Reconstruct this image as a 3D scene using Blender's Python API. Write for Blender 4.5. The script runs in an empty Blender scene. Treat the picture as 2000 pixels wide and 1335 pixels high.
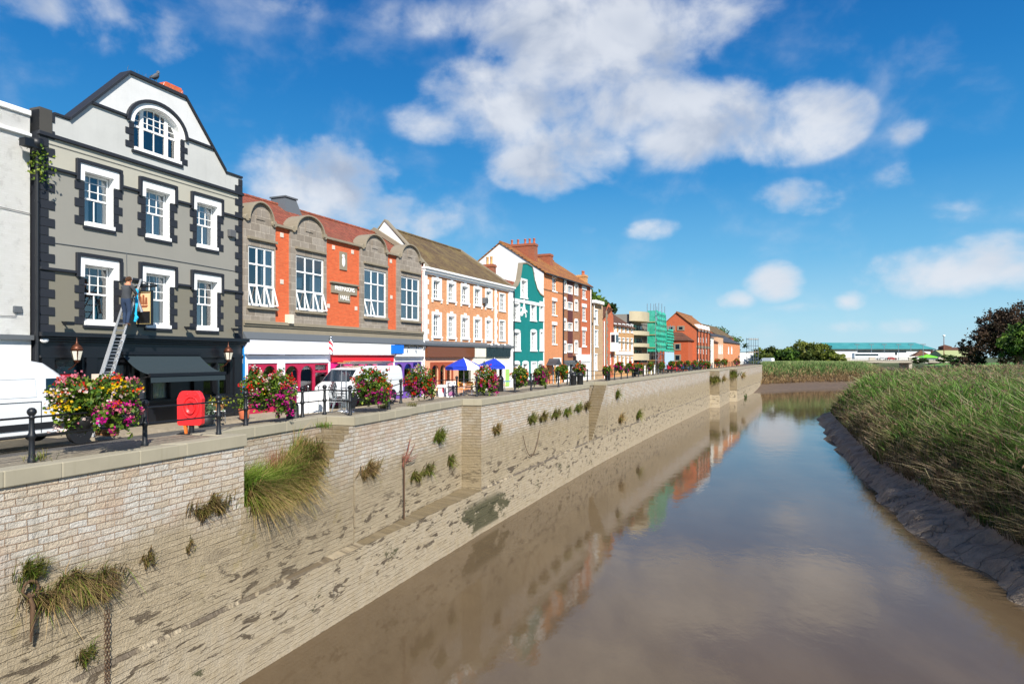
import bpy, bmesh, math, random
import numpy as np
from mathutils import Vector, Matrix
from mathutils.geometry import delaunay_2d_cdt
random.seed(7); RNG = np.random.default_rng(11)
C = bpy.context.scene.collection
SC = bpy.context.scene
# ------------------------------------------------------------ camera, sky, sun, exposure
FOC = 24 / 36 * 2000            # focal length in photo pixels
HOR = 697                       # horizon row of the photo
EYE = 2.3                       # camera height above the quay coping
WATER = -7.3
cam = bpy.data.cameras.new('camera'); cam.lens = 24; cam.sensor_width = 36
cam.shift_y = 29.5 / 2000; cam.clip_end = 8000; cam.clip_start = .1
co = bpy.data.objects.new('camera', cam); C.objects.link(co)
co.location = (0, 0, EYE); co.rotation_euler = (math.pi / 2, 0, 0); SC.camera = co
SC.view_settings.view_transform = 'Standard'; SC.view_settings.look = 'None'
SC.view_settings.gamma = 1; SC.view_settings.exposure = .95
SUN_EL, SUN_AZ = math.radians(37), math.atan2(.39, -.92)     # azimuth from +Y towards +X
sd = Vector((math.sin(SUN_AZ) * math.cos(SUN_EL), math.cos(SUN_AZ) * math.cos(SUN_EL), math.sin(SUN_EL)))
sl = bpy.data.lights.new('sun', 'SUN'); sl.energy = 3.55; sl.angle = math.radians(.53); sl.color = (1, .94, .84)
so = bpy.data.objects.new('sun', sl); C.objects.link(so)
so.rotation_euler = (-sd).to_track_quat('-Z', 'Y').to_euler(); so.location = (20, -40, 60)

def azel(px, py):
    a = math.atan2(px - 1000, FOC)
    return a, math.atan2(HOR - py, math.hypot(FOC, px - 1000))

def make_world():
    w = bpy.data.worlds.new('World'); SC.world = w; w.use_nodes = True
    t = w.node_tree; N = t.nodes; L = t.links; N.clear()
    def nd(ty, **k):
        n = N.new(ty)
        for a, b in k.items(): setattr(n, a, b)
        return n
    def mth(op, a, b=None, c=None, clamp=False):
        n = nd('ShaderNodeMath', operation=op, use_clamp=clamp)
        for i, v in enumerate((a, b, c)):
            if v is None: continue
            if isinstance(v, (int, float)): n.inputs[i].default_value = v
            else: L.new(v, n.inputs[i])
        return n.outputs[0]
    sky = nd('ShaderNodeTexSky', sky_type='NISHITA', sun_disc=False, sun_elevation=SUN_EL,
             sun_rotation=SUN_AZ, air_density=1.0, dust_density=.35, ozone_density=2.2)
    hs = nd('ShaderNodeHueSaturation'); hs.inputs['Saturation'].default_value = 1.3; L.new(sky.outputs[0], hs.inputs['Color'])
    bg0 = nd('ShaderNodeBackground'); bg0.inputs[1].default_value = .06; L.new(hs.outputs[0], bg0.inputs[0])
    tc = nd('ShaderNodeTexCoord'); sep = nd('ShaderNodeSeparateXYZ'); L.new(tc.outputs['Generated'], sep.inputs[0])
    az = mth('ARCTAN2', sep.outputs[0], sep.outputs[1]); el = mth('ARCSINE', sep.outputs[2])
    # the deep blue of a clear washed sky, by elevation, over the sky model
    rp = nd('ShaderNodeValToRGB'); cr_ = rp.color_ramp; L.new(mth('DIVIDE', el, .8, clamp=True), rp.inputs[0])
    for i, (e, c) in enumerate(((0, (.50, .76, .91)), (3, (.38, .70, .90)), (8, (.15, .49, .82)), (14, (.042, .31, .70)), (21, (.016, .21, .58)), (29, (.006, .125, .44)), (45, (.006, .09, .34)))):
        p = math.radians(e) / .8
        q = cr_.elements[i] if i < 2 else cr_.elements.new(p)
        q.position = p; q.color = c + (1,)
    bg1 = nd('ShaderNodeBackground'); bg1.inputs[1].default_value = .52; L.new(rp.outputs[0], bg1.inputs[0])
    bg = nd('ShaderNodeMixShader'); bg.inputs[0].default_value = .88; L.new(bg0.outputs[0], bg.inputs[1]); L.new(bg1.outputs[0], bg.inputs[2])
    ae = nd('ShaderNodeCombineXYZ'); L.new(az, ae.inputs[0]); L.new(el, ae.inputs[1])
    # clouds of the day by azimuth and elevation: centre column, row, half width, half height (photo scale), density
    BL = [(1160, 80, 270, 170, 1.1), (1000, 205, 215, 118, 1.0), (1085, 300, 160, 110, 1.0), (1330, 25, 230, 110, .5), (1230, 190, 180, 120, .85),
          (1390, 245, 200, 105, 1.0), (1560, 240, 170, 98, .8), (1600, 215, 90, 70, .4), (1480, 280, 200, 55, .85), (860, 235, 125, 62, .7),
          (640, 365, 175, 112, .9), (760, 415, 170, 70, .8), (560, 345, 110, 90, .7), (820, 440, 80, 30, .5),
          (200, 40, 230, 85, .42), (320, 100, 95, 55, .48), (30, 5, 170, 50, .35), (880, 40, 280, 60, .24), (560, 10, 120, 40, .22),
          (1545, 382, 85, 40, .8), (1590, 392, 70, 34, .7), (1512, 550, 72, 48, .95), (1440, 585, 48, 24, .75), (1660, 585, 42, 26, .55),
          (1850, 530, 230, 62, .95), (1950, 512, 150, 72, 1.0), (1280, 448, 85, 26, .5), (1145, 442, 45, 18, .4),
          (1775, 255, 60, 40, .3), (1755, 342, 65, 35, .34), (1870, 412, 75, 32, .38), (1290, 320, 60, 30, .3),
          (1770, 636, 260, 20, .33), (1560, 600, 80, 14, .25), (1905, 617, 60, 14, .5), (1355, 525, 30, 18, .25)]
    m = None
    for (x, y, rx, ry, s) in BL:
        a0, e0 = azel(x, y); a1, _ = azel(x + rx * .5, y); a2, _ = azel(x - rx * .5, y)
        _, e1 = azel(x, y - ry * .5); _, e2 = azel(x, y + ry * .5)
        v = nd('ShaderNodeVectorMath', operation='SUBTRACT'); L.new(ae.outputs[0], v.inputs[0]); v.inputs[1].default_value = (a0, e0, 0)
        u = nd('ShaderNodeVectorMath', operation='MULTIPLY'); L.new(v.outputs[0], u.inputs[0])
        u.inputs[1].default_value = (1 / abs(a1 - a2), 1 / abs(e1 - e2), 0)
        d = nd('ShaderNodeVectorMath', operation='DOT_PRODUCT'); L.new(u.outputs[0], d.inputs[0]); L.new(u.outputs[0], d.inputs[1])
        f = mth('MULTIPLY', mth('SUBTRACT', 1.0, d.outputs['Value'], clamp=True), s)
        m = f if m is None else mth('SMOOTH_MAX', m, f, .15)
    mp = nd('ShaderNodeMapping'); mp.inputs['Scale'].default_value = (1, 1.0, 1.35); L.new(tc.outputs['Generated'], mp.inputs[0])
    n1 = nd('ShaderNodeTexNoise'); n1.inputs['Scale'].default_value = 7.5; n1.inputs['Detail'].default_value = 9
    n1.inputs['Roughness'].default_value = .56; n1.inputs['Distortion'].default_value = .25; L.new(mp.outputs[0], n1.inputs['Vector'])
    n2 = nd('ShaderNodeTexNoise'); n2.inputs['Scale'].default_value = 4.2; n2.inputs['Detail'].default_value = 3; L.new(mp.outputs[0], n2.inputs['Vector'])
    # outside the photographed quarter: a scatter of the same clouds
    back = mth('MULTIPLY', mth('SUBTRACT', n2.outputs[0], .52, clamp=True), 5.0)
    side = mth('GREATER_THAN', mth('ABSOLUTE', az), .95)
    m = mth('MAXIMUM', m, mth('MULTIPLY', mth('MINIMUM', back, 1.0), side))
    gate = mth('MULTIPLY', m, 4.0, clamp=True)
    val = mth('ADD', m, mth('MULTIPLY', mth('MULTIPLY', mth('SUBTRACT', n1.outputs[0], .5), 2.6), gate))
    mp2 = nd('ShaderNodeMapping'); mp2.inputs['Scale'].default_value = (1, 1.0, 1.35); mp2.inputs['Location'].default_value = (-.02, .01, .05); L.new(tc.outputs['Generated'], mp2.inputs[0])
    n3 = nd('ShaderNodeTexNoise'); n3.inputs['Scale'].default_value = 7.5; n3.inputs['Detail'].default_value = 5
    n3.inputs['Roughness'].default_value = .5; n3.inputs['Distortion'].default_value = .25; L.new(mp2.outputs[0], n3.inputs['Vector'])
    n4 = nd('ShaderNodeTexNoise'); n4.inputs['Scale'].default_value = 7.5; n4.inputs['Detail'].default_value = 5
    n4.inputs['Roughness'].default_value = .5; n4.inputs['Distortion'].default_value = .25; L.new(mp.outputs[0], n4.inputs['Vector'])
    n5 = nd('ShaderNodeTexNoise'); n5.inputs['Scale'].default_value = 19; n5.inputs['Detail'].default_value = 6; L.new(mp.outputs[0], n5.inputs['Vector'])
    val = mth('ADD', val, mth('MULTIPLY', mth('MULTIPLY', mth('SUBTRACT', n5.outputs[0], .5), 1.05), gate))
    def smooth(x, a, b):
        r = nd('ShaderNodeMapRange', interpolation_type='SMOOTHSTEP'); L.new(x, r.inputs[0])
        r.inputs[1].default_value = a; r.inputs[2].default_value = b; return r.outputs[0]
    dens = smooth(val, .06, 1.05)
    up = smooth(sep.outputs[2], -.01, .03)
    dens = mth('MULTIPLY', mth('MULTIPLY', dens, up), .92)
    rel = mth('SUBTRACT', n3.outputs[0], n4.outputs[0])
    core = mth('MULTIPLY', mth('ADD', mth('MULTIPLY', smooth(rel, -.12, .18), .75), mth('MULTIPLY', smooth(n2.outputs[0], .42, .6), .45), clamp=True), mth('MULTIPLY', smooth(val, .25, .95), mth('ADD', .2, mth('MULTIPLY', smooth(el, .10, .30), .8))))
    cr = nd('ShaderNodeMix', data_type='RGBA'); L.new(core, cr.inputs[0])
    cr.inputs[6].default_value = (.86, .90, .97, 1); cr.inputs[7].default_value = (.43, .51, .66, 1)
    bc = nd('ShaderNodeBackground'); bc.inputs[1].default_value = .475; L.new(cr.outputs[2], bc.inputs[0])
    mx = nd('ShaderNodeMixShader'); L.new(dens, mx.inputs[0]); L.new(bg.outputs[0], mx.inputs[1]); L.new(bc.outputs[0], mx.inputs[2])
    out = nd('ShaderNodeOutputWorld'); L.new(mx.outputs[0], out.inputs[0])
    w.cycles.sampling_method = 'MANUAL'; w.cycles.sample_map_resolution = 512
make_world()
# ------------------------------------------------------------ helpers
def tag(o, label=None, cat=None, group=None, kind=None):
    if label: o['label'] = label
    if cat: o['category'] = cat
    if group: o['group'] = group
    if kind: o['kind'] = kind
    return o
def thing(name, label, cat, loc=(0, 0, 0), rz=0, group=None):
    o = bpy.data.objects.new(name, None); C.objects.link(o); o.location = loc; o.rotation_euler = (0, 0, rz)
    o.empty_display_size = .3
    return tag(o, label, cat, group)
def link(name, me, parent=None, loc=None, rz=0):
    o = bpy.data.objects.new(name, me); C.objects.link(o)
    if parent: o.parent = parent
    if loc is not None: o.location = loc; o.rotation_euler = (0, 0, rz)
    return o
class MB:
    def __init__(s): s.v = []; s.f = []; s.m = []; s.sm = []; s.cuts = []
    def cut(s):             # what follows is a piece of its own
        if s.f and (not s.cuts or s.cuts[-1] != len(s.f)): s.cuts.append(len(s.f))
        return s
    def pieces(s):
        for a, b in zip([0] + s.cuts, s.cuts + [len(s.f)]):
            if a == b: continue
            r = MB(); ids = sorted({i for f in s.f[a:b] for i in f}); mp = {i: k for k, i in enumerate(ids)}
            r.v = [s.v[i] for i in ids]; r.f = [tuple(mp[i] for i in f) for f in s.f[a:b]]; r.m = s.m[a:b]; r.sm = s.sm[a:b]; yield r
    def add(s, vs, fs, m=0, smooth=False):
        n = len(s.v); s.v += [tuple(p) for p in vs]
        for f in fs: s.f.append(tuple(i + n for i in f)); s.m.append(m); s.sm.append(smooth)
    def quad(s, a, b, c, d, m=0): s.add([a, b, c, d], [(0, 1, 2, 3)], m)
    def poly(s, pts, m=0): s.add(pts, [tuple(range(len(pts)))], m)
    def box(s, x0, x1, y0, y1, z0, z1, m=0):
        s.add([(x, y, z) for z in (z0, z1) for y in (y0, y1) for x in (x0, x1)],
              [(0, 2, 3, 1), (4, 5, 7, 6), (0, 1, 5, 4), (2, 6, 7, 3), (0, 4, 6, 2), (1, 3, 7, 5)], m)
    def hexa(s, p, m=0):        # 8 corners: bottom 4 in order, top 4 in order
        s.add(p, [(3, 2, 1, 0), (4, 5, 6, 7), (0, 1, 5, 4), (1, 2, 6, 5), (2, 3, 7, 6), (3, 0, 4, 7)], m)
    def prism(s, out, y0, y1, m=0, smooth=False):   # outline in x,z pushed along y
        n = len(out); s.add([(x, y0, z) for x, z in out] + [(x, y1, z) for x, z in out], [tuple(range(n)), tuple(range(2 * n - 1, n - 1, -1))], m)
        s.add([(x, y0, z) for x, z in out] + [(x, y1, z) for x, z in out], [(i, i + n, (i + 1) % n + n, (i + 1) % n) for i in range(n)], m, smooth)
    def plate(s, out, holes, y=0, rev=.14, m=0, mr=None):     # wall face with openings and their reveals
        pts = []; eds = []; fcs = []
        for lp in [out] + holes:
            n = len(pts); pts += [Vector(p) for p in lp]; idx = list(range(n, n + len(lp)))
            fcs.append(idx); eds += [(idx[i], idx[(i + 1) % len(idx)]) for i in range(len(idx))]
        V, E, F, ov, oe, of = delaunay_2d_cdt(pts, eds, fcs, 0, 1e-5)
        n = len(s.v); s.v += [(p[0], y, p[1]) for p in V]
        for f, o in zip(F, of):
            if 0 in o and len(o) == 1:
                s.f.append(tuple(i + n for i in f)); s.m.append(m); s.sm.append(False)
        mr = m if mr is None else mr
        for h in holes:
            for i in range(len(h)):
                a, b = h[i], h[(i + 1) % len(h)]
                s.quad((a[0], y, a[1]), (b[0], y, b[1]), (b[0], y + rev, b[1]), (a[0], y + rev, a[1]), mr)
    def tube(s, pts, r, n=8, m=0, cap=True):
        pts = [Vector(p) for p in pts]; k = len(pts); R = r if isinstance(r, (list, tuple)) else [r] * k
        vs = []
        for i, p in enumerate(pts):
            t = (pts[min(i + 1, k - 1)] - pts[max(i - 1, 0)]).normalized()
            a = Vector((0, 0, 1)) if abs(t.z) < .9 else Vector((1, 0, 0))
            u = t.cross(a).normalized(); w = t.cross(u)
            vs += [p + (u * math.cos(6.28318 * j / n) + w * math.sin(6.28318 * j / n)) * R[i] for j in range(n)]
        fs = [(i * n + j, i * n + (j + 1) % n, (i + 1) * n + (j + 1) % n, (i + 1) * n + j) for i in range(k - 1) for j in range(n)]
        s.add(vs, fs, m, True)
        if cap: s.add(vs[:n], [tuple(range(n))], m); s.add(vs[-n:], [tuple(range(n))], m)
    def lathe(s, prof, c=(0, 0, 0), n=16, m=0):     # profile of (radius, z)
        vs = [(c[0] + r * math.cos(6.28318 * j / n), c[1] + r * math.sin(6.28318 * j / n), c[2] + z) for r, z in prof for j in range(n)]
        k = len(prof)
        s.add(vs, [(i * n + j, i * n + (j + 1) % n, (i + 1) * n + (j + 1) % n, (i + 1) * n + j) for i in range(k - 1) for j in range(n)], m, True)
        s.add(vs[:n], [tuple(range(n))], m); s.add(vs[-n:], [tuple(range(n))], m)
    def ball(s, c, r, n=12, m=0, sc=(1, 1, 1)):
        k = n // 2; pr = [(math.sin(math.pi * i / k), -math.cos(math.pi * i / k)) for i in range(k + 1)]
        vs = [(c[0] + r * sc[0] * a * math.cos(6.28318 * j / n), c[1] + r * sc[1] * a * math.sin(6.28318 * j / n), c[2] + r * sc[2] * b) for a, b in pr for j in range(n)]
        s.add(vs, [(i * n + j, i * n + (j + 1) % n, (i + 1) * n + (j + 1) % n, (i + 1) * n + j) for i in range(k) for j in range(n)], m, True)
    def bar(s, a, b, w, h=None, m=0):       # square bar from a to b
        a = Vector(a); b = Vector(b); t = (b - a).normalized(); h = h or w
        q = Vector((0, 0, 1)) if abs(t.z) < .95 else Vector((0, 1, 0))
        u = t.cross(q).normalized() * w / 2; v = t.cross(u).normalized() * h / 2
        s.hexa([a - u - v, a + u - v, a + u + v, a - u + v, b - u - v, b + u - v, b + u + v, b - u + v], m)
    def xf(s, M):
        s.v = [tuple(M @ Vector(p)) for p in s.v]; return s
    def mesh(s, name, mats):
        me = bpy.data.meshes.new(name); me.from_pydata(s.v, [], s.f)
        for q in (mats if isinstance(mats, (list, tuple)) else [mats]): me.materials.append(q)
        me.polygons.foreach_set('material_index', s.m); me.polygons.foreach_set('use_smooth', s.sm); me.update(); return me
    def build(s, name, mats, parent=None, loc=None, rz=0, bevel=0):
        o = link(name, s.mesh(name, mats), parent, loc, rz)
        if bevel:
            b = o.modifiers.new('bevel', 'BEVEL'); b.width = bevel; b.segments = 2; b.limit_method = 'ANGLE'
            me = o.data; bm = bmesh.new(); bm.from_mesh(me); bmesh.ops.remove_doubles(bm, verts=bm.verts, dist=1e-4)
            bmesh.ops.recalc_face_normals(bm, faces=bm.faces); bm.to_mesh(me); bm.free()
        return o
# ------------------------------------------------------------ materials
def lin(h):
    if not isinstance(h, str): return tuple(h) + (1,)
    h = h.lstrip('#'); q = [int(h[i:i + 2], 16) / 255 for i in (0, 2, 4)]
    return tuple(x / 12.92 if x <= .04045 else ((x + .055) / 1.055) ** 2.4 for x in q) + (1,)
class Nt:
    def __init__(s, name):
        s.mat = bpy.data.materials.new(name); s.mat.use_nodes = True; s.t = s.mat.node_tree
        s.b = s.t.nodes['Principled BSDF']; s.out = s.t.nodes['Material Output']
    def n(s, ty, ins={}, **k):
        x = s.t.nodes.new(ty)
        for a, b in k.items(): setattr(x, a, b)
        for a, b in ins.items():
            if hasattr(b, 'is_linked'): s.t.links.new(b, x.inputs[a])
            else: x.inputs[a].default_value = b
        return x
    def l(s, a, b): s.t.links.new(a, b)
    def math(s, op, a, b=0., clamp=False): return s.n('ShaderNodeMath', {0: a, 1: b}, operation=op, use_clamp=clamp).outputs[0]
    def mix(s, f, a, b, blend='MIX'): return s.n('ShaderNodeMix', {0: f, 6: a, 7: b}, data_type='RGBA', blend_type=blend).outputs[2]
    def step(s, x, a, b): return s.n('ShaderNodeMapRange', {0: x, 1: a, 2: b}, interpolation_type='SMOOTHSTEP').outputs[0]
    def noise(s, vec, sc, det=4, rough=.55, dist=0): return s.n('ShaderNodeTexNoise', {'Vector': vec, 'Scale': sc, 'Detail': det, 'Roughness': rough, 'Distortion': dist}).outputs[0]
    def mapv(s, vec, sc=(1, 1, 1), loc=(0, 0, 0)): return s.n('ShaderNodeMapping', {'Vector': vec, 'Scale': sc, 'Location': loc}).outputs[0]
    def obj(s): return s.n('ShaderNodeTexCoord').outputs['Object']
    def bump(s, h, st=.3, d=.02):
        x = s.n('ShaderNodeBump', {'Height': h, 'Strength': st, 'Distance': d}); s.l(x.outputs[0], s.b.inputs['Normal'])
_pm = {}
def P(name, col, rough=.6, metal=0, var=.12, sc=3, bump=0, bsc=60, spec=.5, coat=0):
    if name in _pm: return _pm[name]
    k = Nt(name); c = lin(col); v = k.obj()
    f = k.noise(v, sc, 6, .6); f2 = k.noise(k.mapv(v, (2.5, 2.5, .5)), sc * 1.7, 4)
    f = k.math('MULTIPLY_ADD', k.math('ADD', f, f2), .5)
    a = tuple(x * (1 - var) for x in c[:3]) + (1,); b = tuple(min(1, x * (1 + var)) for x in c[:3]) + (1,)
    k.l(k.mix(k.step(f, .3, .7), a, b), k.b.inputs['Base Color'])
    k.l(k.math('MULTIPLY_ADD', f, .18) if False else k.n('ShaderNodeMapRange', {0: f, 3: max(.02, rough - .08), 4: min(1, rough + .08)}).outputs[0], k.b.inputs['Roughness'])
    k.b.inputs['Metallic'].default_value = metal; k.b.inputs['Specular IOR Level'].default_value = spec
    k.b.inputs['Coat Weight'].default_value = coat
    if bump: k.bump(k.noise(v, bsc, 4), bump, .01)
    _pm[name] = k.mat; return k.mat
def brick(name, c1, c2, mo, w=.225, h=.075, ms=.008, var=.35, bump=.35, stain=.25, sx=1):
    k = Nt(name); o = k.obj(); q = k.n('ShaderNodeSeparateXYZ', {0: o})
    x = k.math('ADD', q.outputs[0], q.outputs[1]); v = k.n('ShaderNodeCombineXYZ', {0: x, 1: q.outputs[2]}).outputs[0]
    br = k.n('ShaderNodeTexBrick', {'Vector': v, 'Color1': lin(c1), 'Color2': lin(c2), 'Mortar': lin(mo), 'Scale': 1.0, 'Mortar Size': ms, 'Mortar Smooth': .2, 'Bias': 0., 'Brick Width': w, 'Row Height': h})
    big = k.noise(o, .9, 5, .6); c = k.mix(k.step(k.noise(o, 14, 3), .35, .7), br.outputs[0], k.mix(var, br.outputs[0], lin(c2)))
    c = k.mix(k.math('MULTIPLY', k.step(big, .5, .75), stain), c, (.12, .09, .06, 1))
    c = k.mix(k.math('MULTIPLY', k.step(k.noise(k.mapv(o, (3, 3, .35)), 2.2, 4), .52, .75), stain), c, (.16, .13, .1, 1))
    mo_ = k.noise(o, 3.2, 7, .7); c = k.mix(k.math('MULTIPLY', k.step(mo_, .5, .72), .35), c, k.mix(.45, c, lin(mo))); c = k.mix(k.math('MULTIPLY', k.math('SUBTRACT', 1., k.step(mo_, .3, .48)), .3), c, k.mix(.5, c, (.05, .03, .02, 1)))
    k.l(c, k.b.inputs['Base Color']); k.b.inputs['Roughness'].default_value = .85
    k.bump(k.math('MULTIPLY_ADD', br.outputs[1], -1.) if False else k.math('SUBTRACT', k.noise(o, 50, 3), br.outputs[1]), bump, .012)
    return k.mat
def render_paint(name, col, streak=.25, dirt=(.2, .19, .17), rough=.75):
    k = Nt(name); o = k.obj(); c = lin(col)
    a = k.noise(o, 1.1, 6, .62); b = k.noise(k.mapv(o, (5, 5, .28)), 1.4, 5)
    cc = k.mix(k.step(a, .3, .75), c, tuple(x * .88 for x in c[:3]) + (1,))
    cc = k.mix(k.math('MULTIPLY', k.step(b, .55, .8), streak), cc, tuple(dirt) + (1,))
    k.l(cc, k.b.inputs['Base Color']); k.b.inputs['Roughness'].default_value = rough
    k.bump(k.math('ADD', k.noise(o, 8, 5), k.noise(o, 70, 3)), .14, .008); return k.mat
def tiles(name, c1, c2, moss, mamt=.4, w=.24, h=.17):
    k = Nt(name); o = k.obj(); q = k.n('ShaderNodeSeparateXYZ', {0: o})
    v = k.n('ShaderNodeCombineXYZ', {0: q.outputs[0], 1: k.math('MULTIPLY', q.outputs[2], 1.35)}).outputs[0]
    br = k.n('ShaderNodeTexBrick', {'Vector': v, 'Color1': lin(c1), 'Color2': lin(c2), 'Mortar': (.03, .02, .015, 1), 'Scale': 1.0, 'Mortar Size': .012, 'Mortar Smooth': .4, 'Brick Width': w, 'Row Height': h})
    c = k.mix(k.math('MULTIPLY', k.step(k.noise(o, .8, 8, .65), .42, .68), mamt), br.outputs[0], lin(moss))
    c = k.mix(k.math('MULTIPLY', k.step(k.noise(o, 5, 6, .7), .55, .75), .35), c, (.05, .04, .03, 1))
    k.l(c, k.b.inputs['Base Color']); k.b.inputs['Roughness'].default_value = .85
    row = k.math('FRACT', k.math('DIVIDE', k.math('MULTIPLY', q.outputs[2], 1.35), h))
    k.bump(k.math('SUBTRACT', k.math('MULTIPLY', row, -.8), k.math('MULTIPLY', br.outputs[1], .6)), .55, .03); return k.mat
def vcol(name, rough=.6, trans=.25, spec=.3):
    k = Nt(name); a = k.n('ShaderNodeAttribute', attribute_name='Col')
    k.l(a.outputs[0], k.b.inputs['Base Color']); k.b.inputs['Roughness'].default_value = rough; k.b.inputs['Specular IOR Level'].default_value = spec
    if trans:
        tr = k.n('ShaderNodeBsdfTranslucent'); k.l(a.outputs[0], tr.inputs[0])
        mx = k.n('ShaderNodeMixShader', {0: trans}); k.l(k.b.outputs[0], mx.inputs[1]); k.l(tr.outputs[0], mx.inputs[2]); k.l(mx.outputs[0], k.out.inputs[0])
    return k.mat
def glass():
    k = Nt('window_glass'); o = k.obj(); fr = k.n('ShaderNodeFresnel', {'IOR': 1.55})
    g = k.n('ShaderNodeBsdfGlossy', {'Color': (1, 1, 1, 1), 'Roughness': .02}); t = k.n('ShaderNodeBsdfTransparent', {0: (.80, .86, .90, 1)})
    bp = k.n('ShaderNodeBump', {'Height': k.noise(o, 1.3, 2), 'Strength': .06, 'Distance': .05}); k.l(bp.outputs[0], g.inputs['Normal'])
    f = k.math('ADD', k.math('MULTIPLY', fr.outputs[0], 1.3), .10, True)
    mx = k.n('ShaderNodeMixShader', {0: f}); k.l(t.outputs[0], mx.inputs[1]); k.l(g.outputs[0], mx.inputs[2]); k.l(mx.outputs[0], k.out.inputs[0]); return k.mat
GLASS = glass()
LEAF = vcol('leaf', .55, .3); PETAL = vcol('petal', .6, .25); BLADE = vcol('grass_blade', .6, .25)
WHITE = P('white_paint', '#f2f3f2', .45, var=.04, bump=.05, bsc=30); CREAM = render_paint('cream_paint', '#efe9d8', .2)
BLACK = P('black_gloss_paint', '#14161b', .3, var=.25, bump=.06, bsc=25, coat=.15); DARK = P('dark_slate_paint', '#23262d', .55, var=.15, bump=.12, bsc=30)
IRON = P('black_iron', '#15181d', .38, .1, var=.3, sc=8, bump=.1); LEAD = P('lead_flashing', '#5d6267', .6, .2, var=.2)
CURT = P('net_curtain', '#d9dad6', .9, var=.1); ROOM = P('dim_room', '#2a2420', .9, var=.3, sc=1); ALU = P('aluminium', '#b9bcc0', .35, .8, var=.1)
STEEL = P('brushed_steel', '#aeb3b8', .3, .9, var=.15); RUBBER = P('tyre_rubber', '#1a1a1b', .85, var=.2); CHROME = P('polished_chrome', '#cfd3d6', .15, 1)
POT = P('terracotta', '#a5583a', .8, var=.2, bump=.1); VANW = P('van_paint', '#dfe3e6', .25, var=.02, coat=.5); TINT = P('tinted_glass', '#0b1d28', .06, var=.3, spec=.8)
PLAST = P('black_plastic', '#191b1e', .5, var=.2); ASH = render_paint('grey_render', '#8d8b84', .12)
# ------------------------------------------------------------ numpy meshes for leaves and blades
def npmesh(name, V, F, cols, mat, parent=None, loc=None, smooth=False):
    """V (n,3), F (m,k) same-size faces, cols (n,3) per vertex"""
    me = bpy.data.meshes.new(name); n, k = F.shape
    me.vertices.add(len(V)); me.vertices.foreach_set('co', np.ascontiguousarray(V, dtype=np.float32).ravel())
    me.loops.add(n * k); me.loops.foreach_set('vertex_index', F.astype(np.int32).ravel())
    me.polygons.add(n); me.polygons.foreach_set('loop_start', np.arange(0, n * k, k, dtype=np.int32))
    if smooth: me.polygons.foreach_set('use_smooth', np.ones(n, dtype=bool))
    a = me.attributes.new('Col', 'FLOAT_COLOR', 'POINT'); cc = np.ones((len(V), 4), np.float32); cc[:, :3] = cols
    a.data.foreach_set('color', cc.ravel()); me.materials.append(mat); me.update(calc_edges=True); me.validate()
    return link(name, me, parent, loc)
def unit(a): return a / (np.linalg.norm(a, axis=-1, keepdims=True) + 1e-9)
def leaf_arrays(P0, size, cols, rng=RNG, flat=.0, long=1.6):
    """one pointed leaf (two triangles as a quad) at each centre"""
    n = len(P0); d = unit(rng.normal(size=(n, 3))); e = rng.normal(size=(n, 3)); e[:, 2] += flat * 2
    s = unit(np.cross(d, e)); size = np.broadcast_to(np.asarray(size, float), (n,))[:, None]
    L_ = size * long * .5; W_ = size * .5; nn = np.cross(d, s) * size * .12
    V = np.stack([P0 - d * L_, P0 + s * W_ + nn, P0 + d * L_, P0 - s * W_ + nn], 1).reshape(-1, 3)
    return V, np.arange(4 * n).reshape(n, 4), np.repeat(cols, 4, 0)
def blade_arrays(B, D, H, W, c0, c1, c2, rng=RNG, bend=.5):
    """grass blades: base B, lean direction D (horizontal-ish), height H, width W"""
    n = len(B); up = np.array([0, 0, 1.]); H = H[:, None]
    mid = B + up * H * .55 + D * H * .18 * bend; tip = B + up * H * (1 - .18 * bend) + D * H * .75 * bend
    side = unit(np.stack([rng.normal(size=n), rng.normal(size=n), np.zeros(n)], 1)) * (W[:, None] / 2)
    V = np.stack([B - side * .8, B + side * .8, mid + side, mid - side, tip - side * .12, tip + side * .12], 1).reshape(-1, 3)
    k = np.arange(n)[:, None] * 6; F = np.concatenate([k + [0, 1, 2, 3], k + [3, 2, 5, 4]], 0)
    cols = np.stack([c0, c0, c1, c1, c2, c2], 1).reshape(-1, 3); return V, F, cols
def ray(px, py, Y): return Vector(((px - 1000) / FOC * Y, Y, EYE + (HOR - py) / FOC * Y))
def gnd(px, py, z=0.):
    Y = (EYE - z) * FOC / (py - HOR); return ray(px, py, Y)
def lineY(p, k, px):       # walk from plan point p along slope dX/dY = k to the photo column px
    m = (px - 1000) / FOC; Y = (k * p[1] - p[0]) / (k - m); return (m * Y, Y)
# ------------------------------------------------------------ the quay: plan lines
YB = [2, 20.4, 31.2, 37.4, 58.6, 64, 87, 130, 164, 205, 240]; XB = [-14.53, -7.9, -4.55, -2.2, 6.7, 9, 18.4, 37.8, 53, 72, 89]
YF = [2, 22.58, 31.3, 46.1, 60, 80.7, 146, 226, 240, 400, 3000]; XF = [-23.4, -15.65, -12.38, -6.05, 0, 9.3, 37.5, 74.5, 81, 160, 1400]
xb = lambda y: float(np.interp(y, YB, XB)); xf = lambda y: float(np.interp(y, YF, XF))
W1 = [(-14.53, 2), (-7.9, 20.4), (-9.08, 20.82), (-7.25, 26.65), (-6.05, 26.3), (-4.55, 31.2), (-4.68, 31.25), (-2.72, 37.4), (-1.63, 37.25)]
p5 = lineY(W1[-1], .392, 1152); W2a = (p5[0] - 1.2, p5[1] + .5); p6 = lineY(p5, .41, 1187); W2b = (p6[0] - 1.2, p6[1] + .5)
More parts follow.
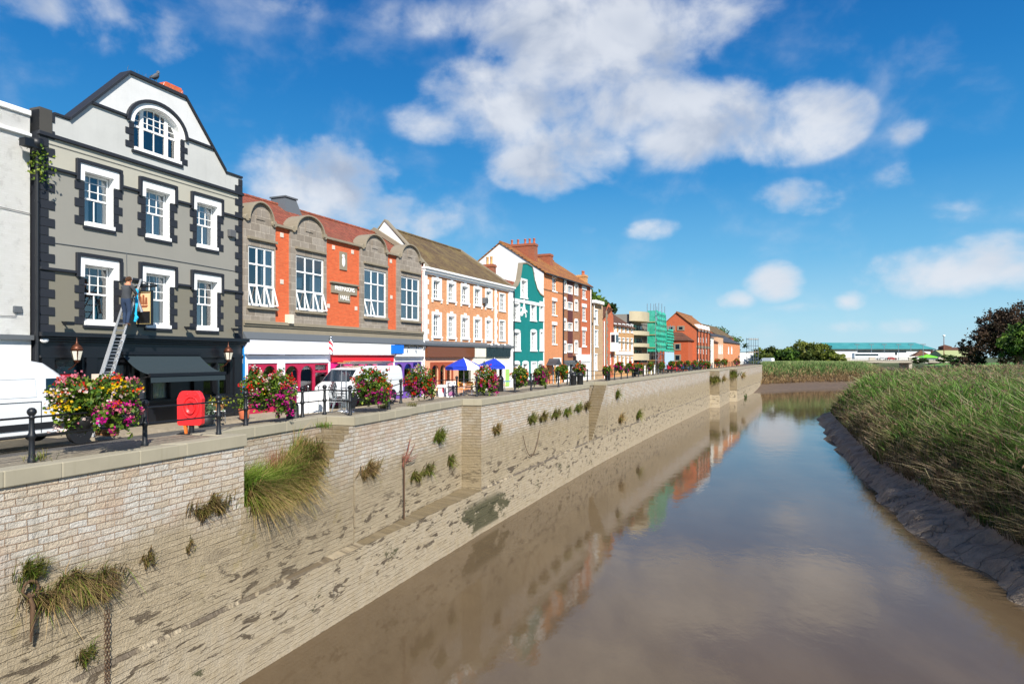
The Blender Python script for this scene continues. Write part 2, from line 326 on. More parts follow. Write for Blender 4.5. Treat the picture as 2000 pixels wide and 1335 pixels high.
p7 = lineY(p6, .425, 1281); p8 = lineY(p7, .44, 1387); m8 = .405; p9 = (m8 * p8[1], p8[1] - .3); p9 = ((1405 - 1000) / FOC * p8[1], p8[1] - .3)
p10 = lineY(p9, .43, 1426); p11 = ((1439 - 1000) / FOC * p10[1], p10[1] - .3); p12 = lineY(p11, .455, 1489)
WALL = W1 + [p5, W2a, W2b, p6, p7, p8, p9, p10, p11, p12, (p12[0] - 8, p12[1] + 5)]
def offset(poly, d):        # positive d moves inland (to the left of the walking direction)
    o = []
    for i, p in enumerate(poly):
        a = Vector(poly[max(i - 1, 0)]); b = Vector(poly[i]); c = Vector(poly[min(i + 1, len(poly) - 1)])
        n1 = (b - a).normalized() if i else (c - b).normalized(); n2 = (c - b).normalized() if i < len(poly) - 1 else n1
        n1 = Vector((-n1.y, n1.x)); n2 = Vector((-n2.y, n2.x)); m = (n1 + n2).normalized()
        o.append(tuple(b + m * (d / max(.35, m.dot(n1)))))
    return o
def wall_material():
    k = Nt('quay_stone'); uv = k.n('ShaderNodeAttribute', attribute_name='wuv').outputs['Vector']
    q = k.n('ShaderNodeSeparateXYZ', {0: uv}); x, z = q.outputs[0], q.outputs[1]
    wob = k.n('ShaderNodeTexNoise', {'Vector': uv, 'Scale': 1.6, 'Detail': 3}).outputs['Color']
    wv = k.n('ShaderNodeVectorMath', {0: wob, 1: (.5, .5, .5)}, operation='SUBTRACT').outputs[0]
    wv = k.n('ShaderNodeVectorMath', {0: wv, 1: (.10, .075, 0)}, operation='MULTIPLY').outputs[0]
    v = k.n('ShaderNodeVectorMath', {0: uv, 1: wv}).outputs[0]
    br = k.n('ShaderNodeTexBrick', {'Vector': v, 'Color1': (.64, .61, .55, 1), 'Color2': (.58, .43, .26, 1), 'Mortar': (.32, .19, .11, 1), 'Scale': 1., 'Mortar Size': .013, 'Mortar Smooth': .35, 'Bias': -.25, 'Brick Width': .46, 'Row Height': .155})
    br.offset = .5; br.squash = 1.5; br.squash_frequency = 3
    br2 = k.n('ShaderNodeTexBrick', {'Vector': v, 'Color1': (.46, .385, .26, 1), 'Color2': (.36, .285, .18, 1), 'Mortar': (.24, .18, .105, 1), 'Scale': 1., 'Mortar Size': .014, 'Mortar Smooth': .8, 'Brick Width': .62, 'Row Height': .155})
    n_big = k.noise(uv, .45, 5, .6); n_mid = k.noise(uv, 2.2, 7, .65); n_fine = k.noise(uv, 16, 6, .65)
    zz = k.math('ADD', z, k.math('MULTIPLY', k.math('SUBTRACT', n_big, .5), 2.2))
    top = k.step(zz, -2.75, -1.75)
    cover = k.math('MULTIPLY', k.step(k.noise(k.mapv(uv, (.7, 1.1, 1)), 1.0, 6, .65), .27, .46), k.math('SUBTRACT', 1., k.math('MULTIPLY', n_fine, .35)))
    lowc = k.mix(cover, br2.outputs[0], k.mix(k.step(k.noise(k.mapv(uv, (.6, 6, 1)), 1.5, 6, .7), .35, .65), (.37, .30, .195, 1), (.48, .40, .275, 1)))
    c = k.mix(top, lowc, k.mix(k.math('MULTIPLY', n_fine, .5), br.outputs[0], (.50, .46, .40, 1)))
    c = k.mix(k.math('MULTIPLY', k.step(n_mid, .42, .7), .4), c, (.30, .25, .17, 1))
    pink = k.math('MULTIPLY', k.step(k.noise(uv, .7, 4), .5, .7), k.math('MULTIPLY', top, .45)); c = k.mix(pink, c, (.46, .31, .21, 1))
    gb = k.math('MULTIPLY', k.math('MULTIPLY', k.step(k.math('MULTIPLY', zz, -1), 1.6, 2.6), k.math('SUBTRACT', 1., k.step(k.math('MULTIPLY', zz, -1), 3.4, 4.6))), k.math('MULTIPLY', k.step(n_mid, .3, .62), .6)); c = k.mix(k.math('MULTIPLY', gb, .75), c, (.33, .265, .175, 1))
    # dry pale silt towards the water line
    silt = k.math('MULTIPLY', k.step(k.math('MULTIPLY', zz, -1), 4.3, 5.6), .75); c = k.mix(k.math('MULTIPLY', silt, k.step(n_mid, .3, .65)), c, (.49, .42, .31, 1))
    # grey runs and yellow-green lichen
    run = k.noise(k.mapv(uv, (3.2, .22, 1)), 1.3, 5); c = k.mix(k.math('MULTIPLY', k.step(run, .58, .78), .38), c, (.235, .21, .165, 1))
    c = k.mix(k.math('MULTIPLY', k.math('MULTIPLY', k.step(k.noise(uv, 1.1, 6, .7), .56, .7), k.step(zz, -4.7, -3.9)), k.math('MULTIPLY', k.math('SUBTRACT', 1., top), .5)), c, (.34, .27, .09, 1))
    # wet mud caught in joints and on ledges
    st = k.noise(k.mapv(uv, (.75, 2.6, 1)), 1.25, 7, .62, .4); band = k.math('MULTIPLY', k.step(k.math('MULTIPLY', z, -1), 2.6, 4.4), k.math('SUBTRACT', 1., k.step(k.math('MULTIPLY', z, -1), 6.2, 7.0)))
    mud = k.math('MULTIPLY', k.step(st, .565, .6), band)
    led = k.math('MULTIPLY', k.math('SUBTRACT', 1., k.step(k.math('ABSOLUTE', k.math('ADD', z, 4.93)), .03, .26)), 1.0); led = k.step(k.math('ADD', led, k.noise(k.mapv(uv, (.9, 1.6, 1)), 1.7, 7, .7)), 1.43, 1.53)
    crv = k.math('MULTIPLY', k.math('MULTIPLY', k.math('SUBTRACT', 1., k.step(br2.outputs[1], .2, .6)), 0.), 0.)
    vz = k.n('ShaderNodeSeparateXYZ', {0: v}).outputs[1]; crs = k.step(k.math('ABSOLUTE', k.math('SUBTRACT', k.math('FRACT', k.math('DIVIDE', vz, .155)), .5)), .38, .47)
    jn = k.math('MULTIPLY', k.math('MULTIPLY', k.math('MAXIMUM', crs, k.math('MULTIPLY', br2.outputs[1], .5)), k.step(k.noise(k.mapv(uv, (.55, 1.3, 1)), 1.5, 6, .7), .52, .62)), k.step(k.math('MULTIPLY', zz, -1), 3.0, 4.2))
    mud = k.math('MAXIMUM', k.math('MAXIMUM', mud, led), k.math('MULTIPLY', jn, .9)); c = k.mix(k.math('MULTIPLY', mud, .9), c, (.105, .078, .05, 1))
    # green weed just above the water
    spot = k.math('MULTIPLY', k.math('SUBTRACT', 1., k.math('DIVIDE', k.math('ABSOLUTE', k.math('SUBTRACT', x, 38.5)), 5.), True), .2)
    wd = k.math('MULTIPLY', k.step(k.math('ADD', k.noise(k.mapv(uv, (.3, .55, 1)), 1.4, 9, .78), spot), .585, .62), k.math('MULTIPLY', k.step(k.math('MULTIPLY', z, -1), 5.2, 5.8), k.step(z, -7.15, -6.9)))
    c = k.mix(k.math('MULTIPLY', wd, .9), c, (.062, .062, .024, 1))
    c = k.mix(k.math('MULTIPLY', q.outputs[2], k.math('ADD', .55, k.math('MULTIPLY', n_mid, .6)), True), c, k.mix(n_mid, (.16, .125, .07, 1), (.26, .20, .115, 1)))
    k.l(c, k.b.inputs['Base Color'])
    k.l(k.n('ShaderNodeMapRange', {0: mud, 3: .9, 4: .45}).outputs[0], k.b.inputs['Roughness'])
    jt = k.math('ADD', k.math('MULTIPLY', k.math('MULTIPLY', br.outputs[1], top), -1.), k.math('MULTIPLY', k.math('MULTIPLY', br2.outputs[1], k.math('SUBTRACT', 1., k.math('MULTIPLY', cover, .9))), -.35)); jt = k.math('SUBTRACT', jt, k.math('MULTIPLY', k.math('MULTIPLY', crs, k.math('SUBTRACT', 1., top)), k.math('MULTIPLY', k.step(k.noise(k.mapv(uv, (.6, 1.5, 1)), 1.7, 4), .4, .65), .45)))
    h = k.math('ADD', k.math('ADD', jt, k.math('MULTIPLY', n_fine, .9)), k.math('ADD', k.math('MULTIPLY', n_mid, 1.1), k.math('MULTIPLY', mud, .5)))
    k.bump(h, 1.0, .06); return k.mat
STONE = wall_material()
COPE = render_paint('coping_stone', '#a39c88', .22, (.2, .17, .1), .85)
def stone_mesh(name, quads, mat, parent):
    """quads: list of 4 points with (s, z) texture coordinates"""
    V = [p for q in quads for p in q[0]]; me = bpy.data.meshes.new(name)
    me.from_pydata([tuple(p) for p in V], [], [(4 * i, 4 * i + 1, 4 * i + 2, 4 * i + 3) for i in range(len(quads))])
    a = me.attributes.new('wuv', 'FLOAT_VECTOR', 'POINT')
    a.data.foreach_set('vector', np.array([(u[0], u[1], q[2] if len(q) > 2 else 0) for q in quads for u in q[1]], np.float32).ravel()); me.materials.append(mat); me.update()
    return link(name, me, parent)
quay = thing('quay_wall', 'long tall pale stone quay wall rising from the brown river on the town side', 'wall', (-7.9, 20.4, 0))
quay.location = (0, 0, 0)
def build_quay():
    qs = []; s = 0; face = offset(WALL, .07); LOW = offset([WALL[0], WALL[1], WALL[8], p5] + WALL[12:], .015)
    def near(p):
        best = None
        for a, c in zip(LOW, LOW[1:]):
            a, c = Vector(a), Vector(c); t = max(0, min(1, (Vector(p) - a).dot(c - a) / (c - a).length_squared)); q = a.lerp(c, t)
            if best is None or (q - Vector(p)).length < best[0]: best = ((q - Vector(p)).length, tuple(q))
        return best[1]
    def strip(a, b, a2, b2, s0, s1, z0, z1):
        qs.append(([(a[0], a[1], z0), (b[0], b[1], z0), (b2[0], b2[1], z1), (a2[0], a2[1], z1)], [(s0, z0), (s1, z0), (s1, z1), (s0, z1)], wth))
    for i in range(len(WALL) - 1):
        Ls = math.dist(WALL[i], WALL[i + 1]); n = max(1, int(Ls / 2.5))
        wth = {7: .85, 2: .3, 3: .6, 9: .6, 10: .75, 11: .7, 14: .95, 16: .95}.get(i, 0); rec = i in (2, 10)            # backs of the two stair recesses
        for j in range(n):
            f0, f1 = j / n, (j + 1) / n; g = lambda P_, f: tuple(np.array(P_[i]) * (1 - f) + np.array(P_[i + 1]) * f)
            a, b = g(face, f0), g(face, f1); la, lb = near(a), near(b); s0, s1 = s + Ls * f0, s + Ls * f1
            strip(a, b, a, b, s0, s1, -.34, -2.6); strip(a, b, a, b, s0, s1, -2.6, -4.9)
            if not rec: qs.append(([(a[0], a[1], -4.88), (b[0], b[1], -4.88), (lb[0], lb[1], -4.97), (la[0], la[1], -4.97)], [(s0, -4.93), (s1, -4.93), (s1, -4.95), (s0, -4.95)], 1.1 if math.dist(a, la) + math.dist(b, lb) > .7 else 0))
        s += Ls
    wth = 0; s = 0
    for i in range(len(LOW) - 1):
        Ls = math.dist(LOW[i], LOW[i + 1]); n = max(1, int(Ls / 2.5))
        for j in range(n):
            q = [tuple(np.array(LOW[i]) * (1 - f) + np.array(LOW[i + 1]) * f) for f in (j / n, (j + 1) / n)]; strip(q[0], q[1], q[0], q[1], s + Ls * j / n, s + Ls * (j + 1) / n, -4.97, -9)
        s += Ls
    stone_mesh('stonework', qs, STONE, quay)
    # coping blocks
    m = MB(); rnd = random.Random(3); ins = offset(WALL, .5)
    for i in range(len(WALL) - 1):
        a, b, c, d = WALL[i], WALL[i + 1], ins[i + 1], ins[i]
        Ls = math.dist(a, b)
        if Ls < .6 and i not in (7,):
            cuts = [0, 1]
        else:
            cuts = [0]
            while cuts[-1] < 1:
                cuts.append(min(1, cuts[-1] + rnd.uniform(1.0, 2.0) / Ls))
            if len(cuts) > 2 and (1 - cuts[-2]) * Ls < .5: cuts.pop(-2)
        for f0, f1 in zip(cuts, cuts[1:]):
            e = .006 / Ls; f0 += e; f1 -= e; dz = rnd.uniform(-.008, .008)
            L2 = lambda p, q, f: (p[0] * (1 - f) + q[0] * f, p[1] * (1 - f) + q[1] * f)
            o = [L2(a, b, f0), L2(a, b, f1), L2(d, c, f1), L2(d, c, f0)]
            m.hexa([(x, y, -.35) for x, y in o] + [(x, y, dz) for x, y in o])
    m.build('coping', COPE, quay, bevel=.025)
    # two old river stairs in recesses: front line, back line, number of steps, rise
    for (f0, f1, k0, k1, n, rise, zl, part) in ((W1[1], W1[4], W1[2], W1[3], 8, .26, -2.2, .56), (p5, p6, W2a, W2b, 20, .24, -5.0, .12)):
        f0, f1, k0, k1 = [Vector(q) for q in (f0, f1, k0, k1)]; u0 = (f1 - f0).length
        f0 += (k0 - f0) * .05; f1 += (k1 - f1) * .05; qs = []
        T = [part + (1 - part) * j / n for j in range(n + 1)]
        segs = [(-.03, part, zl)] + [(T[n - 1 - j], T[n - j], -.1 - rise * (j + 1)) for j in range(n)][::-1]
        for ta, tb, z in segs:
            A, B, D, E = f0.lerp(f1, ta), f0.lerp(f1, tb), k0.lerp(k1, tb), k0.lerp(k1, ta)
            qs.append(([(A.x, A.y, z), (B.x, B.y, z), (D.x, D.y, z), (E.x, E.y, z)], [(ta * u0, -3.1), (tb * u0, -3.1), (tb * u0, -2.6), (ta * u0, -2.6)], .7))
            qs.append(([(A.x, A.y, z), (B.x, B.y, z), (B.x, B.y, -9), (A.x, A.y, -9)], [(ta * u0, z), (tb * u0, z), (tb * u0, -9), (ta * u0, -9)], .22))
            qs.append(([(A.x, A.y, z), (E.x, E.y, z), (E.x, E.y, z - .5), (A.x, A.y, z - .5)], [(0, z), (1.2, z), (1.2, z - .5), (0, z - .5)], 1.1))
        A, B = f0.lerp(f1, -.03), f0.lerp(f1, 1.03); la, lb = near(A), near(B); qs.append(([(A.x, A.y, -4.88), (B.x, B.y, -4.88), (lb[0], lb[1], -4.97), (la[0], la[1], -4.97)], [(0, -4.93), (u0, -4.93), (u0, -4.95), (0, -4.95)], .3))
        B, D = f0.lerp(f1, 1.02), k0.lerp(k1, 1.02); qs.append(([(B.x, B.y, -.34), (D.x, D.y, -.34), (D.x, D.y, -9), (B.x, B.y, -9)], [(0, 0), (1.2, 0), (1.2, -9), (0, -9)], .6))
        stone_mesh('stair_flight', qs, STONE, quay)
build_quay()
# ------------------------------------------------------------ street, ground, river
def ground_mat(name, c1, c2, sc, bump=.4, c3=None, bs=30, rough=.9):
    k = Nt(name); o = k.obj(); c = k.mix(k.step(k.noise(o, sc, 7, .65), .35, .68), lin(c1), lin(c2))
    if c3: c = k.mix(k.math('MULTIPLY', k.step(k.noise(o, sc * .18, 5), .5, .7), .7), c, lin(c3))
    k.l(c, k.b.inputs['Base Color']); k.b.inputs['Roughness'].default_value = rough; k.bump(k.noise(o, bs, 4), bump, .02); return k.mat
def strips(name, rows, mat):
    """rows: functions y -> (x, z); a sheet between consecutive rows along the street"""
    ys = [2] + list(np.arange(4, 60, 2)) + list(np.arange(60, 241, 6)); m = MB()
    for y0, y1 in zip(ys, ys[1:]):
        for r0, r1 in zip(rows, rows[1:]):
            m.quad((r0(y0)[0], y0, r0(y0)[1]), (r0(y1)[0], y1, r0(y1)[1]), (r1(y1)[0], y1, r1(y1)[1]), (r1(y0)[0], y0, r1(y0)[1]))
    return tag(m.build(name, mat), kind='structure')
rail_x = lambda y: min(xb(y) - 2.3, xb(y) - 2.3)
m = MB(); inn = offset(WALL, .3); out = inn + [(xb(y) - 2.3, y) for y in (240, 205, 164, 130, 87, 64, 58.6, 37.4, 31.2, 20.4, 2)]
V, E, F, _, _, of = delaunay_2d_cdt([Vector(p) for p in out], [], [list(range(len(out)))], 1, 1e-5)
m.add([(p[0], p[1], -.03) for p in V], [tuple(f) for f in F])
tag(m.build('quay_verge', ground_mat('cobbled_verge', '#8f8674', '#6a6155', 9, .8, '#77705f', 14)), kind='structure')
strips('road', [lambda y: (xb(y) - 2.3, -.03), lambda y: (xb(y) - 3.2, -.12), lambda y: (xf(y) + 1.9, -.46)], ground_mat('asphalt', '#5e5b57', '#4a4845', 5, .5, '#6b675f', 60))
strips('pavement', [lambda y: (xf(y) + 1.9, -.47), lambda y: (xf(y) + 1.88, -.36), lambda y: (xf(y) + 1.7, -.355), lambda y: (xf(y) - .6, -.345)], ground_mat('paving', '#a79b86', '#8f8471', 4, .3, '#988d79', 25))
m = MB(); ys = [-60, 2] + YF[1:]
for y0, y1 in zip(ys, ys[1:]): m.quad((-900, y0, -.52), (xf(y0) - .3, y0, -.52), (xf(y1) - .3, y1, -.52), (-900, y1, -.52))
tag(m.build('ground', ground_mat('town_ground', '#5a5548', '#474536', .2)), kind='structure')
RB = [(15.5, -60), (17.2, 5), (19.8, 26.4), (21.8, 34.9), (24.2, 42.9), (27.5, 55.2), (33.6, 71), (47.2, 105.8), (66, 134), (100, 165), (150, 190), (190, 240), (205, 300), (215, 430)]
LB = [(55, 160), (63, 180), (71.6, 190), (88, 203), (99, 212), (135, 222), (158, 255), (168, 300), (175, 430)]
def seg_dist(P_, poly):
    d = np.full(len(P_), 1e9)
    for a, b in zip(poly, poly[1:]):
        a = np.array(a, float); b = np.array(b, float); ab = b - a
        t = np.clip(((P_ - a) @ ab) / (ab @ ab), 0, 1); d = np.minimum(d, np.linalg.norm(P_ - a - t[:, None] * ab, axis=1))
    return d
def inside(P_, poly):
    r = np.zeros(len(P_), bool)
    for (x0, y0), (x1, y1) in zip(poly, poly[1:] + poly[:1]):
        if y0 == y1: continue
        c = ((y0 > P_[:, 1]) != (y1 > P_[:, 1])) & (P_[:, 0] < (x1 - x0) * (P_[:, 1] - y0) / (y1 - y0) + x0); r ^= c
    return r
RIV = RB + LB[::-1] + [(30, 158), (-30, 72), (-60, -60)]
PR = ([-4, 0, 1.9, 3.2, 4.8, 7, 10, 16, 26, 45], [-9, -7.3, -6.15, -4.7, -3.4, -2.45, -1.75, -1.1, -.6, -.35])
PL = ([-4, 0, 8, 12, 16, 22, 30], [-8.5, -7.3, -6.2, -5.0, -3.4, -1.4, -.7])
def vnoise(x, y, s=0):      # smooth value noise
    def h(i, j): return np.modf(np.abs(np.sin(i * 127.1 + j * 311.7 + s * 74.7) * 43758.5453))[0]
    i, j = np.floor(x), np.floor(y); fx, fy = x - i, y - j; fx = fx * fx * (3 - 2 * fx); fy = fy * fy * (3 - 2 * fy)
    return (h(i, j) * (1 - fx) + h(i + 1, j) * fx) * (1 - fy) + (h(i, j + 1) * (1 - fx) + h(i + 1, j + 1) * fx) * fy
def height(P_):
    dr, dl = seg_dist(P_, RB), seg_dist(P_, LB); ins = inside(P_, RIV)
    z = np.where(dr < dl, np.interp(dr, *PR), np.interp(dl, *PL)); zi = np.where(dr < dl, np.interp(-dr, *PR), np.interp(-dl, *PL))
    z = np.where(ins, zi, z); wl = np.interp(P_[:, 1], YB, XB)
    z = np.where((P_[:, 0] < wl - .5) & (P_[:, 1] < 172), -9, z)
    return z + np.where(z > -5, (vnoise(P_[:, 0] * .35, P_[:, 1] * .35) - .5) * .3, 0)
def build_terrain():
    xs = np.concatenate([np.arange(-12, 70, .7), np.arange(70, 140, 1.6), np.arange(140, 320, 6), np.array([330, 380, 460, 600, 900, 1500, 2600])])
    ys = np.concatenate([np.arange(-30, 115, .9), np.arange(115, 260, 2), np.arange(260, 440, 8), np.array([460, 520, 640, 900, 1500, 2200, 3500])])
    X, Y = np.meshgrid(xs, ys); P_ = np.stack([X.ravel(), Y.ravel()], 1); Z = height(P_)
    Z -= np.where((Z > -8.4) & (Z < -5.3) & (P_[:, 1] < 112), .3, 0)
    nx, ny = len(xs), len(ys); i = np.arange(nx * ny).reshape(ny, nx)
    F = np.stack([i[:-1, :-1], i[:-1, 1:], i[1:, 1:], i[1:, :-1]], -1).reshape(-1, 4)
    k = Nt('bank_soil'); o = k.obj(); zz = k.n('ShaderNodeSeparateXYZ', {0: o}).outputs[2]
    n = k.noise(o, .6, 6); g = k.mix(k.step(n, .35, .65), (.06, .085, .025, 1), (.10, .12, .035, 1)); mu = k.mix(k.step(k.noise(o, .8, 7, .65), .3, .7), (.15, .105, .07, 1), (.10, .07, .048, 1))
    k.l(k.mix(k.step(k.math('ADD', zz, k.math('MULTIPLY', n, .8)), -4.2, -2.6), mu, g), k.b.inputs['Base Color']); k.b.inputs['Roughness'].default_value = .8
    k.bump(k.noise(o, 3, 8, .65), .6, .15)
    tag(npmesh('terrain', np.column_stack([P_, Z]), F, np.ones((len(Z), 3)) * .2, k.mat, smooth=True), kind='structure')
    # the slumped mud shelf on the park side, finer
    pts = np.array(RB); L_ = np.concatenate([[0], np.cumsum(np.linalg.norm(np.diff(pts, axis=0), axis=1))])
    t = np.arange(60, 178, .22); cx, cy = np.interp(t, L_, pts[:, 0]), np.interp(t, L_, pts[:, 1])
    cx = np.convolve(np.pad(cx, 20, 'edge'), np.ones(41) / 41, 'valid'); cy = np.convolve(np.pad(cy, 20, 'edge'), np.ones(41) / 41, 'valid')
    tx, ty = np.gradient(cx), np.gradient(cy); l = np.hypot(tx, ty); nx_, ny_ = ty / l, -tx / l
    d = np.concatenate([np.arange(-1.2, 2.6, .13), [2.9, 3.4]])
    T, D = np.meshgrid(t, d, indexing='ij')
    sl_ = T * .55 + D * .35; cell = vnoise(sl_, D * 0 + 3.3, 1); cut = np.abs(vnoise(T * .8 + D * .75 + .5 * vnoise(T * .6, D, 6), D * 0 + 1.5, 5) - .5) * 2
    wav = (vnoise(T * .3, D * 0, 2) - .5) * 1.3 + (vnoise(T * 1.1, D * 0, 9) - .5) * .45
    Dz = D + wav * np.clip((2.6 - D) / 2.6, 0, 1)
    Zm = np.interp(Dz, PR[0], PR[1]); prof = np.clip((Dz + .1) / .5, 0, 1) * np.clip((3.2 - Dz) / 1., 0, 1)
    Zm = Zm + prof * (.34 * np.clip(1 - np.abs(Dz - .7) / .9, 0, 1) * cell * 1.3 - .30 * (cut < .12) * (1 - cut / .12) - .05 * vnoise(T * 2.1 + D * 1.6, D * .5, 7))
    Xm = cx[:, None] + nx_[:, None] * D; Ym = cy[:, None] + ny_[:, None] * D
    a, b = T.shape; i = np.arange(a * b).reshape(a, b); F = np.stack([i[:-1, :-1], i[:-1, 1:], i[1:, 1:], i[1:, :-1]], -1).reshape(-1, 4)
    k = Nt('river_mud'); o = k.obj(); n = k.noise(o, 1.2, 8, .7)
    vo = k.n('ShaderNodeTexVoronoi', {'Vector': k.n('ShaderNodeVectorMath', {0: k.mapv(o, (.22, .75, .3)), 1: k.n('ShaderNodeTexNoise', {'Vector': o, 'Scale': 1.1, 'Detail': 4}).outputs['Color']}).outputs[0], 'Scale': 1.1}, feature='DISTANCE_TO_EDGE').outputs[0]; ck = k.step(vo, .0, .05)
    k.l(k.mix(k.math('MULTIPLY', k.math('SUBTRACT', 1., ck), .35), k.mix(k.step(n, .35, .7), (.31, .25, .185, 1), (.20, .158, .115, 1)), (.06, .046, .033, 1)), k.b.inputs['Base Color']); k.b.inputs['Roughness'].default_value = .7; k.b.inputs['Specular IOR Level'].default_value = .25
    k.bump(k.math('ADD', k.math('MULTIPLY', ck, .9), k.math('ADD', k.noise(o, 5, 8, .7), k.math('MULTIPLY', n, 2))), .9, .09)
    tag(npmesh('mud_bank', np.stack([Xm, Ym, Zm], -1).reshape(-1, 3), F, np.ones((a * b, 3)) * .2, k.mat, smooth=True), kind='structure')
build_terrain()
def build_water():
    k = Nt('river_water'); o = k.obj()
    m1 = k.noise(k.mapv(o, (.35, .12, 1)), 1., 5, .6); c = k.mix(k.step(m1, .3, .7), (.108, .075, .043, 1), (.138, .098, .057, 1))
    k.l(c, k.b.inputs['Base Color']); k.b.inputs['Roughness'].default_value = .03; k.b.inputs['IOR'].default_value = 1.33
    k.b.inputs['Specular IOR Level'].default_value = .5
    rip = k.noise(k.mapv(o, (.9, .55, 1)), 1.6, 4, .55, .3); fine = k.noise(k.mapv(o, (1.2, .8, 1)), 7, 4, .6); swell = k.noise(o, .22, 3)
    h = k.math('ADD', k.math('MULTIPLY', rip, .6), k.math('ADD', k.math('MULTIPLY', fine, .10), k.math('MULTIPLY', swell, 1.0)))
    k.bump(h, .11, .1)
    m = MB(); m.quad((-40, -60, WATER), (260, -60, WATER), (260, 430, WATER), (-40, 430, WATER))
    tag(m.build('river', k.mat), kind='structure')
build_water()
# ------------------------------------------------------------ buildings
class Bld:
    def __init__(s, name, label, A, B, zb=-.45, cat='building', group=None):
        s.A = Vector(A); s.B = Vector(B); s.d = (s.B - s.A).normalized(); s.L = (s.B - s.A).length; s.nrm = Vector((s.d.y, -s.d.x)); s.zb = zb
        s.e = thing(name, label, cat, (A[0], A[1], zb), math.atan2(s.d.y, s.d.x), group); s.holes = []
    def F(s, px, py, off=0.):       # photo point on the facade plane (moved outward by off) -> along, height
        r = Vector(((px - 1000) / FOC, 1.)); t = (s.A.dot(s.nrm) + off) / r.dot(s.nrm); p = r * t
        return (p - s.A).dot(s.d), EYE + (HOR - py) / FOC * t
    def S(s, px, off=0.): return s.F(px, 700, off)[0]
    def Z(s, px, py, off=0.): return s.F(px, py, off)[1]
    def R(s, x0, yt, x1, yb, off=0.):   # photo rectangle; heights read at its left edge -> s0, z0, s1, z1
        a = s.F(x0, yt, off); b = s.F(x0, yb, off); return a[0], b[1], s.S(x1, off), a[1]
    def W(s, x, out, z): # facade coordinates -> world
        p = s.A + s.d * x + s.nrm * out; return Vector((p.x, p.y, z))
    def part(s, name, m, mat, parent=None, bevel=0, label=None):
        m.v = [(x, y, z - s.zb) for x, y, z in m.v]
        for r in (m.pieces() if m.cuts else [m]): o = r.build(name, mat, parent or s.e, bevel=bevel)
        if label: o['label'] = label
        return o
def arch_top(s0, s1, z1, rise, n=10):
    """outline of the top edge from right to left"""
    c = (s0 + s1) / 2; h = (s1 - s0) / 2
    return [(c + h * math.cos(math.pi * i / n), z1 - rise + rise * math.sin(math.pi * i / n)) for i in range(n + 1)]
def opening(s0, z0, s1, z1, rise=0):
    return [(s0, z0), (s1, z0)] + (arch_top(s0, s1, z1, rise) if rise else [(s1, z1), (s0, z1)])
SASH = ([(0, .5, 3, 2), (.5, 1, 3, 2)], [(.5, .05)])
def win(b, s0, z0, s1, z1, spec=SASH, rec=.13, fr=.06, bar=.022, fm=None, curt=(), y=0., rise=0, name='window', hole=True, ajar=(), glass=None):
    h = opening(s0, z0, s1, z1, rise)
    if hole: b.holes.append(h)
    m = MB(); y0 = y + rec; fm = fm or WHITE
    c = ((s0 + s1) / 2, z0 + (z1 - z0) * .45); W_, H_ = s1 - s0, z1 - z0
    inn = opening(s0 + fr, z0 + fr * 1.2, s1 - fr, z1 - fr, max(0, rise - fr * .3) if rise else 0)
    n = len(h)
    for i in range(n):
        j = (i + 1) % n; a, q, d, e = h[i], h[j], inn[j], inn[i]
        m.quad((a[0], y0, a[1]), (q[0], y0, q[1]), (d[0], y0, d[1]), (e[0], y0, e[1]))
        m.quad((e[0], y0, e[1]), (d[0], y0, d[1]), (d[0], y0 + .06, d[1]), (e[0], y0 + .06, e[1]))
    top = lambda s: (z1 if not rise else z1 - rise + rise * math.sqrt(max(0, 1 - ((s - c[0]) / (W_ / 2)) ** 2)))
    for f0, f1, cols, rows in spec[0]:
        za, zb = z0 + H_ * f0, z0 + H_ * f1
        for i in range(1, cols):
            x = s0 + fr + (W_ - 2 * fr) * i / cols; m.box(x - bar / 2, x + bar / 2, y0 + .012, y0 + .05, za, min(zb, top(x) - fr * .5))
        for i in range(1, rows):
            z = za + (zb - za) * i / rows; k = 0
            if rise and z > z1 - rise: k = W_ / 2 * (1 - math.sqrt(max(0, 1 - ((z - z1 + rise) / rise) ** 2)))
            m.box(s0 + fr * .6 + k, s1 - fr * .6 - k, y0 + .014, y0 + .048, z - bar / 2, z + bar / 2)
    for f, th in spec[1]: z = z0 + H_ * f; m.box(s0 + fr * .5, s1 - fr * .5, y0 - .012, y0 + .055, z - th / 2, z + th / 2)
    for (f0, g0, f1, g1) in ajar:      # top-hung casements pushed open: hinge at the top edge
        xa, xb_, za, zb = s0 + W_ * f0, s0 + W_ * f1, z0 + H_ * g0, z0 + H_ * g1; o = .28
        for (p, q) in (((xa, y0 - .02, zb), (xa, y0 - o, za)), ((xb_, y0 - .02, zb), (xb_, y0 - o, za)), ((xa, y0 - o, za), (xb_, y0 - o, za)), ((xa, y0 - .02, zb), (xb_, y0 - .02, zb))): m.bar(p, q, .055)
    w = b.part(name, m, fm)
    g = MB(); g.poly([(x, y0 + .035, z) for x, z in inn]); b.part('pane', g, glass or GLASS, w)
    if curt:
        m = MB()
        for (f0, f1, g0, g1) in curt:
            k = max(4, int((f1 - f0) * W_ / .045)); xs = [s0 + W_ * (f0 + (f1 - f0) * i / k) for i in range(k + 1)]
            ys = [y0 + .11 + .022 * math.sin(i * 1.9 + f0 * 9) + .012 * math.sin(i * .7) for i in range(k + 1)]
            za, zb = z0 + H_ * g0, z0 + H_ * g1
            for i in range(k): m.add([(xs[i], ys[i], za), (xs[i + 1], ys[i + 1], za), (xs[i + 1], ys[i + 1], min(zb, top(xs[i + 1]))), (xs[i], ys[i], min(zb, top(xs[i])))], [(0, 1, 2, 3)], 0, True)
        b.part('curtain', m, CURT, w)
    return w
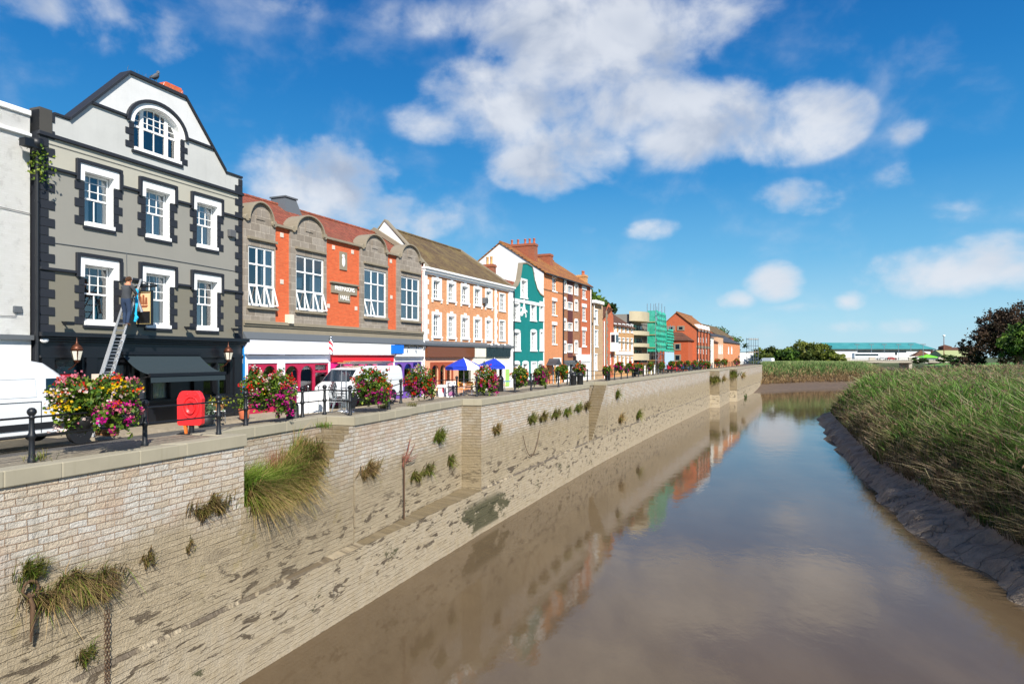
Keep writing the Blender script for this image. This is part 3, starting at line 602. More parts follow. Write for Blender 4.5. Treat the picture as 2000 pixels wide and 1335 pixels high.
FULL = ((.0, 1, 0, 1),); SIDES = ((0, .36, 0, 1), (.66, 1, 0, 1)); LEFT = ((0, .42, 0, 1),); RIGHT = ((.55, 1, 0, 1),)
def quoins(m, s, z0, z1, sg, wa=.34, wb=.2, h=.3, pr=.035, y=0., gap=.012):
    n = max(1, round((z1 - z0) / h)); h = (z1 - z0) / n
    m.cut()
    for i in range(n):
        w = wa if i % 2 == 0 else wb
        m.box(min(s, s + sg * w), max(s, s + sg * w), y - pr, y + .02, z0 + i * h + gap / 2, z0 + (i + 1) * h - gap / 2)
def roof_slab(b, s0, s1, yf, zf, yr, zr, mat, th=.12, name='roof', parent=None):
    m = MB(); m.hexa([(s0, yf, zf - th), (s1, yf, zf - th), (s1, yr, zr - th), (s0, yr, zr - th), (s0, yf, zf), (s1, yf, zf), (s1, yr, zr), (s0, yr, zr)])
    return b.part(name, m, mat, parent)
def gable_roof(b, s0, s1, ye, ze, yr, zr, yb, mat, th=.13, ridge=True):
    """both slopes and ridge as one roof"""
    m = MB(); zb2 = ze if yb else ze
    m.prism([(0, 0), (0, 0), (0, 0)], 0, 0) if False else None
    o = [(ye, ze), (yr, zr), (yb, ze), (yb, ze - th), (yr, zr - th), (ye, ze - th)]
    for p, q in zip(o, o[1:] + o[:1]): m.quad((s0, p[0], p[1]), (s1, p[0], p[1]), (s1, q[0], q[1]), (s0, q[0], q[1]))
    for s in (s0, s1): m.quad((s, ye, ze), (s, yr, zr), (s, yr, zr - th), (s, ye, ze - th)); m.quad((s, yb, ze), (s, yr, zr), (s, yr, zr - th), (s, yb, ze - th))
    if ridge:
        n = max(1, int((s1 - s0) / .45))
        for i in range(n):
            a = s0 + (s1 - s0) * i / n; m.tube([(a + .01, yr, zr + .0), (a + (s1 - s0) / n - .01, yr, zr + .015)], .11, 8)
    return b.part('roof', m, mat)
def shell(b, s0, s1, z0, z1, depth, mat, name='side_wall', yr=None, zr=None, ends=(True, True), y=0.):
    """end walls (with gables when a ridge is given) and back wall"""
    m = MB()
    for s, on in zip((s0, s1), ends):
        if not on: continue
        pts = [(s, y, z0), (s, y + depth, z0), (s, y + depth, z1)] + ([(s, yr, zr)] if zr else []) + [(s, y, z1)]
        m.poly(pts)
    m.quad((s0, y + depth, z0), (s1, y + depth, z0), (s1, y + depth, z1), (s0, y + depth, z1))
    return b.part(name, m, mat)
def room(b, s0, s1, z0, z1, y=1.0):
    m = MB(); m.quad((s0, y, z0), (s1, y, z0), (s1, y, z1), (s0, y, z1)); b.part('dark_room_backing', m, ROOM)  # backing sheet behind the panes; its dark colour stands in for unlit rooms
def chimney(b, s0, s1, y0, y1, z0, z1, mat, pots=(), potm=None, parent=None, ph=.5):
    m = MB(); m.box(s0, s1, y0, y1, z0, z1 - .25); m.box(s0 - .06, s1 + .06, y0 - .06, y1 + .06, z1 - .25, z1 - .08); m.box(s0 - .02, s1 + .02, y0 - .02, y1 + .02, z1 - .08, z1)
    c = b.part('chimney', m, mat, parent)
    if pots:
        m = MB()
        for (s, y) in pots: m.lathe([(.13, 0), (.15, .03), (.115, .08), (.105, ph - .09), (.14, ph - .06), (.13, ph), (.09, ph), (.08, ph - .2)], (s, y, z1 - .01), 10)
        b.part('chimney_pot', m, potm or POT, c) if parent is None else b.part('chimney_pot', m, potm or POT, parent)
    return c
def pipe(b, s, z0, z1, out=.09, r=.05, mat=None, y=0., name='drainpipe'):
    m = MB(); m.tube([(s, y - out, z0), (s, y - out, z1)], r, 8)
    z = z0 + .6
    while z < z1: m.tube([(s, y - out, z), (s, y - out, z + .06)], r * 1.3, 8); z += 1.8
    return b.part(name, m, mat or IRON)
REDB = brick('red_brick', '#e2683c', '#cd5730', '#c07a50', var=.3, stain=.12); ORB = brick('orange_brick', '#dd955e', '#c87c48', '#dcc0a0', var=.4, stain=.15)
DKB = brick('brown_brick', '#a8683f', '#8c5233', '#b09478', stain=.25); TANB = brick('tan_brick', '#c4a27c', '#ad8860', '#cbb89c', stain=.3); FARB = brick('far_red_brick', '#c9633a', '#b55430', '#c08460', stain=.1)
SOFTB = brick('soft_orange_brick', '#dc8a56', '#cf7c48', '#dcae88', stain=.12); OCHB = brick('ochre_brick', '#cf9a5e', '#bd8448', '#d8bc94', stain=.2)
ASHLAR = brick('ashlar_stone', '#9d948a', '#857b6f', '#bdb3a4', .62, .36, .012, .4, .25, .35); LIME = render_paint('limestone', '#938976', .45, (.2, .18, .15))
CHIMB = brick('chimney_brick', '#a85c3e', '#8f4a31', '#9c7860', stain=.35)
T_RED = tiles('red_tiles', '#a5583f', '#84422f', '#75503a', .5); T_BRN = tiles('brown_tiles', '#75603f', '#5e4a34', '#8f7d4a', .5); T_ORG = tiles('orange_tiles', '#a5693a', '#8c5430', '#b58238', .55)
T_DRK = tiles('dark_tiles', '#6a4433', '#543428', '#7c5a3a', .3); SLATE = tiles('slates', '#4a4d55', '#3c4048', '#5c5f66', .3)
WHB = brick('white_painted_brick', '#fbfbf9', '#f6f6f3', '#f3f3f0', .225, .075, .006, .1, .1, .02)
WREND = render_paint('white_render', '#f0f0ee', .12, (.55, .55, .52))
# ---- white building at the frame's left edge
def b_white():
    k = Vector((.3511, .9363)); A = Vector((-15.65, 22.58)) - k * 8.1; b = Bld('white_building', 'white painted brick building with flat parapet beside the grey gabled pub', A, Vector((-15.65, 22.58)) - k * .12)
    m = MB(); m.plate([(0, 3.0), (b.L, 3.0), (b.L, 10.25), (0, 10.25)], [], .25); m.box(0, b.L, .25, .6, 3, 10.25); b.part('upper_wall', m, WHB)
    m = MB(); m.box(0, b.L, .17, .7, 10.25, 10.42); m.box(0, b.L, .14, .27, 9.55, 9.66); b.part('parapet', m, WHITE, bevel=.02)
    m = MB(); m.box(-.0, b.L, .05, .3, 2.86, 3.02); b.part('lead_ledge', m, LEAD)
    m = MB(); m.box(0, b.L, .2, .6, 1.75, 2.86); b.part('fascia', m, WREND); m = MB(); m.box(0, b.L, .22, .6, -.5, 1.72); b.part('lower_wall', m, render_paint('pale_cream', '#e6dfc4', .2))
    m = MB(); m.box(0, b.L, .6, 8, -.5, 10.2); b.part('rear_wall', m, WREND)
    m = MB(); m.tube([(0, .21, 7.35), (3, .21, 7.2), (b.L, .21, 7.02)], .012, 5); m.tube([(0, .21, 3.7), (4, .21, 3.55), (b.L - .5, .21, 3.62), (b.L - .35, .21, 3.9)], .01, 5); m.box(b.L - .55, b.L - .3, .17, .26, 3.75, 3.95); b.part('cable', m, LEAD)
    chimney(b, .4, 1.4, 2.6, 3.4, 10, 11.7, REDB)
b_white()
# ---- the grey pub with the shaped gable
def b_pub():
    A, B = (-15.65, 22.58), (-12.38, 31.3); b = Bld('gabled_pub', 'tall grey pub with white shaped gable, black quoins and black shopfront', A, B); Lb = b.L
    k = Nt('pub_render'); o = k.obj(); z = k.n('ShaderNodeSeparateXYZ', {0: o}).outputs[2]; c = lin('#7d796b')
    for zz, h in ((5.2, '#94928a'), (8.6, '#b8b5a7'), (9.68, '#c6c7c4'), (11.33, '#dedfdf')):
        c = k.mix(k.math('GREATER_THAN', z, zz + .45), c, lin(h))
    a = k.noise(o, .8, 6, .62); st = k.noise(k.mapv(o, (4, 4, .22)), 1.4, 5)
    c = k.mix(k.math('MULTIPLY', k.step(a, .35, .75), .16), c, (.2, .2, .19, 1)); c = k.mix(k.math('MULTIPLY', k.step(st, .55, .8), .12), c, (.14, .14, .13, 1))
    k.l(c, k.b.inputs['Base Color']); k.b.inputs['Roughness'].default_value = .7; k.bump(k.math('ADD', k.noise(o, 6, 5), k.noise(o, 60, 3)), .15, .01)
    cx = [2.17, 4.70, 7.22]; sashes = ([(0, .5, 2, 1), (.5, 1, 3, 3)], [(.5, .06)])
    heads = MB(); hood = MB(); sills = MB(); trims = MB(); qn = MB(); rows = ((6.93, 9.12, 8.5, (SIDES, FULL, FULL)), (3.43, 5.84, 5.12, ((), RIGHT, ((.1, .5, 0, .5),))))
    for zi, zt, zh, cur in rows:
        for x, cu in zip(cx, cur):
            s0, s1 = x - .575, x + .575
            win(b, s0, zi + .14, s1, zt - .28, sashes, rec=.24, fr=.075, bar=.028, curt=cu)
            heads.cut(); hood.cut()
            for q in (((x - .79, s0)), ((s1, x + .79))): heads.box(q[0], q[1], -.05, .02, zh, zt)
            heads.box(s0, s1, -.05, .02, zt - .28, zt); sills.cut(); trims.cut(); sills.box(s0 - .02, s1 + .02, -.09, .1, zi, zi + .14)
            for q in ((x - .9, x - .79), (x + .79, x + .9)): hood.box(q[0], q[1], -.11, .02, zh - .02, zt + .11)
            hood.box(x - .79, x + .79, -.11, .02, zt, zt + .11); trims.box(s0 - .06, s1 + .06, -.075, .02, zi - .09, zi)
            for sg, e in ((-1, s0 - .0), (1, s1 + .0)): quoins(qn, e, zi + .02, zh - .03, sg, .36, .2, .29)
    # gable window: three lights under an elliptical head
    ow0, ow1, oz0, oz1, ri = 3.6, 5.8, 10.3, 12.05, .82; hole = opening(ow0, oz0, ow1, oz1, ri); b.holes.append(hole)
    gm = MB(); c0 = 4.7; top = lambda s: oz1 - ri + ri * math.sqrt(max(0, 1 - ((s - c0) / 1.1) ** 2))
    y0 = .2
    inn = opening(ow0 + .07, oz0 + .09, ow1 - .07, oz1 - .07, ri - .02)
    for i in range(len(hole)):
        j = (i + 1) % len(hole); p, q, d, e = hole[i], hole[j], inn[j], inn[i]
        gm.quad((p[0], y0, p[1]), (q[0], y0, q[1]), (d[0], y0, d[1]), (e[0], y0, e[1])); gm.quad((e[0], y0, e[1]), (d[0], y0, d[1]), (d[0], y0 + .06, d[1]), (e[0], y0 + .06, e[1]))
    for x in (4.12, 5.28): gm.box(x - .075, x + .075, y0 - .02, y0 + .07, oz0 + .06, top(x) - .03)
    for x in (4.4, 4.7, 5.0): gm.box(x - .016, x + .016, y0 + .01, y0 + .05, 11.2 if x != 4.7 else oz0 + .1, top(x) - .04)
    gm.box(ow0 + .05, ow1 - .05, y0 - .01, y0 + .055, 11.14, 11.22)
    for z_, xa, xb_ in ((11.42, 3.66, 5.74), (11.67, 3.78, 5.62)): gm.box(xa, xb_, y0 + .012, y0 + .048, z_ - .014, z_ + .014)
    gw = b.part('window', gm, WHITE); g = MB(); g.poly([(x, y0 + .035, z_) for x, z_ in inn]); b.part('pane', g, GLASS, gw)
    N = 20; ring = lambda rx, rz, z0_: [(c0 + rx * math.cos(math.pi * i / N), z0_ + rz * math.sin(math.pi * i / N)) for i in range(N + 1)]
    def arch_band(m, rx0, rz0, rx1, rz1, zs, y, zleg, leg0, leg1):
        a, q = ring(rx0, rz0, zs), ring(rx1, rz1, zs)
        for i in range(N): m.hexa([(a[i][0], y, a[i][1]), (a[i + 1][0], y, a[i + 1][1]), (a[i + 1][0], .02, a[i + 1][1]), (a[i][0], .02, a[i][1]), (q[i][0], y, q[i][1]), (q[i + 1][0], y, q[i + 1][1]), (q[i + 1][0], .02, q[i + 1][1]), (q[i][0], .02, q[i][1])])
    heads.cut(); hood.cut(); arch_band(heads, 1.1, .82, 1.32, 1.0, 11.23, -.05, 0, 0, 0); arch_band(hood, 1.32, 1.0, 1.45, 1.12, 11.23, -.12, 0, 0, 0)
    sills.cut(); trims.cut(); sills.box(ow0 - .0, ow1 + .0, -.1, .1, oz0 - .13, oz0); trims.box(3.5, 5.9, -.08, .02, oz0 - .22, oz0 - .13)
    for sg, e in ((-1, ow0), (1, ow1)): quoins(qn, e, oz0 - .08, 11.2, sg, .36, .2, .27)
    out = [(0, 2.98), (Lb, 2.98), (Lb, 10.46), (8.28, 10.49), (6.05, 12.97), (3.4, 12.97), (1.04, 10.45), (0, 10.5)]
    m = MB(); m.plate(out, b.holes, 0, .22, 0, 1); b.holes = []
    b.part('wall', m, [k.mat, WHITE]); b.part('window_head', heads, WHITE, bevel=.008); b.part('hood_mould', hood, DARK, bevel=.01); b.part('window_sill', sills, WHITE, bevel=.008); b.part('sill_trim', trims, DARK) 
    quoins(qn, 0, 3.1, 10.5, 1, .52, .3, .3, .04); quoins(qn, Lb, 3.1, 10.4, -1, .45, .24, .3, .04)
    b.part('quoin', qn, DARK, bevel=.008)
    st_ = MB()      # string courses, cut round the window heads
    for z_, h_, segs in ((5.2, .1, [(0, 1.27), (3.07, 3.8), (5.6, 6.32), (8.12, Lb)]), (8.6, .1, [(0, 1.27), (3.07, 3.8), (5.6, 6.32), (8.12, Lb)]), (9.66, .13, [(-.05, Lb + .04)]), (11.3, .1, [(1.8, 3.25), (6.15, 7.52)])):
        for a, q in segs: st_.cut(); st_.box(a, q, -.1, .02, z_, z_ + h_)
    b.part('string_course', st_, DARK, bevel=.015)
    cp = MB()       # copings of the gable
    for p, q in (((1.04, 10.45), (3.4, 12.97)), ((3.4, 12.97), (6.05, 12.97)), ((6.05, 12.97), (8.28, 10.49))):
        cp.hexa([(p[0], -.1, p[1]), (q[0], -.1, q[1]), (q[0], .45, q[1]), (p[0], .45, p[1]), (p[0], -.1, p[1] + .13), (q[0], -.1, q[1] + .13), (q[0], .45, q[1] + .13), (p[0], .45, p[1] + .13)])
    cp.cut(); cp.box(.5, 1.04, -.06, .4, 10.47, 10.56); cp.cut(); cp.box(8.28, Lb, -.06, .4, 10.47, 10.56); b.part('gable_coping', cp, DARK, bevel=.01)
    m = MB(); m.box(0, .42, -.045, .45, 9.8, 10.58); b.part('parapet_pier', m, render_paint('sooty_stone', '#4a4844', .5, (.05, .05, .05)))
    m = MB(); m.poly([(0, 0, -.45), (0, .35, -.45), (0, .35, 10.5), (0, 0, 10.5)]); m.poly([(Lb, .0, -.45), (Lb, 9, -.45), (Lb, 9, 10.2), (Lb, .0, 10.4)]); m.quad((0, 9, -.45), (Lb, 9, -.45), (Lb, 9, 10.3), (0, 9, 10.3)); m.poly([(0, .35, -.45), (0, 9, -.45), (0, 9, 10), (0, .35, 10)])
    m.poly([(x, .42, z_) for x, z_ in out]); b.part('side_wall', m, DARK)
    m = MB(); m.box(.05, Lb - .05, .45, 9, 9.9, 10.1); b.part('roof', m, LEAD)
    zc = b.Z(328, 168, -1.7); chimney(b, b.S(314, -1.7), b.S(343, -1.7), 1.4, 2.1, 11, zc, REDB)
    sp = MB()
    for i in range(34):
        f = i / 33; x = 3.4 + 2.65 * f; sp.bar((x, .1, 13.09), (x + random.uniform(-.07, .07), random.uniform(-.05, .25), 13.09 + random.uniform(.12, .24)), .006)
    b.part('bird_spikes', sp, STEEL)
    # ground floor: black shopfront
    H = []; fr = MB()
    def sf(s0, z0, s1, z1, cu=(), cols=1, nm='window'):
        win(b, s0, z0, s1, z1, ([(0, 1, cols, 1)], []), rec=.12, fr=.05, bar=.04, fm=BLACK, curt=cu, name=nm)
    for s0, s1, cu in ((2.75, 3.4, FULL), (3.5, 4.35, SIDES), (4.45, 5.3, FULL), (7.0, 7.75, ()), (7.85, 8.55, LEFT)): sf(s0, .62, s1, 2.05, cu)
    b.holes.append(opening(.5, -.36, 1.5, 2.2)); b.holes.append(opening(5.5, -.36, 6.5, 2.05))
    m = MB(); m.plate([(0, -.45), (Lb, -.45), (Lb, 2.98), (0, 2.98)], b.holes, -.03, .2); b.holes = []
    for x in (.05, 1.62, 8.75): m.box(x, x + .42, -.09, -.02, -.45, 2.3)
    m.box(0, Lb, -.1, -.02, 2.28, 2.36); m.box(0, Lb, -.07, -.02, -.45, .45); m.box(2.6, 8.7, -.08, -.02, .5, .6)
    b.part('shopfront', m, BLACK)
    m = MB(); m.box(-.12, Lb + .16, -.32, .05, 2.98, 3.14); m.box(-.06, Lb + .1, -.2, .05, 2.9, 2.98); m.box(-.02, Lb + .04, -.14, .05, 2.82, 2.9); b.part('cornice', m, BLACK, bevel=.02)
    m = MB(); m.box(.5, 1.5, .12, .16, -.36, 1.72)
    for q in ((.6, .95), (1.05, 1.4)): m.box(q[0], q[1], .1, .13, -.2, .5)
    d = b.part('door', m, P('red_door_paint', '#b01822', .4, var=.1)); m = MB()
    for q in ((.6, .95), (1.05, 1.4)): m.box(q[0], q[1], .105, .125, .75, 1.55)
    b.part('pane', m, TINT, d); m = MB(); m.box(.66, .8, .1, .115, 1.25, 1.5); b.part('notice', m, P('yellow_sign', '#e8c52a', .5), d)
    m = MB(); m.quad((.5, .18, 1.8), (1.5, .18, 1.8), (1.5, .18, 2.2), (.5, .18, 2.2)); m.box(.5, 1.5, .1, .17, 1.72, 1.8); b.part('fanlight', m, [TINT])
    m = MB(); m.box(5.5, 6.5, .14, .18, -.36, 2.05); m.box(5.6, 6.4, .1, .15, .6, 1.9); b.part('door', m, BLACK)
    room(b, 1.6, Lb - .1, -.36, 2.9, 1.1); room(b, .2, Lb - .2, 3.0, 9.6, 1.2); room(b, 3, 6.4, 9.7, 12.3, 1.2)
    m = MB(); m.tube([(.5, -.02, 6.15), (4.3, -.025, 6.22), (Lb - .3, -.02, 6.18)], .012, 5); m.cut(); m.tube([(3.28, -.02, 6.2), (3.3, -.02, 5.05)], .012, 5); m.cut(); m.tube([(.1, -.02, 9.45), (Lb - .2, -.02, 9.45)], .01, 5); b.part('cable', m, LEAD)
    # menu frame, spotlights, alarm box, lamps
    m = MB(); m.box(1.75, 2.45, -.1, -.03, .95, 1.75); mf = b.part('menu_frame', m, IRON); m = MB(); m.box(1.8, 2.4, -.112, -.1, 1.0, 1.7); b.part('menu_sheet', m, P('menu_paper', '#d9c6b4', .7, var=.2, sc=9), mf)
    m = MB(); s, z_ = b.F(450, 456); m.box(s - .19, s + .19, -.16, 0, z_ - .16, z_ + .16); b.part('alarm_box', m, P('grey_box', '#5b5c5e', .5), bevel=.02)
    for px, py in ((121, 627), (360, 637), (452, 640)):
        s, z_ = b.F(px, py); m = MB(); m.bar((s, 0, z_ - .02), (s + .02, -.25, z_ - .06), .04); m.box(s - .12, s + .16, -.4, -.2, z_ - .14, z_ - .02); b.part('floodlight', m, IRON)
    m = MB(); s, z_ = b.F(76, 664); m.ball((s + .1, -.12, z_), .12, 12, 0, (1.2, .7, .8)); b.part('bulkhead_lamp', m, P('lamp_white', '#f4f4f0', .3))
    cop = P('aged_copper', '#5d3829', .4, .6, var=.3)
    for px, py in ((150, 690), (446, 692)):
        s, z_ = b.F(px, py, .4); m = MB(); m.tube([(s, 0, z_ - .55), (s, -.25, z_ - .45), (s, -.4, z_ - .3)], .02, 6)
        m.lathe([(.03, -.32), (.09, -.28), (.1, -.26), (.19, .12), (.21, .14), (.13, .27), (.05, .32), (.04, .38), (.015, .42), (.01, .55)], (s, -.4, z_), 6)
        lt = b.part('lantern', m, cop); m = MB()
        for a in range(6):
            t0, t1 = a * math.pi / 3 + .12, (a + 1) * math.pi / 3 - .12
            m.quad(*[(s + r * 1.16 * math.cos(t), -.4 + r * 1.16 * math.sin(t), z_ + h_) for r, t, h_ in ((.098, t0, -.22), (.098, t1, -.22), (.165, t1, .08), (.165, t0, .08))])
        b.part('lantern_glass', m, P('lantern_pane', '#d8d4c4', .15, var=.1), lt)
    pp = pipe(b, -.12, -.4, 9.0, .1, .055, IRON); m = MB(); m.lathe([(.08, 0), (.12, .12), (.2, .2), (.22, .42), (.2, .42)], (-.2, -.18, 9.0), 8); m.box(-.65, -.1, -.3, -.02, 9.1, 9.35); b.part('hopper', m, IRON, pp)
    # awning
    m = MB(); n = 8
    for i in range(n):
        f0, f1 = i / n, (i + 1) / n; sag = lambda f: -.16 * math.sin(math.pi * f)
        P0 = (-.06 - 1.45 * f0, 2.42 - .77 * f0 + sag(f0)); P1 = (-.06 - 1.45 * f1, 2.42 - .77 * f1 + sag(f1))
        m.quad((3.03, P0[0], P0[1]), (6.68, P0[0], P0[1]), (6.68, P1[0], P1[1]), (3.03, P1[0], P1[1]))
    k2 = 24
    for i in range(k2):
        a, q = 3.03 + 3.65 * i / k2, 3.03 + 3.65 * (i + 1) / k2; m.quad((a, -1.51, 1.6), (q, -1.51, 1.6), (q, -1.52, 1.36), (a, -1.52, 1.36))
    aw = b.part('awning', m, P('awning_canvas', '#27343a', .75, var=.15, sc=2)); m = MB(); m.box(3.0, 6.71, -1.54, -1.44, 1.58, 1.7); m.box(3.0, 6.71, -.2, -.03, 2.38, 2.5)
    for x in (3.15, 6.55): m.bar((x, -.1, 1.55), (x, -.85, 1.5), .04); m.bar((x, -.85, 1.5), (x, -1.45, 1.62), .04)
    b.part('awning_frame', m, IRON, aw)
    return b
PUB = b_pub()
# ---- the long hall with stone bays
def text(b, s, z, word, size, mat, parent, y=-.13, width=None):
    c = bpy.data.curves.new('lettering', 'FONT'); c.body = word; c.size = size; c.extrude = .012; c.align_x = 'CENTER'; c.align_y = 'CENTER'
    o = bpy.data.objects.new('lettering_curve', c); C.objects.link(o); dg = bpy.context.evaluated_depsgraph_get(); dg.update()
    me = bpy.data.meshes.new_from_object(o.evaluated_get(dg)); bpy.data.objects.remove(o); me.name = 'lettering'
    xs = [v.co.x for v in me.vertices]; w = max(xs) - min(xs); f = (width / w) if width else 1
    for v in me.vertices: x, yy, zz = v.co; v.co = (s + x * f, y - zz, z - b.zb + yy)
    me.materials.clear(); me.materials.append(mat); return link('lettering', me, parent)
def b_hall():
    A, B = (-12.38, 31.3), (-6.05, 46.1); b = Bld('brick_hall', 'long red brick hall with four arched grey stone bays above white shopfronts', A, B); Lb = b.L; F, S, Z = b.F, b.S, b.Z
    zp = Z(549, 450); zb0 = Z(650, 636); print('hall eaves', zp, zb0, Z(606, 423.6), Z(600, 640))
    bays = [(S(473) + .02, S(535), (473, 486 - 5.5, 529, 599.5 - 5), 497.6, 391), (S(564), S(635), (577.5, 497.4, 632, 604.6), 606, 423.6), (S(701), S(755), (712, 524.7, 754.5, 617.7), 732, 459), (S(773), S(821), (782, 537, 818, 625), 800, 482)]
    c33 = ([(0, 1, 3, 1)], [(.35, .075), (.70, .075)]); bz1 = 8.1; wt = Z(577.5, 497.4); wb = Z(577.5, 604.6); pk = Z(606, 423.6) ; spr = Z(566, 449)
    brick_holes = []; st = MB(); mould = MB(); k = 0
    cus = (RIGHT, ((.55, 1, 0, .65), (0, .3, .4, .6)), FULL, SIDES)
    for (s0, s1, w, cxp, pyp), cu in zip(bays, cus):
        ws0, ws1 = S(w[0]), S(w[2]); ws0 = max(ws0, s0 + .25 if k else s0 + .1); c = (s0 + s1) / 2; hw = (s1 - s0) / 2
        ws0, ws1 = c - (ws1 - ws0) / 2 + .1, c + (ws1 - ws0) / 2 + .1
        win(b, ws0, wb, ws1, wt, c33, rec=.06, fr=.09, bar=.085, curt=cu, y=-.1, ajar=(((.02, .02, .32, .33), (.68, .02, .98, .33)) if k < 2 else ((.02, .02, .32, .33),) if k == 2 else ()))
        h = b.holes.pop(); brick_holes.append(h)
        st.cut(); ar = [(c + hw * .80 * math.cos(math.pi * i / 16), spr + (pk - spr) * math.sin(math.pi * i / 16)) for i in range(17)]
        st.plate([(s0, zb0), (s1, zb0), (s1, spr)] + ar + [(s0, spr)], [h], -.1, .2)
        for s in (s0, s1): st.quad((s, -.1, zb0), (s, .02, zb0), (s, .02, spr), (s, -.1, spr))
        mould.cut()
        for i in range(16):      # hood over the arch, running back to the roof
            a0, a1 = math.pi * i / 16, math.pi * (i + 1) / 16; q = lambda r, a, y: (c + hw * .80 * r * math.cos(a), y, spr + (pk - spr) * r * math.sin(a))
            mould.hexa([q(.94, a0, -.26), q(.94, a1, -.26), q(.94, a1, .7), q(.94, a0, .7), q(1.02, a0, -.26), q(1.02, a1, -.26), q(1.02, a1, .7), q(1.02, a0, .7)])
        for sg in (-1, 1): mould.tube([(c + sg * hw * .86, -.2, spr + .06), (c + sg * hw * .86, .35, spr + .06)], .16, 10)
        st.box(c - .28, c + .28, -.14, -.1, spr + .1, spr + (pk - spr) * .62)
        mould.cut(); mould.box(ws0 - .08, ws1 + .08, -.24, -.1, wt + .28, wt + .4); mould.cut(); mould.box(ws0 - .1, ws1 + .1, -.26, -.1, wb - .16, wb - .02)
        k += 1
    b.part('stone_bay', st, ASHLAR)
    for i, (s0, s1) in enumerate([(0, bays[0][0])] + [(bays[i][1], bays[i + 1][0]) for i in range(3)] + [(bays[3][1], Lb)]):
        mould.cut(); mould.box(s0 - .02, s1 + .02, -.2, .3, spr - .02, spr + .1)
    mould.cut(); mould.box(0, Lb, -.2, .02, zb0 - .16, zb0); mould.box(0, Lb, -.13, .02, zb0 - .26, zb0 - .16); b.part('stone_moulding', mould, LIME, bevel=.012)
    m = MB(); m.plate([(0, zb0 - .02), (Lb, zb0 - .02), (Lb, spr), (0, spr)], brick_holes, 0, .15); b.part('wall', m, REDB)
    zf0, zl = Z(640, 655), Z(640, 665); m = MB(); m.box(0, Lb, -.06, .3, 2.95, zb0 - .25); b.part('stone_frieze', m, LIME)
    m = MB(); m.hexa([(0, -.3, 3.1), (Lb, -.3, 3.1), (Lb, -.02, 3.1), (0, -.02, 3.1), (0, -.3, 3.16), (Lb, -.3, 3.16), (Lb, -.055, 3.48), (0, -.055, 3.48)]); b.part('lead_flashing', m, LEAD)
    # plaques and little fittings on the brick
    pl = MB(); a = F(645, 548); q = F(694, 570); c = (S(645) + S(694)) / 2 + .05; pl.box(c - 1.15, c + 1.15, -.08, .01, Z(670, 574), Z(670, 556)); pl.box(c - .5, c + .5, -.08, .01, Z(670, 590), Z(670, 574)); pl.box(c - 1.25, c + 1.25, -.2, .01, Z(670, 556), Z(670, 553)); po = b.part('name_plaque', pl, LIME)
    wl = P('white_lettering', '#ffffff', .5, var=.02); text(b, c, Z(670, 565), 'FREEMASONS', .34, wl, po, -.085, 1.75); text(b, c, Z(670, 582), 'HALL', .36, wl, po, -.085, .8)
    pl = MB(); c2 = S(669.5); pl.box(c2 - .32, c2 + .32, -.06, .01, Z(669, 527), Z(669, 492)); po = b.part('crest_plaque', pl, LIME)
    pl = MB(); z_ = Z(669, 511); pl.ball((c2, -.06, z_), .2, 10, 0, (.7, .25, 1.5)); pl.ball((c2 - .05, -.08, z_ + .3), .11, 8, 0, (1, .4, 1)); b.part('carved_figure', pl, wl, po)
    pl = MB()
    for px, py in ((641, 597), (695, 602), (550, 459), (651, 483), (688, 492), (550, 550), (763, 510), (764, 580)): s, z_ = F(px, py); pl.cut(); pl.box(s - .11, s + .11, -.03, .01, z_ - .11, z_ + .11)
    b.part('air_brick', pl, P('pale_vent', '#c9c2b6', .7)); pl = MB(); s, z_ = F(561, 622); pl.box(s - .16, s + .16, -.3, 0, z_ - .25, z_ + .2); b.part('floodlight', pl, P('cream_metal', '#d8d0bf', .5))
    # roof with parapet gutter, ridge, roof box
    yr = 3.7; zr = Z(606, 400) + .0; r0 = b.F(480, 377)
    def yz_at(px, py, yy): return b.Z(px, py, -yy)
    zr = yz_at(600, 415, yr); print('hall ridge', zr); zr = 10.9
    gable_roof(b, 0.05, Lb - .05, .25, spr + .12, yr, zr, 2 * yr, T_RED)
    m = MB(); m.prism([(0, 0), (0, 0), (0, 0)], 0, 0) if 0 else None
    m.poly([(Lb - .12, .1, spr), (Lb - .12, 2 * yr, spr), (Lb - .12, yr, zr + .1)]); m.hexa([(Lb - .3, .05, spr + .05), (Lb, .05, spr + .05), (Lb, yr, zr + .05), (Lb - .3, yr, zr + .05), (Lb - .3, .05, spr + .35), (Lb, .05, spr + .35), (Lb, yr, zr + .38), (Lb - .3, yr, zr + .38)]); m.hexa([(Lb - .3, yr, zr + .05), (Lb, yr, zr + .05), (Lb, 2 * yr, spr + .05), (Lb - .3, 2 * yr, spr + .05), (Lb - .3, yr, zr + .38), (Lb, yr, zr + .38), (Lb, 2 * yr, spr + .35), (Lb - .3, 2 * yr, spr + .35)]); b.part('roof_verge', m, LIME)
    m = MB(); s = 6.9; m.hexa([(s - .75, 2.9, zr - .7), (s + .75, 2.9, zr - .7), (s + .75, 4.5, zr - .7), (s - .75, 4.5, zr - .7), (s - .45, 3.2, zr + .42), (s + .45, 3.2, zr + .42), (s + .45, 4.2, zr + .42), (s - .45, 4.2, zr + .42)]); m.box(s - .52, s + .52, 3.12, 4.28, zr + .42, zr + .5); b.part('lead_roof_turret', m, LEAD)
    shell(b, 0, Lb, -.45, spr, 2 * yr, REDB, ends=(True, True)); room(b, .1, Lb - .1, -.36, spr, 1.2)
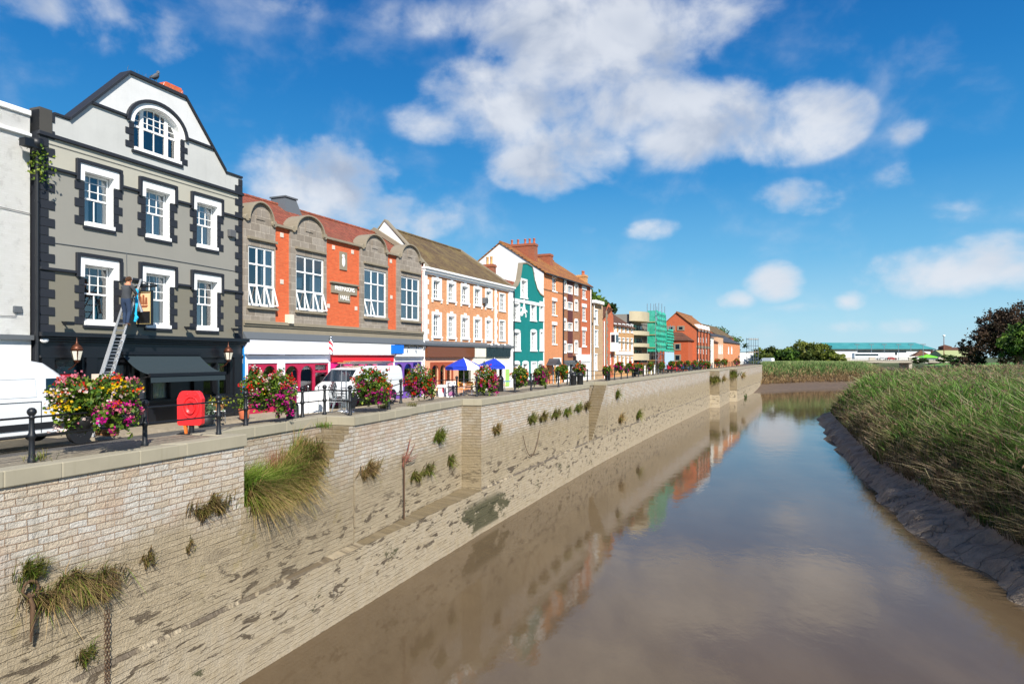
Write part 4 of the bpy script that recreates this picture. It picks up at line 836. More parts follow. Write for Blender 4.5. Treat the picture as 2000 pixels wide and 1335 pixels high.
    # ---- shopfronts
    cr = P('crimson_paint', '#a81b42', .4, var=.1); mg = P('magenta_paint', '#d8257a', .4, var=.1); rd = P('scarlet_fascia', '#d9232e', .45, var=.06); pu = P('purple_paint', '#6a4aa0', .45, var=.12); lav = P('pale_lavender_wall', '#e4e6f2', .5, var=.05)
    s1_, s2_ = S(643), S(767); zt, zm = 2.86, Z(560, 692)
    m = MB(); m.box(.05, s1_ - .02, -.3, .02, Z(560, 692), 3.09); b.part('fascia', m, lav, label='blank pale lavender fascia over the crimson shop', bevel=.02)
    m = MB(); m.box(s1_ + .05, S(764), -.28, .02, Z(700, 693), 3.08); b.part('fascia', m, WHITE, label='blank white fascia over the scarlet shop', bevel=.02)
    m = MB(); a = b.R(764.6, 673, 788, 690, .33); m.box(a[0], a[2], -.36, -.26, a[1], a[3]); b.part('sign_panel', m, P('blue_panel', '#1673e6', .35, var=.03), label='plain blue sign panel')
    def arched_shop(s0, s1, n, zb, zt, mat, door=True, nm='shopfront', glassm=None):
        b.holes = []; hs = []; w = (s1 - s0) / n
        for i in range(n):
            a, q = s0 + w * i + .07, s0 + w * (i + 1) - .07
            if door and i == n - 1: hs.append(opening(a, -.33, q, zt - .5)); hs.append(opening(a, zt - .38, q, zt - .08)); continue
            hs.append(opening(a, zb, q, zt - .12, min(.5, w * .42)))
        m = MB(); m.plate([(s0, -.36), (s1, -.36), (s1, zt), (s0, zt)], hs, 0, .1)
        o = b.part(nm, m, mat); g = MB()
        for h in hs: g.poly([(x, .08, z) for x, z in h])
        b.part('shop_glass', g, GLASS, o); return o
    pw = MB()
    p = [(.0, S(482.5)), (S(541), S(555)), (S(641), s1_ + .02)]
    for a, q in p: pw.cut(); pw.box(a, q, -.06, .3, -.45, Z(560, 692))
    pw.cut(); pw.box(0, s1_, -.055, .3, Z(520, 709), Z(520, 693)); b.part('shop_wall', pw, lav, label='pale lavender shop surround')
    arched_shop(S(482.5), S(541), 2, .1, Z(510, 709), cr, False); arched_shop(S(555), S(641), 3, .1, Z(600, 709), cr)
    m = MB(); m.box(.0, .1, -.09, 0, -.4, 2.9); b.part('blue_trim', m, P('blue_trim_paint', '#1e7fc4', .4))
    m = MB(); m.box(s1_ + .02, s2_ - .05, -.12, .3, Z(700, 706), Z(700, 693)); b.part('fascia', m, rd, label='scarlet lower fascia'); m = MB(); m.box(s1_ + .02, s1_ + .3, -.05, .3, -.45, Z(700, 706)); m.cut(); m.box(s2_ - .35, s2_ - .05, -.05, .3, -.45, Z(700, 706)); b.part('shop_pilaster', m, mg)
    arched_shop(s1_ + .3, s2_ - .35, 4, .1, Z(700, 706), mg)
    m = MB(); m.box(s2_ - .05, S(769.6), -.06, .3, -.45, 3.09); m.cut(); m.box(S(823), Lb, -.06, .3, -.45, 3.09); m.box(S(769.6), S(823), -.04, .3, Z(800, 706), 3.09); m.box(s2_, Lb - .2, -.3, -.02, Z(800, 696), Z(800, 691)); b.part('shop_wall', m, WREND)
    arched_shop(S(769.6), S(823), 3, .1, Z(790, 706), pu)
    m = MB()
    for px in (791, 808, 823): s, z_ = F(px, 678); m.cut(); m.bar((s, 0, z_ + .1), (s, -.3, z_ + .16), .025); m.lathe([(.03, .16), (.06, .1), (.09, -.02)], (s, -.3, z_ - .05), 8)
    b.part('sign_light', m, IRON)
    bp_s, bz = S(646, .35), Z(646, 689, .35); m = MB(); bar = P('barber_white', '#f2f2f2', .25, var=.02); 
    k = Nt('barber_stripe'); o = k.obj(); q = k.n('ShaderNodeSeparateXYZ', {0: o}); an = k.math('FRACT', k.math('MULTIPLY', k.math('ADD', k.math('MULTIPLY', q.outputs[0], 1.4), q.outputs[2]), 3.4))
    k.l(k.mix(k.math('GREATER_THAN', an, .5), (.9, .9, .9, 1), (.75, .03, .05, 1)), k.b.inputs['Base Color']); k.b.inputs['Roughness'].default_value = .2
    m.lathe([(.11, 0), (.11, .62)], (bp_s, -.35, bz), 14); bo = b.part('barber_pole', m, k.mat); m = MB()
    for z_ in (-.1, .62): m.lathe([(.08, 0), (.14, .03), (.14, .08), (.07, .12)], (bp_s, -.35, bz + z_), 12); m.bar((bp_s, -.3, bz + z_ + .05), (bp_s, 0, bz + z_ + .05), .03)
    m.ball((bp_s, -.35, bz + .82), .09); b.part('pole_cap', m, CHROME, bo)
    pipe(b, Lb - .05, -.4, spr - .1, .16, .05, WHITE)
    return b
HALL = b_hall()
# ---- orange brick Georgian building with white windows
def b_georgian():
    A, B = (-6.05, 46.1), (0, 60); b = Bld('brick_shop_building', 'orange brick town building with white quoins, white windows and a brown shop fascia', A, B); Lb = b.L; F, S, Z = b.F, b.S, b.Z
    zc0, zc1 = Z(840, 538), Z(826, 527.4); print('georgian cornice', zc0, zc1, Z(994, 567)); zc0, zc1 = 7.95, 8.35
    zu0, zu1, zl0, zl1 = Z(845, 585), Z(845, 541), Z(845, 660), Z(845, 608); print('rows', zu0, zu1, zl0, zl1)
    px = [(843.5, 862), (873, 890), (900, 916), (925, 940.5), (947.5, 961)]; sur = MB()
    for i, (x0, x1) in enumerate(px):
        s0, s1 = S(x0) + .12, S(x1) - .12
        for z0, z1, ri in ((zu0, zu1, 0), (zl0, zl1, .16)):
            win(b, s0 + .06, z0 + .12, s1 - .06, z1 - .2, SASH if ri else ([(0, .5, 3, 2), (.5, 1, 3, 1)], [(.5, .06)]), rec=.16, fr=.07, bar=.035, rise=ri, curt=(SIDES, FULL, (), FULL, LEFT)[i] if ri else ())
            sur.cut()
            for q in ((s0 - .14, s0 + .06), (s1 - .06, s1 + .14)): sur.box(q[0], q[1], -.04, .02, z0 + .12, z1)
            sur.box(s0 + .06, s1 - .06, -.04, .02, z1 - .2 - (0 if not ri else 0), z1); sur.box((s0 + s1) / 2 - .16, (s0 + s1) / 2 + .16, -.07, .02, z1 - .06, z1 + .16)
            sur.box(s0 - .2, s1 + .2, -.1, .02, z0, z0 + .12)
            for q in (s0 - .17, s1 + .02): sur.box(q, q + .15, -.07, .02, z0 - .17, z0)
    s0, s1 = S(975), S(986)
    for z0, z1 in ((zu0 - .15, zu1 - .1), (zl0, zl1 + .0)):
        win(b, s0 + .08, z0 + .1, s1 - .05, z1 - .1, SASH, rec=.08, fr=.06, bar=.03)
        sur.cut()
        for q in ((s0 - .04, s0 + .08), (s1 - .05, s1 + .07)): sur.box(q[0], q[1], -.04, .02, z0 + .1, z1)
        sur.box(s0 + .08, s1 - .05, -.04, .02, z1 - .1, z1); sur.box(s0 - .1, s1 + .12, -.08, .02, z0, z0 + .1)
    zf1 = Z(835, 668) ; print('fascia top', zf1); zf1 = 3.2
    m = MB(); m.plate([(0, 2.3), (Lb, 2.3), (Lb, zc0 + .05), (0, zc0 + .05)], b.holes, 0, .2, 0, 1); b.part('wall', m, [ORB, WHITE]); b.holes = []
    quoins(sur, S(829), zf1, zc0, 1, .55, .34, .34, .035); sur.cut(); sur.box(S(829) - .3, S(829), -.04, .02, 2.3, zc0); quoins(sur, S(966), zf1, zc0, 1, .48, .34, .34, .05)
    b.part('window_surround', sur, WHITE, bevel=.006)
    m = MB(); m.box(-.15, Lb - .1, -.42, .3, zc1 - .1, zc1 + .04); m.box(-.1, Lb - .15, -.3, .3, zc1 - .25, zc1 - .1); m.box(-.05, Lb - .2, -.15, .3, zc0, zc1 - .25); b.part('cornice', m, WHITE, bevel=.015)
    m = MB(); m.box(Lb - .85, Lb - .02, -.12, .2, -.4, zc0); b.part('white_pilaster', m, WREND); pipe(b, Lb - .5, -.3, zc0 - .2, .2, .06, WHITE)
    yr = 3.0; zr = 11.3; m = MB(); y2, z2 = 5.1, 11.95; zE = zc1 + .02; th = .13; q = Lb - .05
    m.hexa([(.35, -.2, zE - th), (q, -.2, zE - th), (q, y2, z2 - th), (.35, yr, zr - th), (.35, -.2, zE), (q, -.2, zE), (q, y2, z2), (.35, yr, zr)]); m.quad((.35, yr, zr), (q, y2, z2), (q, 2 * y2, zE), (.35, 2 * yr, zE))
    m.quad((q, -.1, zE), (q, y2, z2 - .05), (q, 2 * y2, zE), (q, 2 * y2, zE)); n = 34
    for i in range(n): f, g = i / n, (i + .97) / n; m.tube([(.35 + (q - .35) * f, yr + (y2 - yr) * f, zr + (z2 - zr) * f), (.35 + (q - .35) * g, yr + (y2 - yr) * g, zr + (z2 - zr) * g + .015)], .11, 8)
    b.part('roof', m, T_BRN)
    m = MB()     # white party gable on the near side, standing proud of the roof
    for s in (0.0, .34): m.poly([(s, .0, zc1), (s, 2 * yr, zc1), (s, yr, zr + .42)])
    b.part('party_gable', m, WREND); m = MB()
    for ya, yb in ((-.3, yr), (2 * yr + .3, yr)):
        za = zc1 - .1; m.hexa([(-.06, ya, za + .12), (.4, ya, za + .12), (.4, yb, zr + .42), (-.06, yb, zr + .42), (-.06, ya, za + .24), (.4, ya, za + .24), (.4, yb, zr + .54), (-.06, yb, zr + .54)])
    m.cut(); m.hexa([(Lb - .12, -.2, zc1), (Lb + .05, -.2, zc1), (Lb + .05, y2, z2), (Lb - .12, y2, z2), (Lb - .12, -.2, zc1 + .14), (Lb + .05, -.2, zc1 + .14), (Lb + .05, y2, z2 + .14), (Lb - .12, y2, z2 + .14)]); b.part('roof_verge', m, LIME)
    shell(b, 0, Lb - .15, -.45, zc1, 2 * yr, WREND); room(b, .1, Lb - .1, -.36, zc0, 1.3)
    # shops
    m = MB(); m.box(0, Lb - .3, -.3, .02, zf1 - .12, zf1 + .02); m.hexa([(0, -.28, zf1), (Lb - .3, -.28, zf1), (Lb - .3, 0, zf1 + .2), (0, 0, zf1 + .2), (0, -.3, zf1 + .03), (Lb - .3, -.3, zf1 + .03), (Lb - .3, -.02, zf1 + .23), (0, -.02, zf1 + .23)]); b.part('lead_flashing', m, LEAD)
    a = b.R(834, 675, 927, 697, .2); m = MB(); m.box(a[0], a[2], -.22, .02, a[1], zf1 - .13); b.part('fascia', m, P('brown_fascia', '#6e3c1c', .35, var=.12, sc=1.2, coat=.3), label='plain brown shop fascia')
    m = MB(); m.box(a[2], S(945), -.2, .02, a[1], zf1 - .13); m.cut(); m.box(a[2], Lb - .85, -.1, .3, a[1] - .75, a[1]); m.cut(); m.box(a[2], a[2] + .5, -.08, .3, -.4, a[1] - .7); m.cut(); m.box(S(985), Lb - .8, -.08, .3, -.4, a[1]); b.part('shop_wall', m, CREAM)
    m = MB(); m.box(S(945), Lb - .85, -.24, .02, a[1], zf1 - .13); b.part('fascia', m, P('bottle_green_fascia', '#1c2b31', .2, var=.3, sc=.8, coat=.4), label='plain dark green shop fascia')
    peach = P('peach_wall', '#e2a685', .6, var=.06); cop = P('rust_joinery', '#9c4a2c', .45, var=.1)
    hs = [opening(S(843), .2, S(856.5), 1.75, .4), opening(S(859.5), -.3, S(870), 1.75, .4), opening(S(873), .2, S(882), 1.75, .4), opening(S(896), .3, S(924), 1.7)]
    m = MB(); m.plate([(0, -.4), (a[2], -.4), (a[2], a[1]), (0, a[1])], hs, .02, .12); b.part('shop_wall', m, peach, label='peach shop wall'); m = MB()
    m.plate([(S(840), -.36), (S(885), -.36), (S(885), 1.95), (S(840), 1.95)], hs[:3], -.02, .05); so_ = b.part('shopfront', m, cop); m = MB()
    for h in hs: m.poly([(x, .12, z) for x, z in h])
    b.part('shop_glass', m, GLASS, so_)
    hs = [opening(S(974), -.3, S(983), 1.55), opening(S(960), .3, S(972), 1.55)]; m = MB(); m.plate([(a[2] + .5, -.4), (S(985), -.4), (S(985), a[1] - .7), (a[2] + .5, a[1] - .7)], hs, -.04, .12); so_ = b.part('shopfront', m, WHITE); m = MB()
    for h in hs: m.poly([(x, .06, z) for x, z in h])
    b.part('shop_glass', m, GLASS, so_); m = MB(); m.box(S(985.5), S(993), -.12, -.08, -.2, 1.5); b.part('door', m, P('lime_door', '#9fcb6a', .4), label='light green door')
    m = MB()
    for q in (947, 961, 974): s, z_ = F(q, 677); m.cut(); m.bar((s, -.2, z_ + .2), (s + .1, -.55, z_ + .25), .03); m.lathe([(.03, .1), (.1, -.05)], (s + .1, -.55, z_ + .18), 8)
    b.part('sign_light', m, WHITE)
    m = MB(); s, z_ = F(944.5, 587); m.box(s - .25, s + .25, -.3, 0, z_ - .22, z_ + .22); b.part('alarm_box', m, P('grey_box', '#5b5c5e', .5))
    chimney(b, Lb + .08, Lb + .75, 1.9, 2.9, 7, 10.6, CHIMB, [(Lb + .3, 2.15), (Lb + .45, 2.6)], P('buff_pot', '#c99a5e', .8), ph=.7)
b_georgian()
# ---- teal house with curved gable
def b_teal():
    A, B = (0, 60), (3.11, 66.9); b = Bld('teal_gabled_house', 'narrow teal painted house with curved gable, white windows and white horse emblem', A, B); Lb = b.L; F, S, Z = b.F, b.S, b.Z
    teal = render_paint('teal_paint', '#0d807c', .08, (.02, .12, .12), .6); sur = MB(); zs, zp = Z(1001, 553.5), Z(1020, 535); print('teal', zs, zp, Lb)
    zs = 8.4; c = Lb * .43
    def wn(x0, yt, x1, yb, ri=0, sp=SASH, cu=FULL):
        s0, z0, s1, z1 = b.R(x0, yt, x1, yb); s1 = min(s1, Lb - .1); s0 = max(s0, .15)
        sur.cut(); win(b, s0 + .16, z0 + .15, s1 - .16, z1 - .18, sp, rec=.2, fr=.06, bar=.03, rise=ri, curt=cu)
        for q in ((s0, s0 + .16), (s1 - .16, s1)): sur.box(q[0], q[1], -.05, .02, z0 + .12, z1 - .05 - (ri and .12))
        if ri: sur.prism(opening(s0, z1 - .3, s1, z1, .2), -.05, .02); b.holes[-1] = b.holes[-1]
        else: sur.box(s0, s1, -.05, .02, z1 - .18, z1)
        sur.box(s0 - .06, s1 + .06, -.1, .02, z0, z0 + .14)
    wn(1016.5, 542.5, 1029.5, 582)
    for x0, x1 in ((1002, 1015), (1035.5, 1047), (1053.5, 1061)): wn(x0, 588, x1, 627)
    for x0, x1 in ((1002, 1016), (1036, 1048), (1054, 1062)): wn(x0, 642, x1, 686, .15)
    for x0, x1 in ((1003, 1015), (1020, 1032), (1051, 1062)): wn(x0, 704, x1, 742, .15)
    b.holes.append(opening(S(1037.5) + .1, -.36, S(1048) - .1, 1.75)); m = MB(); d0, d1 = S(1037.5) + .1, S(1048) - .1
    m.box(d0, d1, .1, .15, -.36, 1.75)
    for q in ((.1, .9), (1.1, 2.0)): m.box(d0 + .12, d1 - .12, .07, .11, -.3 + q[0], -.3 + q[1])
    b.part('door', m, WHITE); sur.cut()
    for q in ((d0 - .16, d0), (d1, d1 + .16)): sur.box(q[0], q[1], -.05, .02, -.36, 1.9)
    sur.box(d0, d1, -.05, .02, 1.75, 1.9)
    g = [(Lb, zs - .25), (Lb - 1.0, zs - .05), (Lb - 1.75, zs + .35), (Lb - 2.35, zs + 1.1), (Lb - 2.75, zs + 1.95), (Lb - 3.0, zs + 2.35), (c, zs + 2.5), (c - 1.0, zs + 2.35), (c - 1.2, zs + 1.7), (c - 1.55, zs + .75), (c - 2.1, zs + .25), (c - 2.6, zs), (0, zs)]
    g = [(max(0, x), z) for x, z in g]; out = [(0, -.45), (Lb, -.45)] + g
    out = [p for i, p in enumerate(out) if i == 0 or math.dist(p, out[i - 1]) > .05]
    m = MB(); m.plate(out, b.holes, 0, .24, 0, 1); b.part('wall', m, [teal, WHITE])
    b.part('window_surround', sur, WHITE); zb = Z(1001, 588)
    m = MB(); m.box(0, Lb, -.09, .02, zb + .0, zb + .28); b.part('string_course', m, WHITE); m = MB(); m.box(0, .12, -.06, .02, -.4, zs); m.cut(); m.box(Lb - .12, Lb, -.06, .02, -.4, zs - .3); b.part('white_corner_strip', m, WHITE)
    m = MB(); gg = out[2:]
    for p, q in zip(gg, gg[1:]): m.hexa([(p[0], -.07, p[1] + .01), (q[0], -.07, q[1] + .01), (q[0], .4, q[1] + .01), (p[0], .4, p[1] + .01), (p[0], -.07, p[1] + .13), (q[0], -.07, q[1] + .13), (q[0], .4, q[1] + .13), (p[0], .4, p[1] + .13)])
    b.part('gable_coping', m, LIME); m = MB(); m.box(0, Lb, -.05, .01, -.45, .15); b.part('plinth', m, BLACK)
    # leaping horse emblem cut from white board
    s, z = F(1018, 616.5); k = .17; hp = [(0, 0), (1.2, 1.2), (2.6, 1.5), (2.2, .6), (1.2, .2), (1.4, -.2), (3.0, .2), (3.9, 1.6), (5.6, 1.7), (7.2, .9), (7.6, -.6), (8.3, -.5), (8.0, 1.3), (7, 2.3), (8.6, 2.6), (9.3, 2.0), (9.6, 2.6), (8.8, 3.4), (7.1, 3.4), (6.3, 5.2), (5.9, 6.6), (6.4, 7.5), (5.6, 8.8), (5.0, 9.2), (4.8, 8.4), (3.4, 7.6), (3.6, 6.9), (4.6, 7.0), (4.0, 5.0), (3.4, 4.3), (1.2, 4.7), (.2, 4.2), (.4, 3.7), (1.4, 4.0), (2.6, 3.3), (2.4, 2.5), (1.0, 2.3), (-.3, .6)]
    m = MB(); m.plate([(s + (x - 1.5) * k * .95, z + y * k) for x, y in hp], [], -.06, 0); m.prism([(s + (x - 1.5) * k * .95, z + y * k) for x, y in hp], -.06, .01); m.f = [f for f in m.f if len(f) < 8]; n = len(m.f); m.m = m.m[:1] * n; m.sm = m.sm[:1] * n; b.part('horse_emblem', m, WHITE)
    gable_roof(b, .1, Lb - .1, .5, zs - .1, 3.2, zs + 1.3, 6, T_RED); shell(b, 0, Lb, -.45, zs - .3, 6, WREND); room(b, .1, Lb - .1, -.3, zs, 1.2)
    pipe(b, .25, 0, zs - .2, .1, .05, IRON)
b_teal()
# ---- tall row: white gable end, orange brick, brown brick with panels
def b_tall():
    A, B = (3.11, 66.9), (9.3, 80.7); b = Bld('tall_brick_terrace', 'tall four storey orange and brown brick building with white gable end and big chimneys', A, B); Lb = b.L; F, S, Z = b.F, b.S, b.Z
    ze = Z(1064, 531); print('tall eaves', ze, Z(1154, 560), Lb); ze = 10.55; yr = 4.7; zr = 13.9
    sp1 = ([(0, .5, 3, 2), (.5, 1, 3, 2)], [(.5, .05)]); two = ([(0, 1, 2, 1)], [])
    sur = MB(); rowsL = ((540.5, 569), (586, 616), (633, 673))
    sA, sB, sC = S(1099), S(1101), S(1133.5)
    for yt, yb in rowsL:
        s0, z0, s1, z1 = b.R(1078.5, yt, 1087.5, yb); sur.cut(); win(b, s0, z0 + .1, s1, z1 - .05, sp1, rec=.14, fr=.06, bar=.03, curt=FULL)
        sur.box(s0 - .1, s1 + .1, -.07, .02, z0 - .02, z0 + .1); sur.box(s0 - .08, s1 + .08, -.03, .02, z1 - .05, z1 + .28)
    holesA = b.holes; b.holes = []
    for px0, px1, rws, hd in ((1100.8, 1106, ((549, 571), (582.5, 603), (624, 645), (668, 690)), 1), (1122, 1128.5, ((554, 576), (587, 607), (625, 646), (667, 690)), 1), (1108.5, 1117.5, ((556, 573), (588.5, 605), (629, 645.5), (671, 688)), 0), (1137, 1145, ((564.5, 582.5), (599, 626), (645, 676)), 2)):
        for yt, yb in rws:
            s0, z0, s1, z1 = b.R(px0, yt, px1, yb); sur.cut(); win(b, s0 + .1, z0 + .08, s1 - .05, z1 - (.1 if hd < 2 else 0), two if hd < 2 else sp1, rec=.08, fr=.08, bar=.05, curt=SIDES if hd != 2 else ())
            if hd < 2:
                for q in ((s0, s0 + .1), (s1 - .05, s1 + .05)): sur.box(q[0], q[1], -.04, .02, z0, z1)
                sur.box(s0 + .1, s1 - .05, -.04, .02, z1 - .1, z1 + (.18 if hd else 0)); sur.box(s0 + .1, s1 - .05, -.04, .02, z0, z0 + .08)
            else: sur.box(s0 - .12, s1 + .1, -.04, .02, z1, z1 + .4); sur.box(s0 - .05, s1 + .05, -.07, .02, z0 - .1, z0 + .08)
    pan = MB()
    s0, s1 = S(1109) + .02, S(1118) - .02
    for yt, yb in ((549, 556), (573.5, 588), (605.5, 628.5), (646, 670.5), (688.5, 697)): pan.cut(); pan.box(s0, s1, -.05, .02, Z(1109, yb), Z(1109, yt))
    b.part('timber_panel', pan, P('maroon_panel', '#5a2f2c', .6)); holesB = b.holes; b.holes = []
    zg = 2.1; m = MB(); m.plate([(0, zg), (sA, zg), (sA, ze), (0, ze)], holesA, 0, .18); b.part('wall', m, SOFTB, label='soft orange brick front')
    mid = (S(1133.5)); hB = [h for h in holesB if h[0][0] < mid]; hC = [h for h in holesB if h[0][0] >= mid]
    m = MB(); m.plate([(sA, zg), (mid, zg), (mid, ze), (sA, ze)], hB, .03, .15); b.part('wall', m, DKB, label='brown brick front'); m = MB(); m.plate([(mid, zg), (Lb, zg), (Lb, ze), (mid, ze)], hC, 0, .18); b.part('wall', m, FARB, label='red brick front')
    b.part('window_surround', sur, WHITE); m = MB(); m.box(0, sA, -.05, .02, Z(1066, 566), Z(1066, 564)); b.part('string_course', m, DKB)
    # ground floor: white shopfronts
    hs = [opening(S(1080), -.3, S(1083.5), 1.3), opening(S(1084.5), -.3, S(1089), 1.3), opening(S(1112), -.36, S(1119), 1.5), opening(S(1101), 0, S(1110), 1.4), opening(S(1131), 0, S(1141), 1.4)]
    m = MB(); m.plate([(S(1079), -.45), (S(1095.5), -.45), (S(1095.5), 2.25), (S(1079), 2.25)], hs[:2], -.06, .1); m.cut(); m.plate([(sA, -.45), (S(1125), -.45), (S(1125), 1.7), (sA, 1.7)], hs[2:4], -.05, .12); m.cut(); m.plate([(S(1125), -.45), (Lb, -.45), (Lb, 1.75), (S(1125), 1.75)], hs[4:], -.05, .12); b.part('shopfront', m, WREND)
    g = MB()
    for h in hs: g.poly([(x, .1, z) for x, z in h])
    b.part('shop_glass', g, TINT); m = MB(); m.box(0, S(1079), 0, .3, -.45, zg + .01); m.cut(); m.box(S(1095.5), sA, 0, .3, -.45, zg + .01); b.part('lower_wall', m, SOFTB)
    m = MB(); m.box(sA + .1, S(1124), -.4, .05, 1.7, 1.95); b.part('canopy', m, LEAD); m = MB(); m.box(S(1125), Lb - .2, -.15, .05, 1.75, 2.6); b.part('fascia', m, WHITE); m = MB(); m.box(sA, Lb, -.02, .2, 1.65, 2.2); b.part('band', m, DKB)
    s, z = F(1126, 688, .5); m = MB(); m.box(s - .5, s + .5, -.9, -.8, z - .4, z + .5); m.cut(); m.box(s - .5, s + .5, -.9, -.8, z - 1.0, z - .42); b.part('projecting_sign', m, P('pale_sign', '#dfe3e6', .4))
    m = MB(); s = S(1073); m.hexa([(s - .9, -1, 1.5), (s + .9, -1, 1.5), (s + .9, 0, 1.5), (s - .9, 0, 1.5), (s - .05, -1.05, 2.15), (s + .05, -1.05, 2.15), (s + .05, 0, 2.15), (s - .05, 0, 2.15)]); po = b.part('porch', m, SLATE); m = MB(); m.bar((s - .8, -.9, -.4), (s - .8, -.9, 1.5), .12); m.bar((s + .8, -.9, -.4), (s + .8, -.9, 1.5), .12); b.part('porch_post', m, P('porch_timber', '#b98a55', .6), po)
    gable_roof(b, -.12, Lb + .05, -.3, ze + .05, yr, zr, 2 * yr, T_ORG)
    m = MB(); m.poly([(-.0, 0, -.45), (-.0, 2 * yr, -.45), (-.0, 2 * yr, ze), (-.0, yr, zr - .1), (-.0, 0, ze)]); b.part('gable_wall', m, WREND, label='blank white gable end')
    shell(b, 0.0, Lb, -.45, ze, 2 * yr, FARB, yr=yr, zr=zr - .1, ends=(False, True)); room(b, .1, Lb - .1, -.3, ze - .1, 1.2)
    m = MB(); m.box(-.1, Lb, -.34, -.24, ze - .12, ze + .0); b.part('gutter', m, IRON); pipe(b, sA, -.4, ze - .2, .1, .06, IRON); pipe(b, Lb - .35, -.4, ze - .2, .12, .06, WHITE); pipe(b, Lb - .05, -.4, ze - .1, .12, .05, IRON)
    m = MB(); m.tube([(-.07, .9, 7.0), (-.07, .9, 10.7)], .05, 6); b.part('vent_pipe', m, WHITE)
    chimney(b, 2.2, 3.1, 1.9, 4.9, 11, 13.95, CHIMB, [(2.65, y) for y in (2.1, 2.6, 3.1, 3.9, 4.6)], ph=.55); chimney(b, 8.0, 8.9, 2.4, 4.6, 11.5, 13.7, CHIMB); chimney(b, Lb - .5, Lb + .4, .5, 1.6, 9, 12.0, OCHB, [(Lb - .3, .9), (Lb + .1, .9)], ph=.5)
b_tall()
# ---- simpler houses further along the quay
def house(name, label, A, B, ze, zr, depth, wall, roof, wins=(), ends=None, zb=-.45, cat='house', wm=None, rise=0, over=.25, spec=SASH, rec=.1, fr=.06, band=None, group=None, roomy=1.2, curt=FULL):
    b = Bld(name, label, A, B, zb, cat, group); Lb = b.L; sur = MB()
    for (px0, yt, px1, yb) in wins:
        s0, z0, s1, z1 = b.R(px0, yt, px1, yb); s1 = min(max(s1, s0 + .5), Lb - .05); s0 = max(.05, s0)
        if s1 - s0 < .3: continue
        sur.cut(); win(b, s0, z0, s1, z1, spec, rec=rec, fr=max(fr, .08), bar=.05, curt=curt); sur.box(s0 - .12, s1 + .12, -.06, .02, z0 - .12, z0); sur.cut(); sur.box(s0 - .1, s1 + .1, -.03, .02, z1, z1 + .14)
    m = MB(); m.plate([(0, zb), (Lb, zb), (Lb, ze), (0, ze)], b.holes, 0, .15, 0, 1); b.part('wall', m, [wall, WHITE])
    if sur.f: b.part('window_surround', sur, wm or WHITE)
    if zr: gable_roof(b, -.1, Lb + .1, -over, ze, depth / 2, zr, depth, roof, ridge=True); shell(b, 0, Lb, zb, ze, depth, ends or wall, yr=depth / 2, zr=zr - .12)
    else:
        shell(b, 0, Lb, zb, ze, depth, ends or wall); m = MB(); m.box(-.05, Lb + .05, -.1, depth, ze - .1, ze + .1); b.part('roof', m, roof)
    room(b, .05, Lb - .05, zb, ze - .1, roomy); return b
Ln = lambda px, y0=80.7, x0=9.3, k=.432: lineY((x0, y0), k, px)
F1, F2, F3, F4 = Ln(1177.5), Ln(1198), Ln(1238), Ln(1294)
b = house('tan_brick_house', 'narrow tan brick house with projecting white cornice beside the tall terrace', Ln(1157.5), F1, 8.9, None, 9, TANB, LEAD, [(1162, 605, 1167.5, 633), (1160.5, 645, 1168, 676), (1160.5, 692, 1166.5, 722)])
m = MB(); m.box(-.3, b.L * .75, -.5, .3, 8.75, 9.1); b.part('cornice', m, WHITE); pipe(b, .1, -.4, 8.7, .15, .06, WHITE); m = MB(); s, z = b.F(1159, 622, .3); m.ball((s, -.5, z), .3, 10, 0, (1, .5, .6)); b.part('satellite_dish', m, P('dish_grey', '#6d7276', .5))
chimney(b, .6, 1.6, 2, 3, 8.9, 11.6, OCHB, [(1.1, 2.5)], P('buff_pot', '#c99a5e', .8))
b = Bld('quoined_gable_house', 'red brick house with stone quoins, pointed gable parapet and white oriel', F1, F2, cat='house'); Lb = b.L
m = MB(); ap = (Lb * .55, b.Z(1191, 592)); win(b, *b.R(1191, 690, 1195, 712), SASH, rec=.1); m.plate([(0, -.45), (Lb, -.45), (Lb, 7.6), (Lb * .72, ap[1] - .4), ap, (Lb * .42, ap[1] - .4), (.0, 7.0)], b.holes, 0, .15); b.part('wall', m, FARB)
m = MB(); quoins(m, b.S(1183), -.2, 8.2, 1, .9, .55, .42, .05); b.part('quoin', m, LIME); a = b.R(1192, 649, 1197.5, 686); m = MB(); m.box(a[0], a[0] + 1.5, -.7, .02, a[1], a[3]); o = b.part('oriel_bay', m, WHITE); m = MB(); m.box(a[0] + .15, a[0] + 1.35, -.73, -.69, a[1] + 1.2, a[3] - .3); m.cut(); m.box(a[0] - .03, a[0], -.62, -.12, a[1] + 1.2, a[3] - .3); b.part('pane', m, TINT, o)
m = MB(); p = (0, 7.0); m.hexa([(-.2, 0, 6.9), (Lb, 0, 8.6), (Lb, 7, 8.6), (-.2, 7, 6.9), (-.2, 0, 7.1), (Lb * .5, 0, ap[1] - .5), (Lb * .5, 7, ap[1] - .5), (-.2, 7, 7.1)]); b.part('roof', m, T_DRK); shell(b, 0, Lb, -.45, 7, 7, FARB); room(b, .1, Lb - .1, -.4, 7); pipe(b, .2, -.4, 6.8, .12, .06, WHITE)
b = house('brown_roofed_inn', 'long brick inn with steep brown tiled roof and two rows of white windows', F2, F3, Ln and 6.55, 9.6, 9, OCHB, T_DRK, [(x, y + (x - 1199) * .055, x + 4.4, y2 + (x - 1199) * .05) for y, y2 in ((632.5, 647), (659.5, 682), (696, 711)) for x in (1199.5, 1208, 1216, 1224, 1232)], cat='inn')
m = MB(); a = b.R(1202, 685.5, 1235.5, 692.5); m.box(a[0], a[2], -.12, .02, a[1], a[3]); b.part('sign_board', m, WHITE, label='long white name board, lettering too faint to read')
m = MB(); m.box(0, b.L, -.05, .02, 4.3, 4.45); b.part('string_course', m, LIME)
